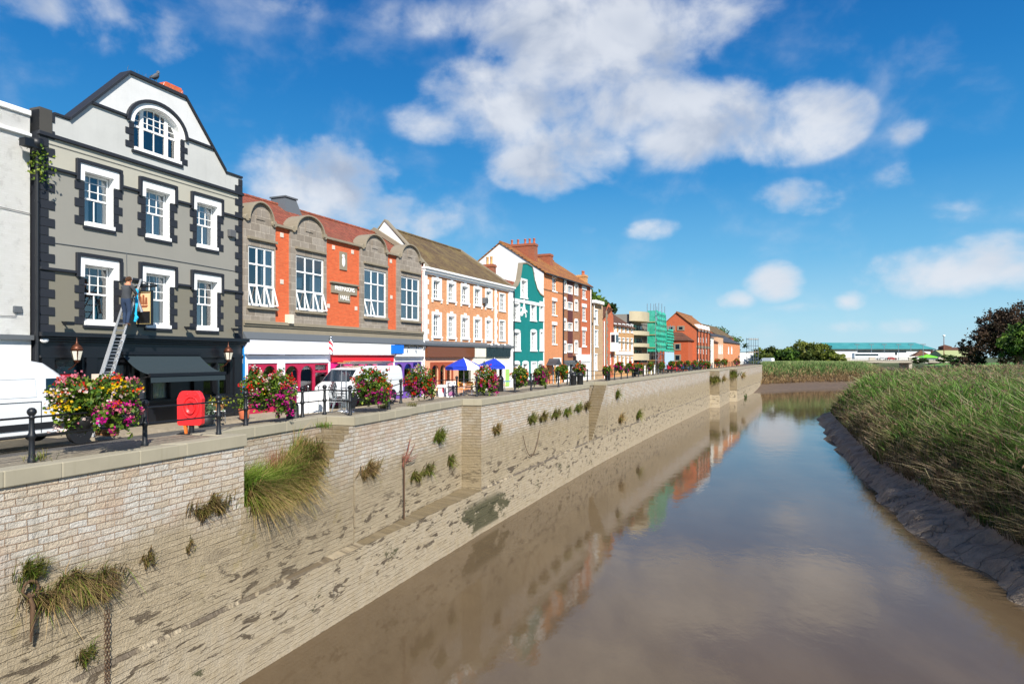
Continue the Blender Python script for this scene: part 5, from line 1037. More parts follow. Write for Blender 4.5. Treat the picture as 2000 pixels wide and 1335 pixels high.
# block of flats under repair: curved balconies, scaffold and green netting
def b_flats():
    b = Bld('flats_with_balconies', 'pale block of flats with curved stacked balconies, half wrapped in scaffolding', F3, F4, cat='building'); Lb = b.L; W_ = b.S(1258); z1 = b.Z(1240, 608); print('flats', Lb, W_, z1)
    m = MB(); m.box(0, Lb, .8, 12, -.45, z1 - .4); b.part('wall', m, ASH); m = MB()
    def curve(z0, z1_, r, mat, nm):
        m = MB(); n = 14; pts = [(W_ / 2 + W_ * .56 * math.cos(math.pi * (1 + i / n)), .6 + r * math.sin(math.pi * (1 + i / n))) for i in range(n + 1)]
        m.add([(x, y, z0) for x, y in pts] + [(x, y, z1_) for x, y in pts], [(i, i + 1, i + n + 2, i + n + 1) for i in range(n)], 0, True); m.poly([(x, y, z0) for x, y in pts]); m.poly([(x, y, z1_) for x, y in pts]); return b.part(nm, m, mat)
    cr = render_paint('balcony_cream', '#b9ae92', .3); fl = []
    for i, (yt, yb) in enumerate(((608, 627), (646, 654), (670, 677), (690, 703))): curve(b.Z(1240, yb), b.Z(1240, yt), 2.0, cr, 'balcony')
    m = MB(); m.box(.1, W_, .5, .8, 0, z1 - .5); b.part('shadowed_front', m, render_paint('flat_front', '#6d6a62', .2)); m = MB()  # front behind the balconies; shade is put into its darker grey
    for yt, yb in ((627, 646), (654, 670), (677, 690)):
        for x in (.8, 2.4, 4.2, 6): m.cut(); m.box(x, x + 1.2, .42, .5, b.Z(1240, yb), b.Z(1240, yt) - .5)
    b.part('window', m, TINT); m = MB(); m.box(W_, Lb, 0, .8, -.45, 1.2); b.part('lower_wall', m, P('pale_yellow', '#e9d98e', .6)); m = MB(); m.box(-.1, W_ + 1.5, -1.6, .5, 1.2, 1.45); b.part('canopy', m, P('canopy_brown', '#6b4a32', .6))
    for x in (1, 3, 5.5, 8): m = MB(); m.tube([(x, -1.4, -.45), (x, -1.4, 1.2)], .1, 8); b.part('post', m, WHITE)
    return b, W_, z1
FL, FLW, FLZ = b_flats()
def scaffold():
    b = FL; o = thing('scaffolding', 'steel tube scaffolding wrapped in bright green debris netting', 'scaffolding', tuple(b.W(FLW, 1.6, -.45)), math.atan2(b.d.y, b.d.x)); L_ = b.L - FLW; m = MB()
    for i in range(7):
        x = L_ * i / 6; h = 10.9 - (i > 3) * 2.9 + random.uniform(0, .9)
        for y in (-.2, 1.1): m.tube([(x, y, 0), (x, y, h)], .05, 6)
    for z in (2.2, 4.2, 6.2, 8.2):
        e = L_ if z < 8 else L_ * .55
        for y in (-.25, 1.15): m.tube([(-.3, y, z), (e + .3, y, z)], .05, 6); m.tube([(-.3, y, z + 1), (e + .3, y, z + 1)], .04, 6)
    m.tube([(0, -.2, 2.2), (L_, -.2, 6.2)], .04, 6); m.build('tube_frame', STEEL, o); m = MB()
    for z in (2.2, 4.2, 6.2, 8.2): m.box(-.2, (L_ if z < 8 else L_ * .55), -.15, 1.05, z, z + .06)
    m.build('boards', P('scaffold_board', '#b98f5a', .8, var=.2), o)
    k = Nt('debris_net'); oo = k.obj(); n = k.noise(k.mapv(oo, (1, 1, .6)), 1.2, 5); cc = k.mix(k.step(n, .3, .7), lin('#12987e'), lin('#35b598')); k.l(cc, k.b.inputs['Base Color']); k.b.inputs['Roughness'].default_value = .7
    tr = k.n('ShaderNodeBsdfTransparent'); mx = k.n('ShaderNodeMixShader', {0: k.math('ADD', .12, k.math('MULTIPLY', k.step(k.noise(oo, 2.2, 3), .5, .75), .2))}); k.l(k.b.outputs[0], mx.inputs[1]); k.l(tr.outputs[0], mx.inputs[2]); k.l(mx.outputs[0], k.out.inputs[0])
    V = []; nx, nz = 40, 44; m = MB()
    f = lambda i, j: (L_ * i / nx, -.34 - .09 * math.sin(i * 1.3 + j * .22) - .08 * math.sin(j * 1.1), 3.6 + (6.4 if i < nx * .55 else 3.9) * j / nz + .12 * math.sin(i * .9) * (j in (0, nz)))
    for i in range(nx):
        for j in range(nz):
            if i == int(nx * .55): continue
            m.add([f(i, j), f(i + 1, j), f(i + 1, j + 1), f(i, j + 1)], [(0, 1, 2, 3)], 0, True)
    m.quad((-.02, -.3, 3.6), (-.02, 1.1, 3.6), (-.02, 1.1, 10), (-.02, -.3, 10)); m.build('debris_net', k.mat, o)
    m = MB(); m.quad((L_ * .42, -.42, .7), (L_, -.42, .7), (L_, -.42, 3.6), (L_ * .42, -.42, 3.6)); m.build('banner', P('blue_banner', '#9fb9d0', .6, var=.35, sc=.7), o)
scaffold()
# big red brick retirement block with gable end and lower wing
def b_red():
    A = (35.1, 130.0); B = Ln(1386, A[1], A[0], .463); b = Bld('red_gabled_block', 'large red brick block with broad gable end facing the viewer and orange tiled roof', A, B); Lb = b.L; ze = 7.7; zr = 11.0; dp = 7.4
    wins = [(x, y + (x - 1361) * .06, x + 4, y2 + (x - 1361) * .06) for y, y2 in ((657, 668), (677, 690), (700, 712)) for x in (1361.5, 1367, 1372.5, 1378.5)]; sur = MB()
    for w in wins:
        s0, z0, s1, z1 = b.R(*w); win(b, s0 + .3, z0, min(s1, Lb - .3), z1, ([(0, 1, 2, 2)], []), rec=.1, fr=.12, bar=.08, curt=FULL)
    m = MB(); m.plate([(0, -.45), (Lb, -.45), (Lb, ze), (0, ze)], b.holes, 0, .15); b.part('wall', m, FARB)
    for z in (1.3, 4.3): m = MB(); m.box(0, Lb, -.06, .02, z - .25, z + .25); b.part('band', m, LIME)
    for i in range(5): pipe(b, .4 + i * (Lb - .8) / 4, -.4, ze, .15, .09, IRON)
    m = MB()
    for i in range(4):
        s = Lb * (.14 + .24 * i); m.cut(); m.prism([(s - Lb * .06, ze - .3), (s + Lb * .06, ze - .3), (s + Lb * .06, ze + .4), (s, ze + .95), (s - Lb * .06, ze + .4)], -.25, 1.8)
    b.part('dormer', m, WREND)
    gable_roof(b, -.25, Lb + .2, -.35, ze, dp / 2, zr, dp, T_ORG); shell(b, 0, Lb, -.45, ze, dp, FARB, yr=dp / 2, zr=zr - .1); room(b, .1, Lb - .1, -.4, ze - .2, 1.2)
    # gable end windows and the lower wing standing in front of it
    m = MB(); g = MB()
    for y in (2.9, 4.7): m.cut(); m.box(-.12, .0, y - .7, y + .7, 8.0, 8.0 + .9) if False else m.box(-.12, .0, y - .7, y + .7, 7.4, 8.3); g.box(-.15, -.1, y - .35, y + .35, 7.6, 8.1)
    wf = b.part('window', m, LIME); b.part('pane', g, TINT, wf)
    wz = 5.35; m = MB(); m.box(-5.2, -.01, .6, 7.2, -.45, wz); b.part('wing', m, brick('wing_brick', '#c3582f', '#b34e2a', '#bb6f48', stain=.08)); m = MB()
    m.add([(-5.5, .3, wz), (0, .3, wz), (0, 7.5, wz), (-5.5, 7.5, wz), (-3.4, 2.6, wz + 1.65), (0, 2.6, wz + 1.65), (0, 5.4, wz + 1.65), (-3.4, 5.4, wz + 1.65)], [(0, 1, 5, 4), (0, 4, 7, 3), (3, 7, 6, 2), (4, 5, 6, 7), (0, 3, 2, 1)]); b.part('wing_roof', m, T_DRK)
    m = MB(); g = MB()
    for zz in (4.2, 2.15, .2):
        for y in (2.5, 4.4): m.cut(); m.box(-5.3, -5.19, y - .62, y + .62, zz - .65, zz + .65); g.cut(); g.box(-5.33, -5.29, y - .36, y + .36, zz - .4, zz + .45)
    wf = b.part('window', m, LIME); b.part('pane', g, TINT); m = MB(); m.tube([(-5.25, 3.4, -.4), (-5.25, 3.4, 3)], .06, 6); b.part('drainpipe', m, LEAD)
    chimney(b, -1.0, .2, 7.6, 8.6, 7, 9.6, OCHB) if 0 else None
    b2 = house('brown_roofed_house', 'low brown tiled house seen between the scaffolding and the red gabled block', (24.6, 130), (31.5, 146), 6.8, 9.9, 9, FARB, T_DRK, [])
    return b
b_red()
G1 = lambda px: Ln(px, 152.5, 45.3, .463); p0 = Ln(1387.5, 130, 35.1, .463)
q = lambda px: lineY(p0, .468, px)
house('cream_narrow_house', 'narrow cream house with tall white windows past the red gabled block', q(1387.5), q(1394), 6.4, None, 8, CREAM, LEAD, [(1388, 664, 1391, 674), (1388, 684, 1391, 700)])
house('peach_plain_house', 'plain pale orange rendered house with no windows on its near side', q(1394), q(1402), 5.6, 8.2, 9, render_paint('peach_render', '#d48f62', .15), T_DRK)
b = house('red_gabled_house', 'red brick gabled house with a tall chimney rising behind the pale orange house', (q(1396)[0] - 5, q(1396)[1] + 3), (q(1405)[0] - 2, q(1405)[1] + 6), 7.4, 10.2, 8, FARB, T_ORG); chimney(b, b.L - 3.2, b.L - .6, 2.0, 4.0, 7, 11.4, FARB, [(b.L - 2.7, 3), (b.L - 1.9, 3), (b.L - 1.1, 3)], P('buff_pot', '#c99a5e', .8), ph=.9)
b = house('cream_columned_house', 'cream fronted house with tall narrow windows under a slate roof', q(1402), q(1412.5), 7.0, None, 9, render_paint('cream_front', '#d9b08c', .15), SLATE, [(1403.5, 674, 1405, 690), (1406.5, 674, 1408, 690), (1409.5, 674, 1411, 690)], rec=.06)
b = house('slate_hipped_house', 'brick house with grey hipped slate roof beside the river', q(1412.5), q(1445), 6.0, 8.2, 8, SOFTB, SLATE, [(1422, 678, 1424, 690), (1428, 678, 1430, 690)])
b = house('dark_red_gable_house', 'tall dark red brick gabled house at the end of the quay row', (q(1436)[0] - 3.5, q(1436)[1] + 4), (q(1458)[0] - 2, q(1458)[1] + 6), 8.2, 11.6, 10, FARB, T_BRN, [(1449, 655, 1452, 666), (1449, 676, 1452, 690)])
k = thing('river_kiosk', 'small cream kiosk with dark pyramid roof on the quay edge', 'kiosk', (60.6, 190, -.3), .35); m = MB(); m.box(-1.6, 1.6, -1.6, 1.6, 0, 2.6); m.build('wall', CREAM, k); m = MB(); m.add([(-2.2, -2.2, 2.6), (2.2, -2.2, 2.6), (2.2, 2.2, 2.6), (-2.2, 2.2, 2.6), (0, 0, 4.2)], [(0, 1, 4), (1, 2, 4), (2, 3, 4), (3, 0, 4), (0, 3, 2, 1)]); m.build('roof', SLATE, k); m = MB()
for x in (-1.2, .2): m.cut(); m.box(x, x + 1.0, -1.66, -1.6, .8, 2.1)
for r in m.pieces(): r.build('window', TINT, k)
# ------------------------------------------------------------ railing along the quay
NEAR = [(-11.75, 12.0)] + [tuple(gnd(x, y)[:2]) for x, y in ((62, 900), (283, 868), (427, 848), (480, 830), (590.6, 814), (634, 808), (683.7, 810), (759.5, 799), (782.8, 786), (844.6, 778), (892, 772.5), (931, 773))]
FAR = []; y_ = 45.0
while y_ < 232:
    ins = 1.95 if 57.2 < y_ < 66 else .8
    FAR.append((xb(y_) - ins, y_)); y_ += 2.72
def railing(label, pts):
    o = thing('quay_railing', label, 'railing', (pts[0][0], pts[0][1], 0)); ox, oy = pts[0]
    m = MB(); m.lathe([(.085, -.04), (.085, .05), (.066, .09), (.058, .45), (.062, .48), (.088, .53), (.088, .58), (.062, .63), (.052, .9), (.055, .94), (.085, .96), (.085, .985), (.05, 1.0), (.075, 1.03), (.098, 1.08), (.09, 1.13), (.05, 1.175), (0, 1.185)], (0, 0, 0), 12); me = m.mesh('post', IRON)
    for x, y in pts: link('post', me, o, (x - ox, y - oy, 0))
    for (a, c) in zip(pts, pts[1:]):
        for z in (.55, .97):
            m = MB(); m.tube([(a[0] - ox, a[1] - oy, z), (c[0] - ox, c[1] - oy, z)], .024, 7); m.build('rail', IRON, o) if len(pts) < 50 or z > .9 else m.build('lower_rail', IRON, o)
railing('thick posted black ball topped railing between the large white van and the parasols', NEAR)
railing('far black ball topped railing running from the parasols to the end of the quay', FAR)
RAILP = NEAR + FAR
def on_line(px, pts):
    m = (px - 1000) / FOC; best = None
    for a, c in zip(pts, pts[1:]):
        dx, dy = c[0] - a[0], c[1] - a[1]; den = dx - m * dy
        if abs(den) < 1e-9: continue
        t = (m * a[1] - a[0]) / den
        if -.001 <= t <= 1.001:
            p = (a[0] + dx * t, a[1] + dy * t)
            if p[1] > 1 and (best is None or p[1] < best[1]): best = p
    return best
# ------------------------------------------------------------ flower displays hung on the railing
cl = lambda h: np.array(lin(h)[:3])
GREENS = [cl('#4c6b1e'), cl('#6b8428'), cl('#36541c'), cl('#8a9a3c')]
RED, WHT, PNK, MAG, YEL, ORG = cl('#d8201a'), cl('#f3dcd6'), cl('#e8879a'), cl('#cf1391'), cl('#edc811'), cl('#ee5a26')
def pick(cols, n, w, rng): return np.array(cols)[rng.choice(len(cols), n, p=np.array(w) / sum(w))]
def planter(label, px, py, wpx, hpx, lobes, seed, zones):
    """lobes: (dx, dz, rx, rz) in units of half width / half height; zones: function (u, v) -> colour weights"""
    p = on_line(px, RAILP); Y = p[1]; k = Y / FOC; rng = np.random.default_rng(seed); zc = EYE + (HOR - py) * k; rx, rz = wpx * k / 2, hpx * k / 2
    i = min(range(len(RAILP)), key=lambda j: abs(RAILP[j][1] - Y)); j = min(i + 1, len(RAILP) - 1)
    a = math.atan2(RAILP[j][1] - RAILP[j - 1][1], RAILP[j][0] - RAILP[j - 1][0])
    o = thing('flower_display', label, 'flowers', (p[0], p[1], 0), 0, 'flower displays on the quay railing'); sc = min(1, 30 / Y)
    few = .35 if zones is zG else .75 if px > 1000 else 1
    nl, nf = int(2300 * sc * len(lobes) ** .5 + 160), int(820 * sc * len(lobes) ** .5 * few + 60); R3 = np.array([rx, min(rx, .75), rz])
    def pts(n, shell):
        L_ = np.array(lobes)[rng.choice(len(lobes), n)]; d = unit(rng.normal(size=(n, 3))); r = rng.uniform(shell, 1, n)[:, None] ** .5
        lump = 1 + .22 * np.sin(d[:, :1] * 6 + seed) * np.cos(d[:, 2:] * 5 + seed) + .1 * np.sin(d[:, 1:2] * 11 + seed * 2) + rng.normal(size=(n, 1)) * .08
        q = np.stack([L_[:, 0], L_[:, 0] * 0, L_[:, 1]], 1) + d * r * lump * np.stack([L_[:, 2], L_[:, 2] * 0 + 1, L_[:, 3]], 1); return q
    q = pts(nl, .25); drop = rng.random(nl) < .12; q[drop, 2] -= rng.random(drop.sum()) * .55
    ns = int(26 * sc) + 3; s0 = pts(ns, .75); s0[:, 2] = np.minimum(s0[:, 2], rng.uniform(-.5, .1, ns)); t_ = np.tile(np.linspace(0, 1, 14), ns); q2 = np.repeat(s0, 14, 0); q2[:, 2] -= t_ * np.repeat(rng.uniform(.25, .75, ns), 14); q2[:, 0] *= 1 + .12 * t_; q2 += rng.normal(size=q2.shape) * .035; q[:len(q2)] = q2[:len(q)]
    V, F, Cc = leaf_arrays(q * R3 + [0, 0, zc], rng.uniform(.05, .10, nl) / sc ** .45, pick(GREENS, nl, (4, 3, 4, 2), rng) * rng.uniform(.6, 1.25, (nl, 1)), rng)
    npmesh('foliage', V, F, Cc, LEAF, o)
    nc = max(10, nf // 11); cq = pts(nc, .7); low = rng.random(nc) < .14; cq[low, 2] -= rng.random(low.sum()) * .45; ccol = np.array([zones(x, z, rng) for x, z in zip(cq[:, 0], cq[:, 2])]); kk = rng.integers(0, nc, nf)
    q = cq[kk] + rng.normal(size=(nf, 3)) * .075; cols = ccol[kk] * rng.uniform(.7, 1.1, (nf, 1)); C0 = q * R3 * 1.05 + [0, 0, zc]
    sz = rng.uniform(.045, .085, nf) / sc ** .45
    V1, F1_, C1 = leaf_arrays(C0, sz, cols, rng, long=1.05); V2, F2_, C2 = leaf_arrays(C0, sz, cols * .9, rng, long=1.05)
    npmesh('flowers', np.concatenate([V1, V2]), np.concatenate([F1_, F2_ + len(V1)]), np.concatenate([C1, C2]), PETAL, o)
    m = MB()
    for (dx, dz, lx, lz) in lobes: m.cut(); m.lathe([(.02, -.42), (.2, -.38), (.3, -.15), (.33, 0), (.3, 0), (.1, -.1)], (dx * rx, 0, zc + dz * rz - .1), 12)
    for r in m.pieces(): r.build('basket', PLAST, o)
    return o
zG = None
def zn(top, mid, low, side=None):
    def f(u, v, rng):
        w = top if v > .25 else mid if v > -.3 else low
        if side and u > side[0] and v < .2: w = side[1]
        ks = list(w); return ks_c[ks[rng.choice(len(ks), p=np.array([w[k] for k in ks]) / sum(w.values()))]]
    return f
ks_c = dict(r=RED, w=WHT, p=PNK, m=MAG, y=YEL, o=ORG)
two = [(-.48, .22, .52, .68), (.48, .15, .54, .75), (.6, -.4, .36, .5), (-.3, -.3, .3, .45)]; one = [(0, .2, .88, .75), (.55, -.3, .42, .55), (-.3, -.35, .4, .45)]
planter('double flower display with many yellow blooms and trailing magenta beside the large white van', 184, 782, 150, 104, [(-.45, .28, .55, .55), (.4, .32, .6, .6), (.66, -.3, .3, .5), (-.38, -.42, .24, .36)], 1, lambda u, v, g: (YEL if g.random() < .6 else WHT if g.random() < .4 else ORG) if (abs(u) > .2 and -.35 < v < .45 and u < .1) or (.45 < u < .85 and .1 < v < .6) else (MAG if g.random() < .7 else PNK) if v < -.05 and u > .1 else (RED, ORG, PNK, WHT)[g.integers(4)] if v > -.1 else (PNK, WHT, YEL)[g.integers(3)])
planter('double red and white flower display trailing magenta in front of the crimson shop', 525, 760, 95, 80, two, 2, zn(dict(r=4, w=4, p=2, o=1), dict(r=5, p=2, w=2, m=2, y=.6), dict(m=5, p=2, y=.5, r=.6), (.3, dict(m=6, p=1))))
planter('round red and magenta flower display in front of the white van with ladders', 725, 750, 74, 66, one, 3, zn(dict(r=4, w=3, o=3), dict(r=3, o=2, w=2, y=1.6, m=2), dict(m=6, p=2, w=.6)))
planter('red flower display with magenta trailing edges in front of the purple shop', 819, 743, 60, 58, one, 4, zn(dict(r=4, w=2, o=2), dict(r=4, m=3, p=1), dict(m=6, p=1, r=1)))
planter('red and orange flower display in front of the blue parasols', 948, 739, 50, 56, one, 5, zn(dict(o=4, r=4, w=2), dict(r=3, p=2, m=3, o=1), dict(m=5, p=2)))
lab = {1013: 'leafy flower display with few orange blooms beside the teal house and the lime door', 1060: 'flower display with magenta tufts in front of the teal house doorway', 1098: 'mostly green flower display with orange top in front of the orange brick house', 1131: 'red flower display in front of the maroon panelled brown brick house', 1187: 'sparse green flower display just past the lower river stairs', 1210: 'magenta flower display in front of the house with stone quoins', 1229: 'flower display with magenta blooms in front of the brown roofed inn',
       1249: 'flower display in front of the curved cream balconies', 1272: 'flower display on a slim stem in front of the pale yellow wall', 1294: 'flower display in front of the blue scaffold banner', 1311: 'flower display just before the red car on the quay', 1328: 'flower display in front of the red car on the quay', 1343: 'flower display in front of the orange brick wing', 1358: 'flower display in front of the dark blue car', 1371: 'flower display in front of the dormered red brick front', 1380: 'flower display at the far corner of the dormered red brick front', 1402: 'flower display in front of the pale orange house', 1415: 'flower display in front of the cream columned house', 1439: 'last flower display on the quay, magenta, beyond the kiosk'}
zG = zn(dict(o=3, r=2, w=1), dict(r=1, y=.6, o=1), dict(m=1, p=1, o=1)); zM = zn(dict(r=3, o=1, m=1), dict(m=3, r=1), dict(m=5)); zR = zn(dict(r=4, o=2), dict(r=3, p=1), dict(r=1, m=1))
for i, (px, l) in enumerate(lab.items()):
    w = 38 if px < 1020 else 36 if px < 1070 else 27 if px < 1150 else 19 if px < 1260 else 14; py = 733 if px < 1020 else 731 if px < 1070 else 724 if px < 1120 else 721 if px < 1160 else 719.5 if px < 1200 else 716 if px < 1260 else 713 if px < 1300 else 710 if px < 1390 else 706
    g = random.Random(i); lb = [(g.uniform(-.12, .12), g.uniform(0, .2), g.uniform(.72, .9), g.uniform(.62, .8)), (g.uniform(-.5, .5), g.uniform(-.55, -.2), g.uniform(.3, .5), g.uniform(.35, .5)), (g.choice((-.5, .5)), g.uniform(-.1, .3), g.uniform(.4, .5), g.uniform(.4, .6))]
    planter(l, px, py, w, w * 1.12, lb, 20 + i, zM if px in (1210, 1439, 1229, 1060) else zR if px in (1131, 1328, 1402) else zG)
# ------------------------------------------------------------ red lifebuoy housing
def lifebuoy():
    p = gnd(373, 848, -.04); o = thing('lifebuoy_housing', 'red plastic lifebuoy housing on a short black post behind the railing', 'lifebuoy', p, math.radians(-4)); red = P('red_plastic', '#e0262a', .35, var=.06, coat=.2); m = MB()
    w, h0, h1 = .375, .28, 1.32; out = [(-w + .05, h0), (w - .05, h0), (w, h0 + .05), (w + .01, h1 - .24), (w - .07, h1 - .06), (w - .15, h1), (-w + .15, h1), (-w + .07, h1 - .06), (-w - .01, h1 - .24), (-w, h0 + .05)]
    m.prism(out, -.11, .11); n = 20
    for i in range(n):
        a0, a1 = 6.2832 * i / n, 6.2832 * (i + 1) / n; q = lambda r, a, y: (.07 + r * .75 * math.cos(a), y, .83 + r * math.sin(a))
        m.hexa([q(.3, a0, -.15), q(.3, a1, -.15), q(.3, a1, -.1), q(.3, a0, -.1), q(.34, a0, -.15), q(.34, a1, -.15), q(.34, a1, -.1), q(.34, a0, -.1)])
        m.hexa([q(.11, a0, -.14), q(.11, a1, -.14), q(.11, a1, -.1), q(.11, a0, -.1), q(.2, a0, -.19), q(.2, a1, -.19), q(.2, a1, -.1), q(.2, a0, -.1)])
    m.box(-.14, -.02, -.13, -.1, 1.18, 1.25); m.box(.16, .24, -.13, -.1, 1.15, 1.24); m.build('housing', red, o, bevel=.018); m = MB(); m.lathe([(.075, -.1), (.075, .3)], (.02, 0, 0), 10); m.box(-.36, .38, -.16, .2, -.06, .03); m.build('post', IRON, o)
    m = MB(); m.hexa([(-.16, -.06, 0), (-.1, -.06, 0), (-.1, 0, 0), (-.16, 0, 0), (-.19, -.1, .3), (-.1, -.1, .3), (-.1, 0, .3), (-.19, 0, .3)]); m.build('strap', P('orange_strap', '#d9722c', .6), o)
lifebuoy()
# ------------------------------------------------------------ vehicles
def vehicle(name, label, cat, loc, rz, prof, hw, paint, wheels, wr, glazing, lights=True, belt=1.3, tum=.13, nose=2.1, detail=True):
    """prof: side outline (x forward, z); glazing: side windows as outlines; the windscreen is the slope between two profile points"""
    o = thing(name, label, cat, loc, rz); xmax = max(x for x, z in prof); xmin = min(x for x, z in prof)
    yy = lambda x, z: hw - max(0, z - belt) * tum - max(0, x - nose) ** 1.5 * .28 - max(0, xmin + .25 - x) * .2
    n = len(prof); m = MB(); pr = []
    for (a, c) in zip(prof, prof[1:] + prof[:1]):
        k = max(1, int(math.dist(a, c) / .35)); pr += [(a[0] + (c[0] - a[0]) * i / k, a[1] + (c[1] - a[1]) * i / k) for i in range(k)]
    n = len(pr); ys = [-1, -.92, -.6, 0, .6, .92, 1]; rows = []
    cz = sum(z for x, z in pr) / n; cx = sum(x for x, z in pr) / n
    for f in ys:
        s = 1 if abs(f) < .95 else .0; rows.append([(x - (.0 if s else .05 * (1 if x > cx else -1)), f * yy(x, z), z - (0 if s else .05 * (1 if z > cz else -1))) for x, z in pr])
    m.add([p for r in rows for p in r], [(j * n + i, j * n + (i + 1) % n, (j + 1) * n + (i + 1) % n, (j + 1) * n + i) for j in range(6) for i in range(n)], 0, True)
    for r, sg in ((rows[0], -1), (rows[-1], 1)):
        V, E, F, *_ = delaunay_2d_cdt([Vector((x, z)) for x, y, z in r] + [Vector((x, z)) for x in np.arange(xmin + .3, xmax - .3, .4) for z in (.7, 1.0, belt, belt + .35, belt + .7)], [], [list(range(n))], 1, 1e-5)
        m.add([(v[0], sg * yy(v[0], v[1]), v[1]) for v in V], [tuple(f) for f in F], 0, True)
    m.build('body', paint, o)
    g = MB()
    for out in glazing:
        for sg in (-1, 1): g.cut(); g.add([(x, sg * (yy(x, z) + .006), z) for x, z in out], [tuple(range(len(out)))])
    for r in g.pieces(): r.build('side_window', TINT, o)
    a, c = wheels[2]; m = MB(); t = Vector((c[0] - a[0], 0, c[1] - a[1])); nn = Vector((-t.z, 0, t.x)).normalized() * -.008
    if nn.z < 0: nn = -nn
    q = lambda f, s: (a[0] + t.x * f + nn.x, s * (yy(a[0] + t.x * f, a[1] + t.z * f) - .1), a[1] + t.z * f + nn.z)
    m.quad(q(.04, -1), q(.04, 1), q(.94, 1), q(.94, -1)); m.build('windscreen', TINT, o)
    for x in wheels[:2]:
        for sg in (-1, 1):
            w = thing('wheel', None, None, (0, 0, 0)); w.parent = o; w.location = (x, sg * (hw - .1), wr)
            m = MB(); m.lathe([(wr * .6, -.1), (wr * .93, -.1), (wr, -.06), (wr, .06), (wr * .93, .1), (wr * .6, .1)], (0, 0, 0), 22); m.xf(Matrix.Rotation(math.pi / 2, 4, 'X')); m.build('tyre', RUBBER, w); m = MB()
            m.lathe([(.02, -.05), (wr * .2, -.07), (wr * .62, -.09), (wr * .62, .09), (wr * .2, .07), (.02, .05)], (0, 0, 0), 16)
            m.xf(Matrix.Rotation(math.pi / 2, 4, 'X')); m.build('rim', ALU, w); m = MB()
            for i in range(8): a0 = i * .785; m.ball((wr * .42 * math.cos(a0), sg * .085, wr * .42 * math.sin(a0)), .035, 6)
            if detail: m.build('hub_holes', PLAST, w)
            m = MB(); k2 = 14
            for i in range(k2):
                a0, a1 = math.pi * i / k2 - .2, math.pi * (i + 1) / k2 - .2 + .03; R0, R1 = wr * 1.03, wr * 1.22; m.quad(*[(x + R * math.cos(t_), sg * (hw + .004), wr + R * math.sin(t_)) for R, t_ in ((R0, a0), (R1, a0), (R1, a1), (R0, a1))])
            m.add([(x + wr * 1.04 * math.cos(6.283 * i / 20), sg * (hw + .003), wr + wr * 1.04 * math.sin(6.283 * i / 20)) for i in range(20)], [tuple(range(20))]); m.build('wheel_arch', PLAST, o)
    m = MB(); yb = yy(xmax - .2, .5) + .02
    m.box(xmax - .25, xmax + .06, -yb, yb, .32, .62); m.cut(); m.box(xmin - .06, xmin + .1, -hw + .1, hw - .1, .32, .58)
    for r in m.pieces(): r.build('bumper', PLAST, o)
    for sg in (-1, 1):
        m = MB(); ya = yy(xmax - .1, .9); m.hexa([(xmax - .42, sg * (ya + .07), .72), (xmax - .02, sg * (ya - .02), .72), (xmax - .02, sg * (ya - .3), .72), (xmax - .42, sg * (ya - .3), .72), (xmax - .62, sg * (ya + .08), .98), (xmax - .2, sg * (ya - .0), .96), (xmax - .2, sg * (ya - .28), .96), (xmax - .62, sg * (ya - .28), .98)]); m.build('headlight', CHROME, o)
        m = MB(); m.box(xmin - .015, xmin + .06, sg * (hw - .12) - .09, sg * (hw - .12) + .09, .85, 1.35); m.build('tail_light', P('tail_red', '#8d1418', .25), o)
        m = MB(); xm = nose - .35 if nose > 1.5 else nose - .1; m.box(xm, xm + .14, sg * (hw + .02) if sg > 0 else -hw - .26, hw + .26 if sg > 0 else -hw - .02, belt - .02, belt + .24); m.build('mirror', PLAST, o)
    return o, yy
def big_van(label, loc, rz, hi=2.5, rack=False):
    s = hi / 2.5; prof = [(-2.95, .38), (2.9, .38), (2.98, .7), (2.86, .98), (2.55, 1.16), (2.2, 1.27), (1.42, 2.05 * s + (1 - s) * 1.4), (1.0, 2.38 * s), (.4, hi), (-2.6, hi), (-2.85, hi - .1), (-2.93, hi - .4)]
    o, yy = vehicle('white_van', label, 'van', loc, rz, prof, .98, VANW, (1.98, -1.75, ((2.2, 1.27), (1.42, 2.05 * s + (1 - s) * 1.4))), .345, [[(.95, 1.32), (1.95, 1.32), (1.72, 1.52), (1.3, 1.95 * s), (1.0, 1.95 * s)]])
    m = MB(); shade_line = MB()
    for sg in (-1, 1):
        m.cut()
        for x in (.82, -.5): m.box(x - .008, x + .008, sg * .988 - .004, sg * .988 + .004, .45, 1.3)
        m.box(-2.6, .8, sg * .99 - .005, sg * .99 + .005, 1.285, 1.3)
        for x0, x1 in ((-2.5, -.65), (-.4, .7)):
            ya, yb = .98 - .13 * .12 + .003, .98 - .13 * (1.95 * s - 1.3) + .003; z0, z1 = 1.42, 1.95 * s
            for p, q in (((x0, ya, z0), (x1, ya, z0)), ((x0, yb, z1), (x1, yb, z1)), ((x0, ya, z0), (x0, yb, z1)), ((x1, ya, z0), (x1, yb, z1))): shade_line.bar((p[0], sg * p[1], p[2]), (q[0], sg * q[1], q[2]), .014)
        m.cut(); m.box(-1.35, 1.55, sg * .99 - .02, sg * .99 + .02, .55, .72)
        m.cut(); m.box(.9, 1.05, sg * .99 - .02, sg * .99 + .02, 1.08, 1.13)
    for r, nm in zip(m.pieces(), ('panel_seam', 'side_moulding', 'door_handle') * 2): r.build(nm, PLAST, o)
    shade_line.build('panel_shade_line', P('van_shadow_line', '#b9bec2', .3), o)  # grey bars paint the shade line round the pressed side panels
    m = MB(); m.box(2.9, 3.0, -.5, .5, .62, .8); m.build('grille', PLAST, o)
    return o
DV = math.atan2(.936, .351)
v1 = gnd(157, 866, -.2); fw = Vector((.351, .936, 0)); inn_ = Vector((-.936, .351, 0))
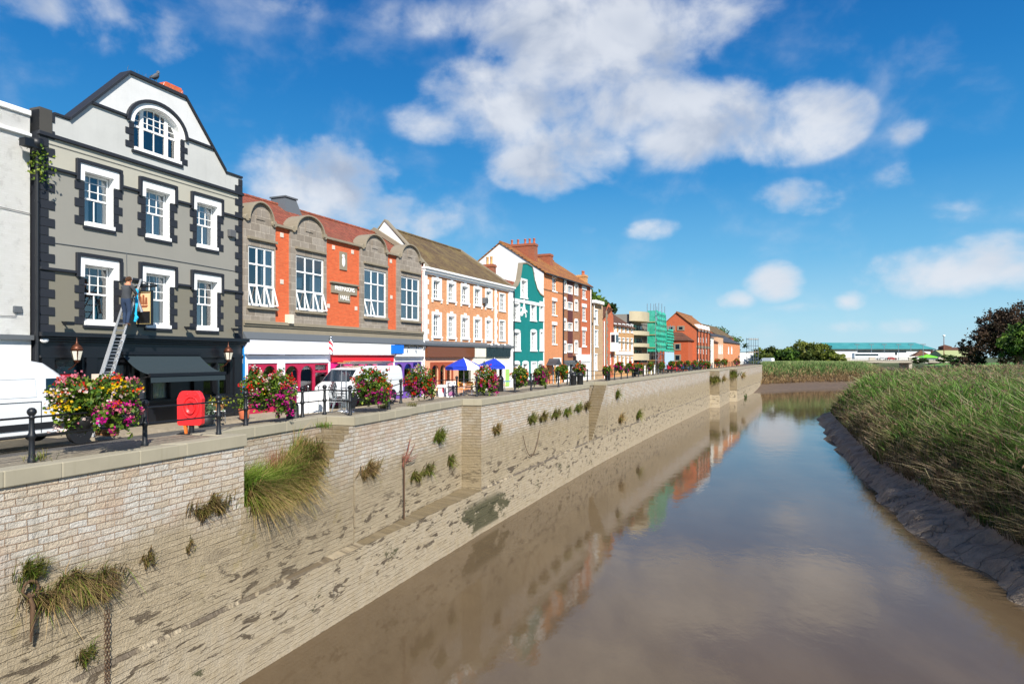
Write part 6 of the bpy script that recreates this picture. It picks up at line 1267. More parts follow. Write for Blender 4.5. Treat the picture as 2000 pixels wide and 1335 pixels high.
big_van('large white panel van parked beside the near railing, its nose by the double flower display', tuple(v1 - fw * 1.98 + inn_ * .95), DV, 2.45)
m = (689 - 1000) / FOC; pv = Vector((m * 35.5, 35.5, -.28)); f2 = Vector((.39, .92, 0)); i2 = Vector((-.92, .39, 0))
v2 = big_van('white van with ladders on its roof rack parked facing the viewer by the scarlet shop', tuple(pv + f2 * 1.98 + i2 * .95), math.atan2(-.92, -.39), 2.1)
m = MB()
for x in (-1.9, -.5, .7): m.bar((x, -.8, 2.2), (x, .8, 2.2), .04); m.bar((x, -.78, 2.02), (x, -.78, 2.2), .04); m.bar((x, .78, 2.02), (x, .78, 2.2), .04)
m.build('roof_rack', STEEL, v2)
def ladder(name, label, a, c, width, side, sections, mat=ALU, group=None):
    a, c = Vector(a), Vector(c); t = (c - a).normalized(); side = Vector(side).normalized(); nn = t.cross(side).normalized(); o = thing(name, label, 'ladder', a, 0, group); Lg = (c - a).length
    for k, (f0, f1, off) in enumerate(sections):
        m = MB(); p0, p1 = t * Lg * f0 + nn * off, t * Lg * f1 + nn * off
        for sg in (-1, 1): m.bar(p0 + side * sg * width / 2, p1 + side * sg * width / 2, .075, .032)
        n = int((p1 - p0).length / .26)
        for i in range(1, n): q = p0.lerp(p1, i / n); m.tube([q - side * width / 2, q + side * width / 2], .019, 6)
        m.build('ladder_section', mat, o)
    return o
W2 = lambda x, y, z: tuple(Matrix.Translation(v2.location) @ Matrix.Rotation(v2.rotation_euler.z, 4, 'Z') @ Vector((x, y, z)))
ladder('roof_ladder', 'aluminium ladder lying on the white van roof rack, nearer the river', W2(-2.6, .35, 2.27), W2(1.5, .35, 2.27), .36, W2(0, 1, 0)[:2] and (Vector(W2(0, 1, 0)) - Vector(W2(0, 0, 0))), [(0, 1, 0), (.1, .9, .07)])
ladder('roof_ladder', 'weathered timber ladder lying on the white van roof rack, nearer the shops', W2(-2.3, -.4, 2.27), W2(1.2, -.4, 2.27), .36, Vector(W2(0, 1, 0)) - Vector(W2(0, 0, 0)), [(0, 1, 0), (.05, .85, .07)], P('ladder_wood', '#c9a66a', .7))
def small_car(label, loc, rz, col):
    prof = [(-2.0, .3), (2.0, .3), (2.08, .55), (2.0, .75), (1.2, .92), (.45, 1.4), (-.2, 1.47), (-1.2, 1.42), (-1.85, 1.0), (-2.05, .8)]
    vehicle('parked_car', label, 'car', loc, rz, prof, .85, P('car_paint_' + col[1:], col, .2, var=.03, coat=.6), (1.3, -1.25, ((1.2, .92), (.45, 1.4))), .31, [[(-.35, .95), (.85, .95), (.38, 1.33), (-.35, 1.38)], [(-1.55, .95), (-.42, .95), (-.42, 1.38), (-1.1, 1.34)]], belt=.92, tum=.3, nose=1.3, detail=False)
cd = math.atan2(.9, .43)
for px, Y, col, l in ((1317, 112, '#b3122e', 'small red car parked behind the far railing under the orange wing'), (1340, 121, '#1d3a66', 'dark blue car parked just beyond the red car'), (1356, 128, '#27425f', 'slate blue car parked furthest along in front of the dormered block')):
    small_car(l, ((px - 1000) / FOC * Y, Y, -.25), cd, col)
big_van('white van parked far off at the end of the quay beside the green trees', (91.5, 246, -.5), 2.2)
# ------------------------------------------------------------ cafe parasols, tables, boards
def parasol(label, px, Y, r, zt, ze, ph, zb=-.15):
    x = (px - 1000) / FOC * Y; o = thing('parasol', label, 'parasol', (x, Y, zb)); blue = P('blue_canvas', '#1238b8', .6, var=.08); wc = P('white_canvas', '#eceff3', .6, var=.04); n = 8; h0, h1 = zt - zb, ze - zb
    for i in range(n):
        m = MB(); a0, a1 = 6.28318 * i / n + ph, 6.28318 * (i + 1) / n + ph; K = 6
        R = lambda a, f, k=0: (r * f * math.cos(a), r * f * math.sin(a), h0 - (h0 - h1) * f ** 1.25)
        for j in range(K):
            f0, f1 = j / K, (j + 1) / K; am = (a0 + a1) / 2; s = .03
            c0, c1 = R(am, f0 * .95), R(am, f1 * .95); c0 = (c0[0], c0[1], c0[2] - s * f0); c1 = (c1[0], c1[1], c1[2] - s * f1)
            m.add([R(a0, f0), R(a0, f1), c1, c0], [(0, 1, 2, 3)], 0, True); m.add([c0, c1, R(a1, f1), R(a1, f0)], [(0, 1, 2, 3)], 0, True)
        e0, e1 = R(a0, 1), R(a1, 1); m.quad(e0, e1, (e1[0], e1[1], e1[2] - .2), (e0[0], e0[1], e0[2] - .2)); m.build('canopy_panel', wc if i in (1, 6) else blue, o)
    m = MB(); m.tube([(0, 0, 0), (0, 0, h0 + .06)], .028, 8); m.build('pole', WHITE, o); m = MB(); m.lathe([(.3, 0), (.3, .06), (.06, .12), (.04, .3)], (0, 0, 0), 14); m.build('base', PLAST, o)
    for i in range(n): m = MB(); a = 6.28318 * i / n + ph; m.bar((0, 0, h0 - .45), (r * .55 * math.cos(a), r * .55 * math.sin(a), h0 - (h0 - h1) * .48 - .03), .015); m.build('rib', ALU, o)
parasol('blue parasol with a white panel, nearer and left of the two by the peach shop', 906, 45, 1.22, 2.22, 1.66, .25); parasol('blue parasol with a white panel, behind and right of the other near the lime door', 966, 49.5, 1.38, 2.2, 1.65, .6)
def at_ground(px, Y, z=-.2): return ((px - 1000) / FOC * Y, Y, z)
def chair_parts(o, seatm, legm, w=.44):
    m = MB(); m.box(-w / 2, w / 2, -w / 2, w / 2, .43, .46); m.build('seat', seatm, o, bevel=.01); m = MB(); m.hexa([(-w / 2, w / 2 - .03, .6), (w / 2, w / 2 - .03, .6), (w / 2, w / 2, .6), (-w / 2, w / 2, .6), (-w / 2, w / 2 + .06, .86), (w / 2, w / 2 + .06, .86), (w / 2, w / 2 + .09, .86), (-w / 2, w / 2 + .09, .86)]); m.build('backrest', seatm, o, bevel=.01)
    for sx in (-1, 1):
        m = MB(); m.tube([(sx * w * .48, -w * .5, 0), (sx * w * .46, -w * .46, .44)], .014, 6); m.build('leg', legm, o); m = MB(); m.tube([(sx * w * .48, w * .6, 0), (sx * w * .46, w * .46, .44), (sx * w * .46, w * .62, .84)], .014, 6); m.build('leg', legm, o)
def cafe_chair(label, loc, rz, col, group='chairs outside the cafe'):
    o = thing('cafe_chair', label, 'chair', loc, rz, group); chair_parts(o, P('chair_' + col[1:], col, .55, var=.15), STEEL); return o
for px, Y, rz, col, l in ((897, 44.2, .4, '#dd9434', 'orange wicker cafe chair just right of the dark menu board'), (907, 43.6, 2.2, '#d2862a', 'orange cafe chair at the foot of the nearer parasol pole'), (916, 46, 3.4, '#c97b2a', 'dark orange cafe chair between the parasol pole and the flower display'), (937, 45.8, .9, '#e09a3c', 'orange cafe chair showing left of the flower display by the parasols'), (943, 47.2, 2.7, '#d98b32', 'orange cafe chair behind the flower display by the parasols'), (955, 46.6, 1.3, '#25945f', 'green cafe chair by the blue parasols'), (979, 50, 2.4, '#e08c38', 'orange cafe chair beside the blue and white table near the lime door')): cafe_chair(l, at_ground(px, Y), rz, col)
def cafe_table(label, loc, top, r=.4):
    o = thing('cafe_table', label, 'table', loc, 0, 'tables outside the cafe'); m = MB(); m.lathe([(r, .70), (r, .73), (r - .02, .74)], (0, 0, 0), 20); m.build('tabletop', top, o); m = MB(); m.tube([(0, 0, .03), (0, 0, .7)], .03, 8); m.lathe([(.24, 0), (.24, .03), (.04, .06)], (0, 0, 0), 14); m.build('pedestal', STEEL, o)
cafe_table('round wooden cafe table beside the nearer parasol pole', at_ground(921, 45.2), P('table_wood', '#b98a52', .5)); cafe_table('round blue topped cafe table beside the lime door', at_ground(985, 50.3), P('table_blue', '#1f5fae', .4), .5)
def board(name, label, px, Y, w, h, rz, frame, face, art):
    o = thing(name, label, 'sign', at_ground(px, Y, -.12), rz); m = MB()
    for sg, nm in ((-1, 'front_panel'), (1, 'back_panel')):
        m = MB(); L8 = lambda x, z, t: (x, sg * (.28 - .26 * z / h) + t, z); m.hexa([L8(-w / 2, 0, -.015), L8(w / 2, 0, -.015), L8(w / 2, 0, .015), L8(-w / 2, 0, .015), L8(-w / 2, h, -.015), L8(w / 2, h, -.015), L8(w / 2, h, .015), L8(-w / 2, h, .015)]); p_ = m.build(nm, frame, o)
        if sg < 0:
            m = MB(); e = .06; q = lambda x, z: (x, -(.28 - .26 * z / h) - .02, z); m.quad(q(-w / 2 + e, e), q(w / 2 - e, e), q(w / 2 - e, h - e), q(-w / 2 + e, h - e)); m.build('poster', face, p_)
            for (x0, z0, x1, z1, mt) in art: m = MB(); q2 = lambda x, z: (x * w, -(.28 - .26 * z) - .026, z * h); m.prism([(0, 0)] * 3, 0, 0) if 0 else m.poly([q2((x0 + x1) / 2 + (x1 - x0) / 2 * math.cos(.52 * i), (z0 + z1) / 2 + (z1 - z0) / 2 * math.sin(.52 * i)) for i in range(12)]); m.build('poster_picture', mt, p_)
    return o
wp, mag2 = P('poster_white', '#efe7e4', .6), P('poster_plum', '#8a4a75', .6, var=.2)
board('pavement_board', 'dark purple pavement sign in a white frame behind the railing', 881, 41.4, .62, .95, .25, WHITE, P('poster_dark', '#453a45', .5, var=.2), [(-.25, .68, .4, .9, wp), (-.3, .08, .3, .36, mag2)])
board('leaning_board', 'white poster board with a red shape beside the dark purple pavement sign', 864, 42, .55, .72, .3, WHITE, wp, [(-.12, .3, .14, .8, P('poster_red', '#c2263f', .6))]); board('leaning_board', 'cream board with brown picture left of the white poster board', 853, 42.6, .5, .66, .35, P('board_cream', '#e3d6bc', .6), P('board_tan', '#d9c39a', .6, var=.3, sc=5), [(-.2, .3, .2, .7, P('board_brown', '#b98a4c', .6))])
# black domed bins, windbreak, stacked chairs by the stair head
for px, yb, l in ((566, 817, 'black domed bollard bin hard under the red and white flower display'), (577, 816.5, 'black domed bollard bin next to the white windbreak')):
    m = MB(); m.lathe([(.14, 0), (.15, .03), (.13, .05), (.125, .42), (.115, .5), (.08, .56), (.03, .59), (0, .6)], (0, 0, 0), 16); tag(m.build('bollard', PLAST, None, gnd(px, yb, -.03)), l, 'bollard')
def windbreak():
    a, c = gnd(572, 812, -.04), gnd(636, 806, -.04); a.y += .5; c.y += .45; o = thing('windbreak', 'white canvas cafe windbreak with chrome ball topped posts behind the railing', 'barrier', a); d = c - a; m = MB(); n = 16
    for i in range(n):
        p, q = d * (i / n), d * ((i + 1) / n); k0, k1 = .03 * math.sin(i * .9), .03 * math.sin((i + 1) * .9); m.add([(p.x + k0, p.y, .03), (q.x + k1, q.y, .03), (q.x, q.y, .95), (p.x, p.y, .95)], [(0, 1, 2, 3)], 0, True)
    m.build('canvas', P('windbreak_canvas', '#f0f1f2', .7, var=.05), o)
    for i in range(4): p = d * (i / 3); m = MB(); m.tube([(p.x, p.y + .03, 0), (p.x, p.y + .03, 1.08)], .02, 8); m.ball((p.x, p.y + .03, 1.12), .05); m.build('post', CHROME, o)
windbreak()
for i in range(5):
    o = thing('stacking_chair', 'silver metal chair in the stack beside the black railing posts', 'chair', tuple(gnd(651, 806, -.04) + Vector((.0 + .03 * i, .45 + .05 * i, .11 * i))), 2.2, 'stacked silver metal chairs'); chair_parts(o, STEEL, CHROME, .46)
for i, (px, l) in enumerate(((659, 'left of the two bare silver poles standing by the stacked chairs'), (668, 'right of the two bare silver poles standing by the stacked chairs'))):
    m = MB(); m.tube([(0, 0, 0), (0, 0, 1.75)], .028, 8); m.lathe([(.2, 0), (.2, .05), (.05, .09)], (0, 0, 0), 12); tag(m.build('parasol_pole', STEEL, None, gnd(px, 806, -.04) + Vector((0, .7, 0))), l, 'pole')
o = thing('bar_table', 'tall round silver table beside the stacked metal chairs', 'table', gnd(674, 807, -.04) + Vector((0, .6, 0))); m = MB(); m.lathe([(.34, 1.02), (.34, 1.05)], (0, 0, 0), 20); m.build('tabletop', STEEL, o); m = MB(); m.tube([(0, 0, .02), (0, 0, 1.02)], .03, 8); m.lathe([(.25, 0), (.25, .03), (.04, .06)], (0, 0, 0), 14); m.build('pedestal', CHROME, o)
for px, Y, l in ((976, 46.3, 'black litter bin right of the orange flower display'), (1133, 57, 'black litter bin below the red flower display'), (1120, 56.4, 'dark bin standing left of the black litter bin'), (1187, 68, 'black bin under the sparse green flower display past the stairs'), (1238, 82, 'small black bin before the curved balconies')):
    x = (px - 1000) / FOC * Y; o = thing('litter_bin', l, 'bin', (x, Y, -.05)); m = MB(); m.lathe([(.24, 0), (.26, .05), (.26, .78), (.28, .8), (.28, .86)], (0, 0, 0), 14); m.build('drum', PLAST, o); m = MB(); m.lathe([(.28, .86), (.24, 1.0), (.1, 1.07), (0, 1.08)], (0, 0, 0), 14); m.build('lid', IRON, o)
def potted(name, label, loc, r, h, potmat, n, hh, cols, seed, bands=False, fl=None):
    o = thing(name, label, 'plant', loc); m = MB(); m.lathe([(r * .75, 0), (r, h), (r * .9, h), (r * .85, h - .04)], (0, 0, 0), 14)
    if bands:
        for z in (.2, .75): m.lathe([(r * (.76 + .25 * z) + .006, h * z), (r * (.78 + .25 * z) + .006, h * z + .03)], (0, 0, 0), 14, 1)
    m.build('pot', [potmat, IRON], o); g = np.random.default_rng(seed); q = g.normal(size=(n, 3)) * [r * .75, r * .75, hh * .35] + [0, 0, h + hh * .45]; V, F, Cc = leaf_arrays(q, g.uniform(.05, .1, n), np.array(cols)[g.integers(0, len(cols), n)] * g.uniform(.7, 1.2, (n, 1)), g); npmesh('foliage', V, F, Cc, LEAF, o)
tubw = P('tub_wood', '#7d5430', .75, var=.25)
potted('wooden_tub', 'banded wooden half barrel of magenta flowers behind the white van', gnd(216, 850, -.2), .3, .4, tubw, 260, .5, [GREENS[1], GREENS[2], MAG], 5, True); potted('wooden_tub', 'smaller wooden half barrel close behind the van bumper', gnd(197, 849, -.22), .2, .36, tubw, 160, .5, [GREENS[1], GREENS[0]], 6, True)
potted('terracotta_pot', 'terracotta pot with green leaves behind the fourth railing post', gnd(477, 817, -.3), .24, .42, POT, 220, .6, GREENS, 7); potted('black_planter', 'black square planter of grey green lavender beside the pub door', gnd(402, 828, -.32), .36, .4, PLAST, 300, .4, [cl('#6d8268'), cl('#5a7050')], 8)
o = cafe_chair('white metal bistro chair holding a flower basket outside the pub', gnd(427, 823, -.34), .6, '#f2f2f2', None); potted('flower_basket', 'wicker basket of yellow green leaves sitting on the white bistro chair', tuple(gnd(427, 823, -.34) + Vector((0, 0, .46))), .22, .25, tubw, 200, .3, [YEL * .6, GREENS[3], GREENS[1]], 9)
# ------------------------------------------------------------ pub sign, ladder and the man on it
b = PUB
def pub_sign():
    sx = 3.63; o = thing('hanging_pub_sign', 'black framed hanging pub sign with a faded ship picture under a scrolled iron bracket', 'sign', b.W(sx, .52, 3.5), math.atan2(b.d.y, b.d.x)); m = MB()
    z0, z1 = .0, 1.3; y0, y1 = -.4, .38      # local y: negative is away from the wall
    m.box(-.05, .05, y0, y1, z0, z1); fr = m.build('board', BLACK, o, bevel=.01); m = MB(); m.box(-.062, -.05, y0 + .06, y1 - .06, .52, 1.2); pk = m.build('picture', P('sign_peach', '#e6b48a', .6, var=.3, sc=3), fr)
    m = MB(); m.prism([(0, 0)] * 3, 0, 0) if 0 else m.poly([(-.064, y1 - .2, .66), (-.064, y0 + .2, .66), (-.064, y0 + .14, .75), (-.064, y1 - .14, .75)])
    for y, h in ((.12, .3), (-.02, .36), (-.16, .26)): m.poly([(-.064, y + .07, .78), (-.064, y - .07, .78), (-.064, y - .05, .78 + h), (-.064, y + .05, .78 + h)]); m.box(-.066, -.062, y - .008, y + .008, .74, .8 + h)
    m.build('painted_ship', P('ship_brown', '#8a5236', .6, var=.2), pk); m = MB(); w = .012
    for a in ((y0 + .04, y0 + .04 + w, .05, 1.24), (y1 - .04 - w, y1 - .04, .05, 1.24)): m.box(-.06, -.05, *a)
    for z in (.05, 1.24): m.box(-.06, -.05, y0 + .04, y1 - .04, z, z + w)
    m.build('gilt_line', P('gilt', '#c9b37a', .4), fr); m = MB(); m.tube([(0, .5, 1.46), (0, -.62, 1.46)], .03, 8); m.tube([(0, .5, 1.62), (0, .1, 1.66), (0, -.2, 1.58), (0, -.6, 1.5)], .018, 6)
    for cy in (.2, -.1, -.4):
        m.tube([(0, cy + .09 * (1 - i / 16) * math.cos(i * .7), 1.54 + .09 * (1 - i / 16) * math.sin(i * .7)) for i in range(15)], .014, 6)
    for y in (-.3, .28): m.tube([(0, y, 1.3), (0, y, 1.46)], .012, 6)
    m.build('bracket', IRON, o)
pub_sign()
dn = Vector((b.d.x, b.d.y, 0)); nn3 = Vector((b.nrm.x, b.nrm.y, 0))
def pt_off(px, py, off): s, z = b.F(px, py, off); return b.W(s, off, z)
LT, LB_ = pt_off(270, 543, .62), pt_off(170, 850, 1.5); LB_.z = -.38
ladder('extension_ladder', 'long aluminium extension ladder leaning against the grey pub front', LB_, LT, .4, dn, [(0, .62, .0), (.3, 1, .09)])
def person():
    """a man standing on the ladder, side on, both arms reaching forward to the bracket; local x is the way he faces"""
    u = (LT - LB_).normalized(); zf = 3.42; base = LB_ + u * ((zf - LB_.z) / u.z) + dn * .12; base.z = zf
    o = thing('person', 'man in dark grey t-shirt and blue jeans standing on the ladder, working', 'person', base, math.atan2(b.d.y, b.d.x) + .35)
    J = {}; E = []
    def j(n, p, r, par=None):
        J[n] = (Vector(p), r * (1.15 if r > .03 else 1))
        if par: E.append((par, n))
    j('pelvis', (0, 0, .93), .135); j('waist', (.03, 0, 1.08), .125, 'pelvis'); j('chest', (.07, 0, 1.3), .15, 'waist'); j('neckb', (.12, 0, 1.47), .075, 'chest'); j('neck', (.15, 0, 1.54), .055, 'neckb'); j('skull', (.19, 0, 1.63), .088, 'neck'); j('crown', (.2, 0, 1.71), .078, 'skull')
    for s, t in (('l', 1), ('r', -1)):
        j(s + 'hip', (.0, t * .09, .88), .1, 'pelvis'); j(s + 'knee', (.07 + .03 * t, t * .1, .49), .064, s + 'hip'); j(s + 'calf', (.03 + .05 * t, t * .1, .33), .06, s + 'knee'); j(s + 'ankle', (-.0 + .08 * t, t * .1, .09), .043, s + 'calf'); j(s + 'toe', (.17 + .08 * t, t * .11, .03), .036, s + 'ankle')
        j(s + 'sh', (.09, t * .185, 1.41), .066, 'neckb'); el = (.2, t * .25, 1.2) if t < 0 else (.24, t * .2, 1.28); ha = (.46, t * .1, 1.16) if t < 0 else (.5, t * .05, 1.32)
        j(s + 'el', el, .047, s + 'sh'); w = Vector(el).lerp(Vector(ha), .86); j(s + 'wr', w, .029, s + 'el'); d = (Vector(ha) - Vector(el)).normalized(); sd_ = Vector((0, 1, 0)); up = d.cross(sd_)
        j(s + 'palm', w + d * .07, .034, s + 'wr')
        for k in range(4):
            q = w + d * .11 + sd_ * (k - 1.5) * .02 + up * .0; L_ = (.04, .046, .043, .034)[k]; j(f'{s}f{k}a', q, .0095, s + 'palm'); j(f'{s}f{k}b', q + d * L_ - up * .012, .009, f'{s}f{k}a'); j(f'{s}f{k}c', q + d * L_ * 1.2 - up * .04, .008, f'{s}f{k}b')
        q = w + d * .05 - sd_ * t * .035; j(s + 't1', q, .011, s + 'palm'); j(s + 't2', q + d * .045 - sd_ * t * .012 - up * .02, .009, s + 't1')
    names = list(J); me = bpy.data.meshes.new('body_cage'); me.from_pydata([J[n][0] for n in names], [(names.index(a), names.index(c)) for a, c in E], []); ob = bpy.data.objects.new('body_cage', me); C.objects.link(ob)
    sk = ob.modifiers.new('skin', 'SKIN'); 
    for i, n in enumerate(names): r = J[n][1]; me.skin_vertices[0].data[i].radius = (r, r * (1.28 if n in ('chest', 'waist', 'pelvis') else 1)); me.skin_vertices[0].data[i].use_root = n == 'pelvis'
    sub = ob.modifiers.new('sub', 'SUBSURF'); sub.levels = sub.render_levels = 2; dg = bpy.context.evaluated_depsgraph_get(); dg.update(); m2 = bpy.data.meshes.new_from_object(ob.evaluated_get(dg)); bpy.data.objects.remove(ob); m2.name = 'body'
    skin, shirt, jeans, shoe = P('skin', '#c98a6a', .55, var=.06), P('grey_tshirt', '#3a3d42', .85, var=.15, sc=9), P('blue_denim', '#26364f', .85, var=.2, sc=9), P('work_shoe', '#6b4a35', .7)
    m2.materials.clear(); [m2.materials.append(x) for x in (skin, shirt, jeans, shoe)]
    for p in m2.polygons:
        c = p.center; arm = abs(c.y) > .16 and c.z > 1.0 or c.x > .24; p.use_smooth = True
        p.material_index = 3 if c.z < .1 else 2 if c.z < .98 and c.x < .26 else (0 if (c.x > .2 and arm and c.z < 1.45) else 1) if c.z < 1.485 else 0
    link('body', m2, o); g = np.random.default_rng(4); d = unit(g.normal(size=(900, 3))); d = d[(d[:, 2] > -.15 + .9 * (d[:, 0] > .3)) | (d[:, 0] < -.35)]; q = d * [.105, .092, .115] + [.195, 0, 1.675]; V, F, Cc = leaf_arrays(q, .03, np.tile(cl('#7a5c48'), (len(q), 1)) * g.uniform(.6, 1.2, (len(q), 1)), g, long=2.2); npmesh('hair', V, F, Cc, vcol('hair', .7, 0), o)
    m = MB()
    for sy in (-1, 1): m.ball((.272, sy * .033, 1.66), .012, 8)
    m.ball((.285, 0, 1.63), .02, 8, 0, (1.1, .8, 1.2)); m.ball((.19, -.09, 1.64), .028, 8, 0, (.7, .4, 1.2)); m.ball((.19, .09, 1.64), .028, 8, 0, (.7, .4, 1.2)); m.box(.262, .275, -.025, .025, 1.585, 1.592); m.build('face_features', skin, o)
    m = MB(); m.tube([(.07 + .145 * math.cos(i * .5236), .16 * math.sin(i * .5236), .985) for i in range(13)], .018, 6); m.build('belt', IRON, o)
    return o
MAN = person()
p = pt_off(266, 575, .75); m = MB()
for i in range(3): m.tube([(p.x + .03 * i - .03, p.y + .02 * i, p.z + .05), (p.x + .02 * i, p.y, p.z - .35), (p.x - .02 - .015 * i, p.y + .03, p.z - .72), (p.x - .04 + .05 * i, p.y, p.z - 1.0 + .06 * i)], [.02, .028, .035, .05], 7)
m.ball((p.x, p.y, p.z + .1), .09, 10, 0, (1, 1, 1.3)); mm = MB(); mm.v = [(x - p.x, y - p.y, z - p.z) for x, y, z in m.v]; mm.f, mm.m, mm.sm = m.f, m.m, m.sm; tag(mm.build('strap', P('cyan_cloth', '#16a6d8', .7, var=.15), None, p), 'bright cyan cloth strap hanging from the top of the ladder', 'strap')
a, c = pt_off(267, 582, .7), pt_off(277, 609, .8); m = MB(); m.tube([Vector((0, 0, 0)), c - a], .055, 12); tag(m.build('silver_tube', ALU, None, a), 'silver tube hung slanting from the ladder top in front of the sign', 'tube')
# a gull on the gable top
def gull():
    o = thing('seagull', 'dark backed gull perched on the pub gable beside the chimney', 'bird', b.W(4.72, -.15, 13.1), math.atan2(b.d.y, b.d.x) + .2); N_ = 9; m = MB()
    prof = [(-.2, .13, .015), (-.13, .15, .04), (-.05, .19, .075), (.03, .25, .085), (.08, .31, .07), (.1, .36, .048), (.11, .39, .042), (.125, .42, .043), (.14, .445, .03), (.15, .455, .01)]
    m.tube([(x, 0, z) for x, z, r in prof], [r for x, z, r in prof], 10); m.build('body', P('gull_white', '#5a5d62', .7), o); m = MB()
    for sg in (-1, 1): m.cut(); m.tube([(.06, sg * .06, .3), (-.03, sg * .075, .23), (-.16, sg * .05, .14), (-.27, sg * .015, .09)], [.03, .05, .035, .006], 7)
    for r in m.pieces(): r.build('wing', P('gull_grey', '#3c4148', .7), o)
    m = MB(); m.tube([(.15, 0, .425), (.21, 0, .41)], [.014, .004], 6); m.build('beak', P('beak_yellow', '#d9a92c', .5), o)
    for sg in (-1, 1): m = MB(); m.tube([(.01, sg * .03, .18), (.01, sg * .03, 0)], .008, 6); m.build('leg', P('gull_leg', '#b98a7a', .6), o)
    o.scale = (1.3, 1.3, 1.3)
gull()
# ------------------------------------------------------------ plants on the quay wall
def wallpt(px, py, out=.0):
    m = (px - 1000) / FOC; best = None
    for a, c in zip(WALL, WALL[1:]):
        dx, dy = c[0] - a[0], c[1] - a[1]; den = dx - m * dy
        if abs(den) < 1e-9: continue
        t = (m * a[1] - a[0]) / den
        if -.01 <= t <= 1.01:
            p = Vector((a[0] + dx * t, a[1] + dy * t, 0)); 
            if p.y > 1 and (best is None or p.y < best[0].y): best = (p, Vector((dy, -dx, 0)).normalized(), Vector((dx, dy, 0)).normalized())
    p, n, d = best; p.z = EYE + (HOR - py) / FOC * p.y; return p + n * out, n, d
GC = dict(g=(cl('#3f5a1c'), cl('#5f7f25'), cl('#86993c')), t=(cl('#6b5636'), cl('#a3875a'), cl('#c9ae7a')), o=(cl('#4f4a22'), cl('#77763a'), cl('#a69a58')), d=(cl('#3c3322'), cl('#6d5a3f'), cl('#8d7656')))
def blades(name, loc, base, D, H, Wd, kinds, rng, bend=1.):
    K = rng.choice(len(kinds), len(base)); pal = np.array([GC[k] for k in kinds])[K]; j = rng.uniform(.7, 1.2, (len(base), 1))
    V, F, Cc = blade_arrays(base, D, H, Wd, pal[:, 0] * j, pal[:, 1] * j, pal[:, 2] * j, rng, bend); return npmesh(name, V, F, Cc, BLADE, None, loc)
def tuft(label, px, py, wpx, hang, n, kinds, seed, up=.5, name='grass_tuft'):
    p, nv, d = wallpt(px, py, -.02); rng = np.random.default_rng(seed); w = wpx * p.y / FOC; nv, d = np.array(nv), np.array(d)
    c = rng.normal(size=n) * .3 * w; base = c[:, None] * d + np.array([0, 0, 1.]) * (rng.normal(size=(n, 1)) * .07 + .12 * np.sin(c[:, None] * 9 / max(w, .3) + seed)); H = rng.uniform(.35, 1, n) * (hang + up) * .9
    D = nv * rng.uniform(.35, 1., (n, 1)) + d * rng.normal(size=(n, 1)) * .45; D = D * 1.1; D[:, 2] = rng.normal(size=n) * .35 - hang * rng.uniform(.4, 1.6, n) / max(hang + up, .3)
    return tag(blades(name, p, base, D, H, np.full(n, .008 + .0006 * p.y), kinds, rng, 1.), label, 'plant')
tuft('small dry grass tuft halfway down the near wall, before the grassy ledge', 412, 1000, 75, .35, 500, 'otdo', 1, .45)
tuft('large drooping clump of dead grass low on the near wall beside the hanging chains', 140, 1160, 130, 1.0, 1000, 'ddtog', 2, .1); tuft('drooping dead grass clump beside the rusty mooring ring', 195, 1165, 60, .7, 300, 'dodt', 3, .2)
tuft('upright green tuft growing above the rusty mooring ring', 62, 1130, 40, .15, 260, 'ogo', 4, .55); tuft('small weed between the drooping dead grass and the water', 168, 1290, 34, .3, 140, 'dgo', 5, .3); tuft('tiny weed on the near wall below the dry grass tuft', 290, 1098, 26, .25, 110, 'dot', 6, .2); tuft('tiny dry weed higher up on the near wall', 372, 1070, 18, .2, 60, 'dto', 7, .15)
tuft('dry tuft on the stone face just past the old steps', 722, 925, 55, .55, 380, 'totd', 8, .4); tuft('sprawling dry weeds under the corner of the second wall section', 812, 935, 60, .35, 300, 'dogo', 9, .3); tuft('dark weed clump at the far end of the sprawling dry weeds', 838, 922, 36, .45, 240, 'ogd', 10, .25); tuft('bright green grass strand hanging high beside the stone buttress', 858, 858, 36, .55, 380, 'ggoo', 11, .4); tuft('hanging weed trail below the bright green strand', 880, 905, 20, .8, 180, 'dog', 12, .1)
tuft('tall tan tuft just past the stone buttress', 970, 843, 26, .35, 200, 'tto', 13, .5)
for i, (px, py, w, k) in enumerate(((1040, 822, 34, 'ogo'), (1062, 818, 40, 'odo'), (1085, 813, 44, 'ogd'), (1108, 808, 40, 'oog'), (1130, 800, 36, 'dog'), (1146, 796, 26, 'odd'))):
    tuft(['first weed clump of the long overgrown course below the parasols, at its left end', 'second weed clump from the left in the overgrown course', 'third weed clump from the left in the overgrown course', 'fourth weed clump from the left, mid green, in the overgrown course', 'tall weed clump near the right end of the overgrown course', 'last dark weed clump of the overgrown course, against the river stairs'][i], px, py, w, .55, 260, k, 20 + i, .35)
for i, (px, py, w, h, l) in enumerate(((1212, 822, 22, .9, 'hanging weed on the far wall just past the river stairs'), (1246, 815, 20, 1.2, 'tall dark weed on the far wall near the water'), (1205, 775, 14, .8, 'dark weed high on the far wall past the stairs'), (1396, 745, 20, 2.2, 'dark creeper clothing the first far buttress'), (1412, 742, 14, 1.5, 'bushy tuft between the two far buttresses'), (1432, 735, 16, 2.6, 'dark creeper clothing the second far buttress'), (1450, 736, 26, 1.4, 'tan dry bush on the last stretch of quay wall'))):
    tuft(l, px, py, w, h, 200, 'ogo' if 'dark' in l else 'tot', 40 + i, .5)
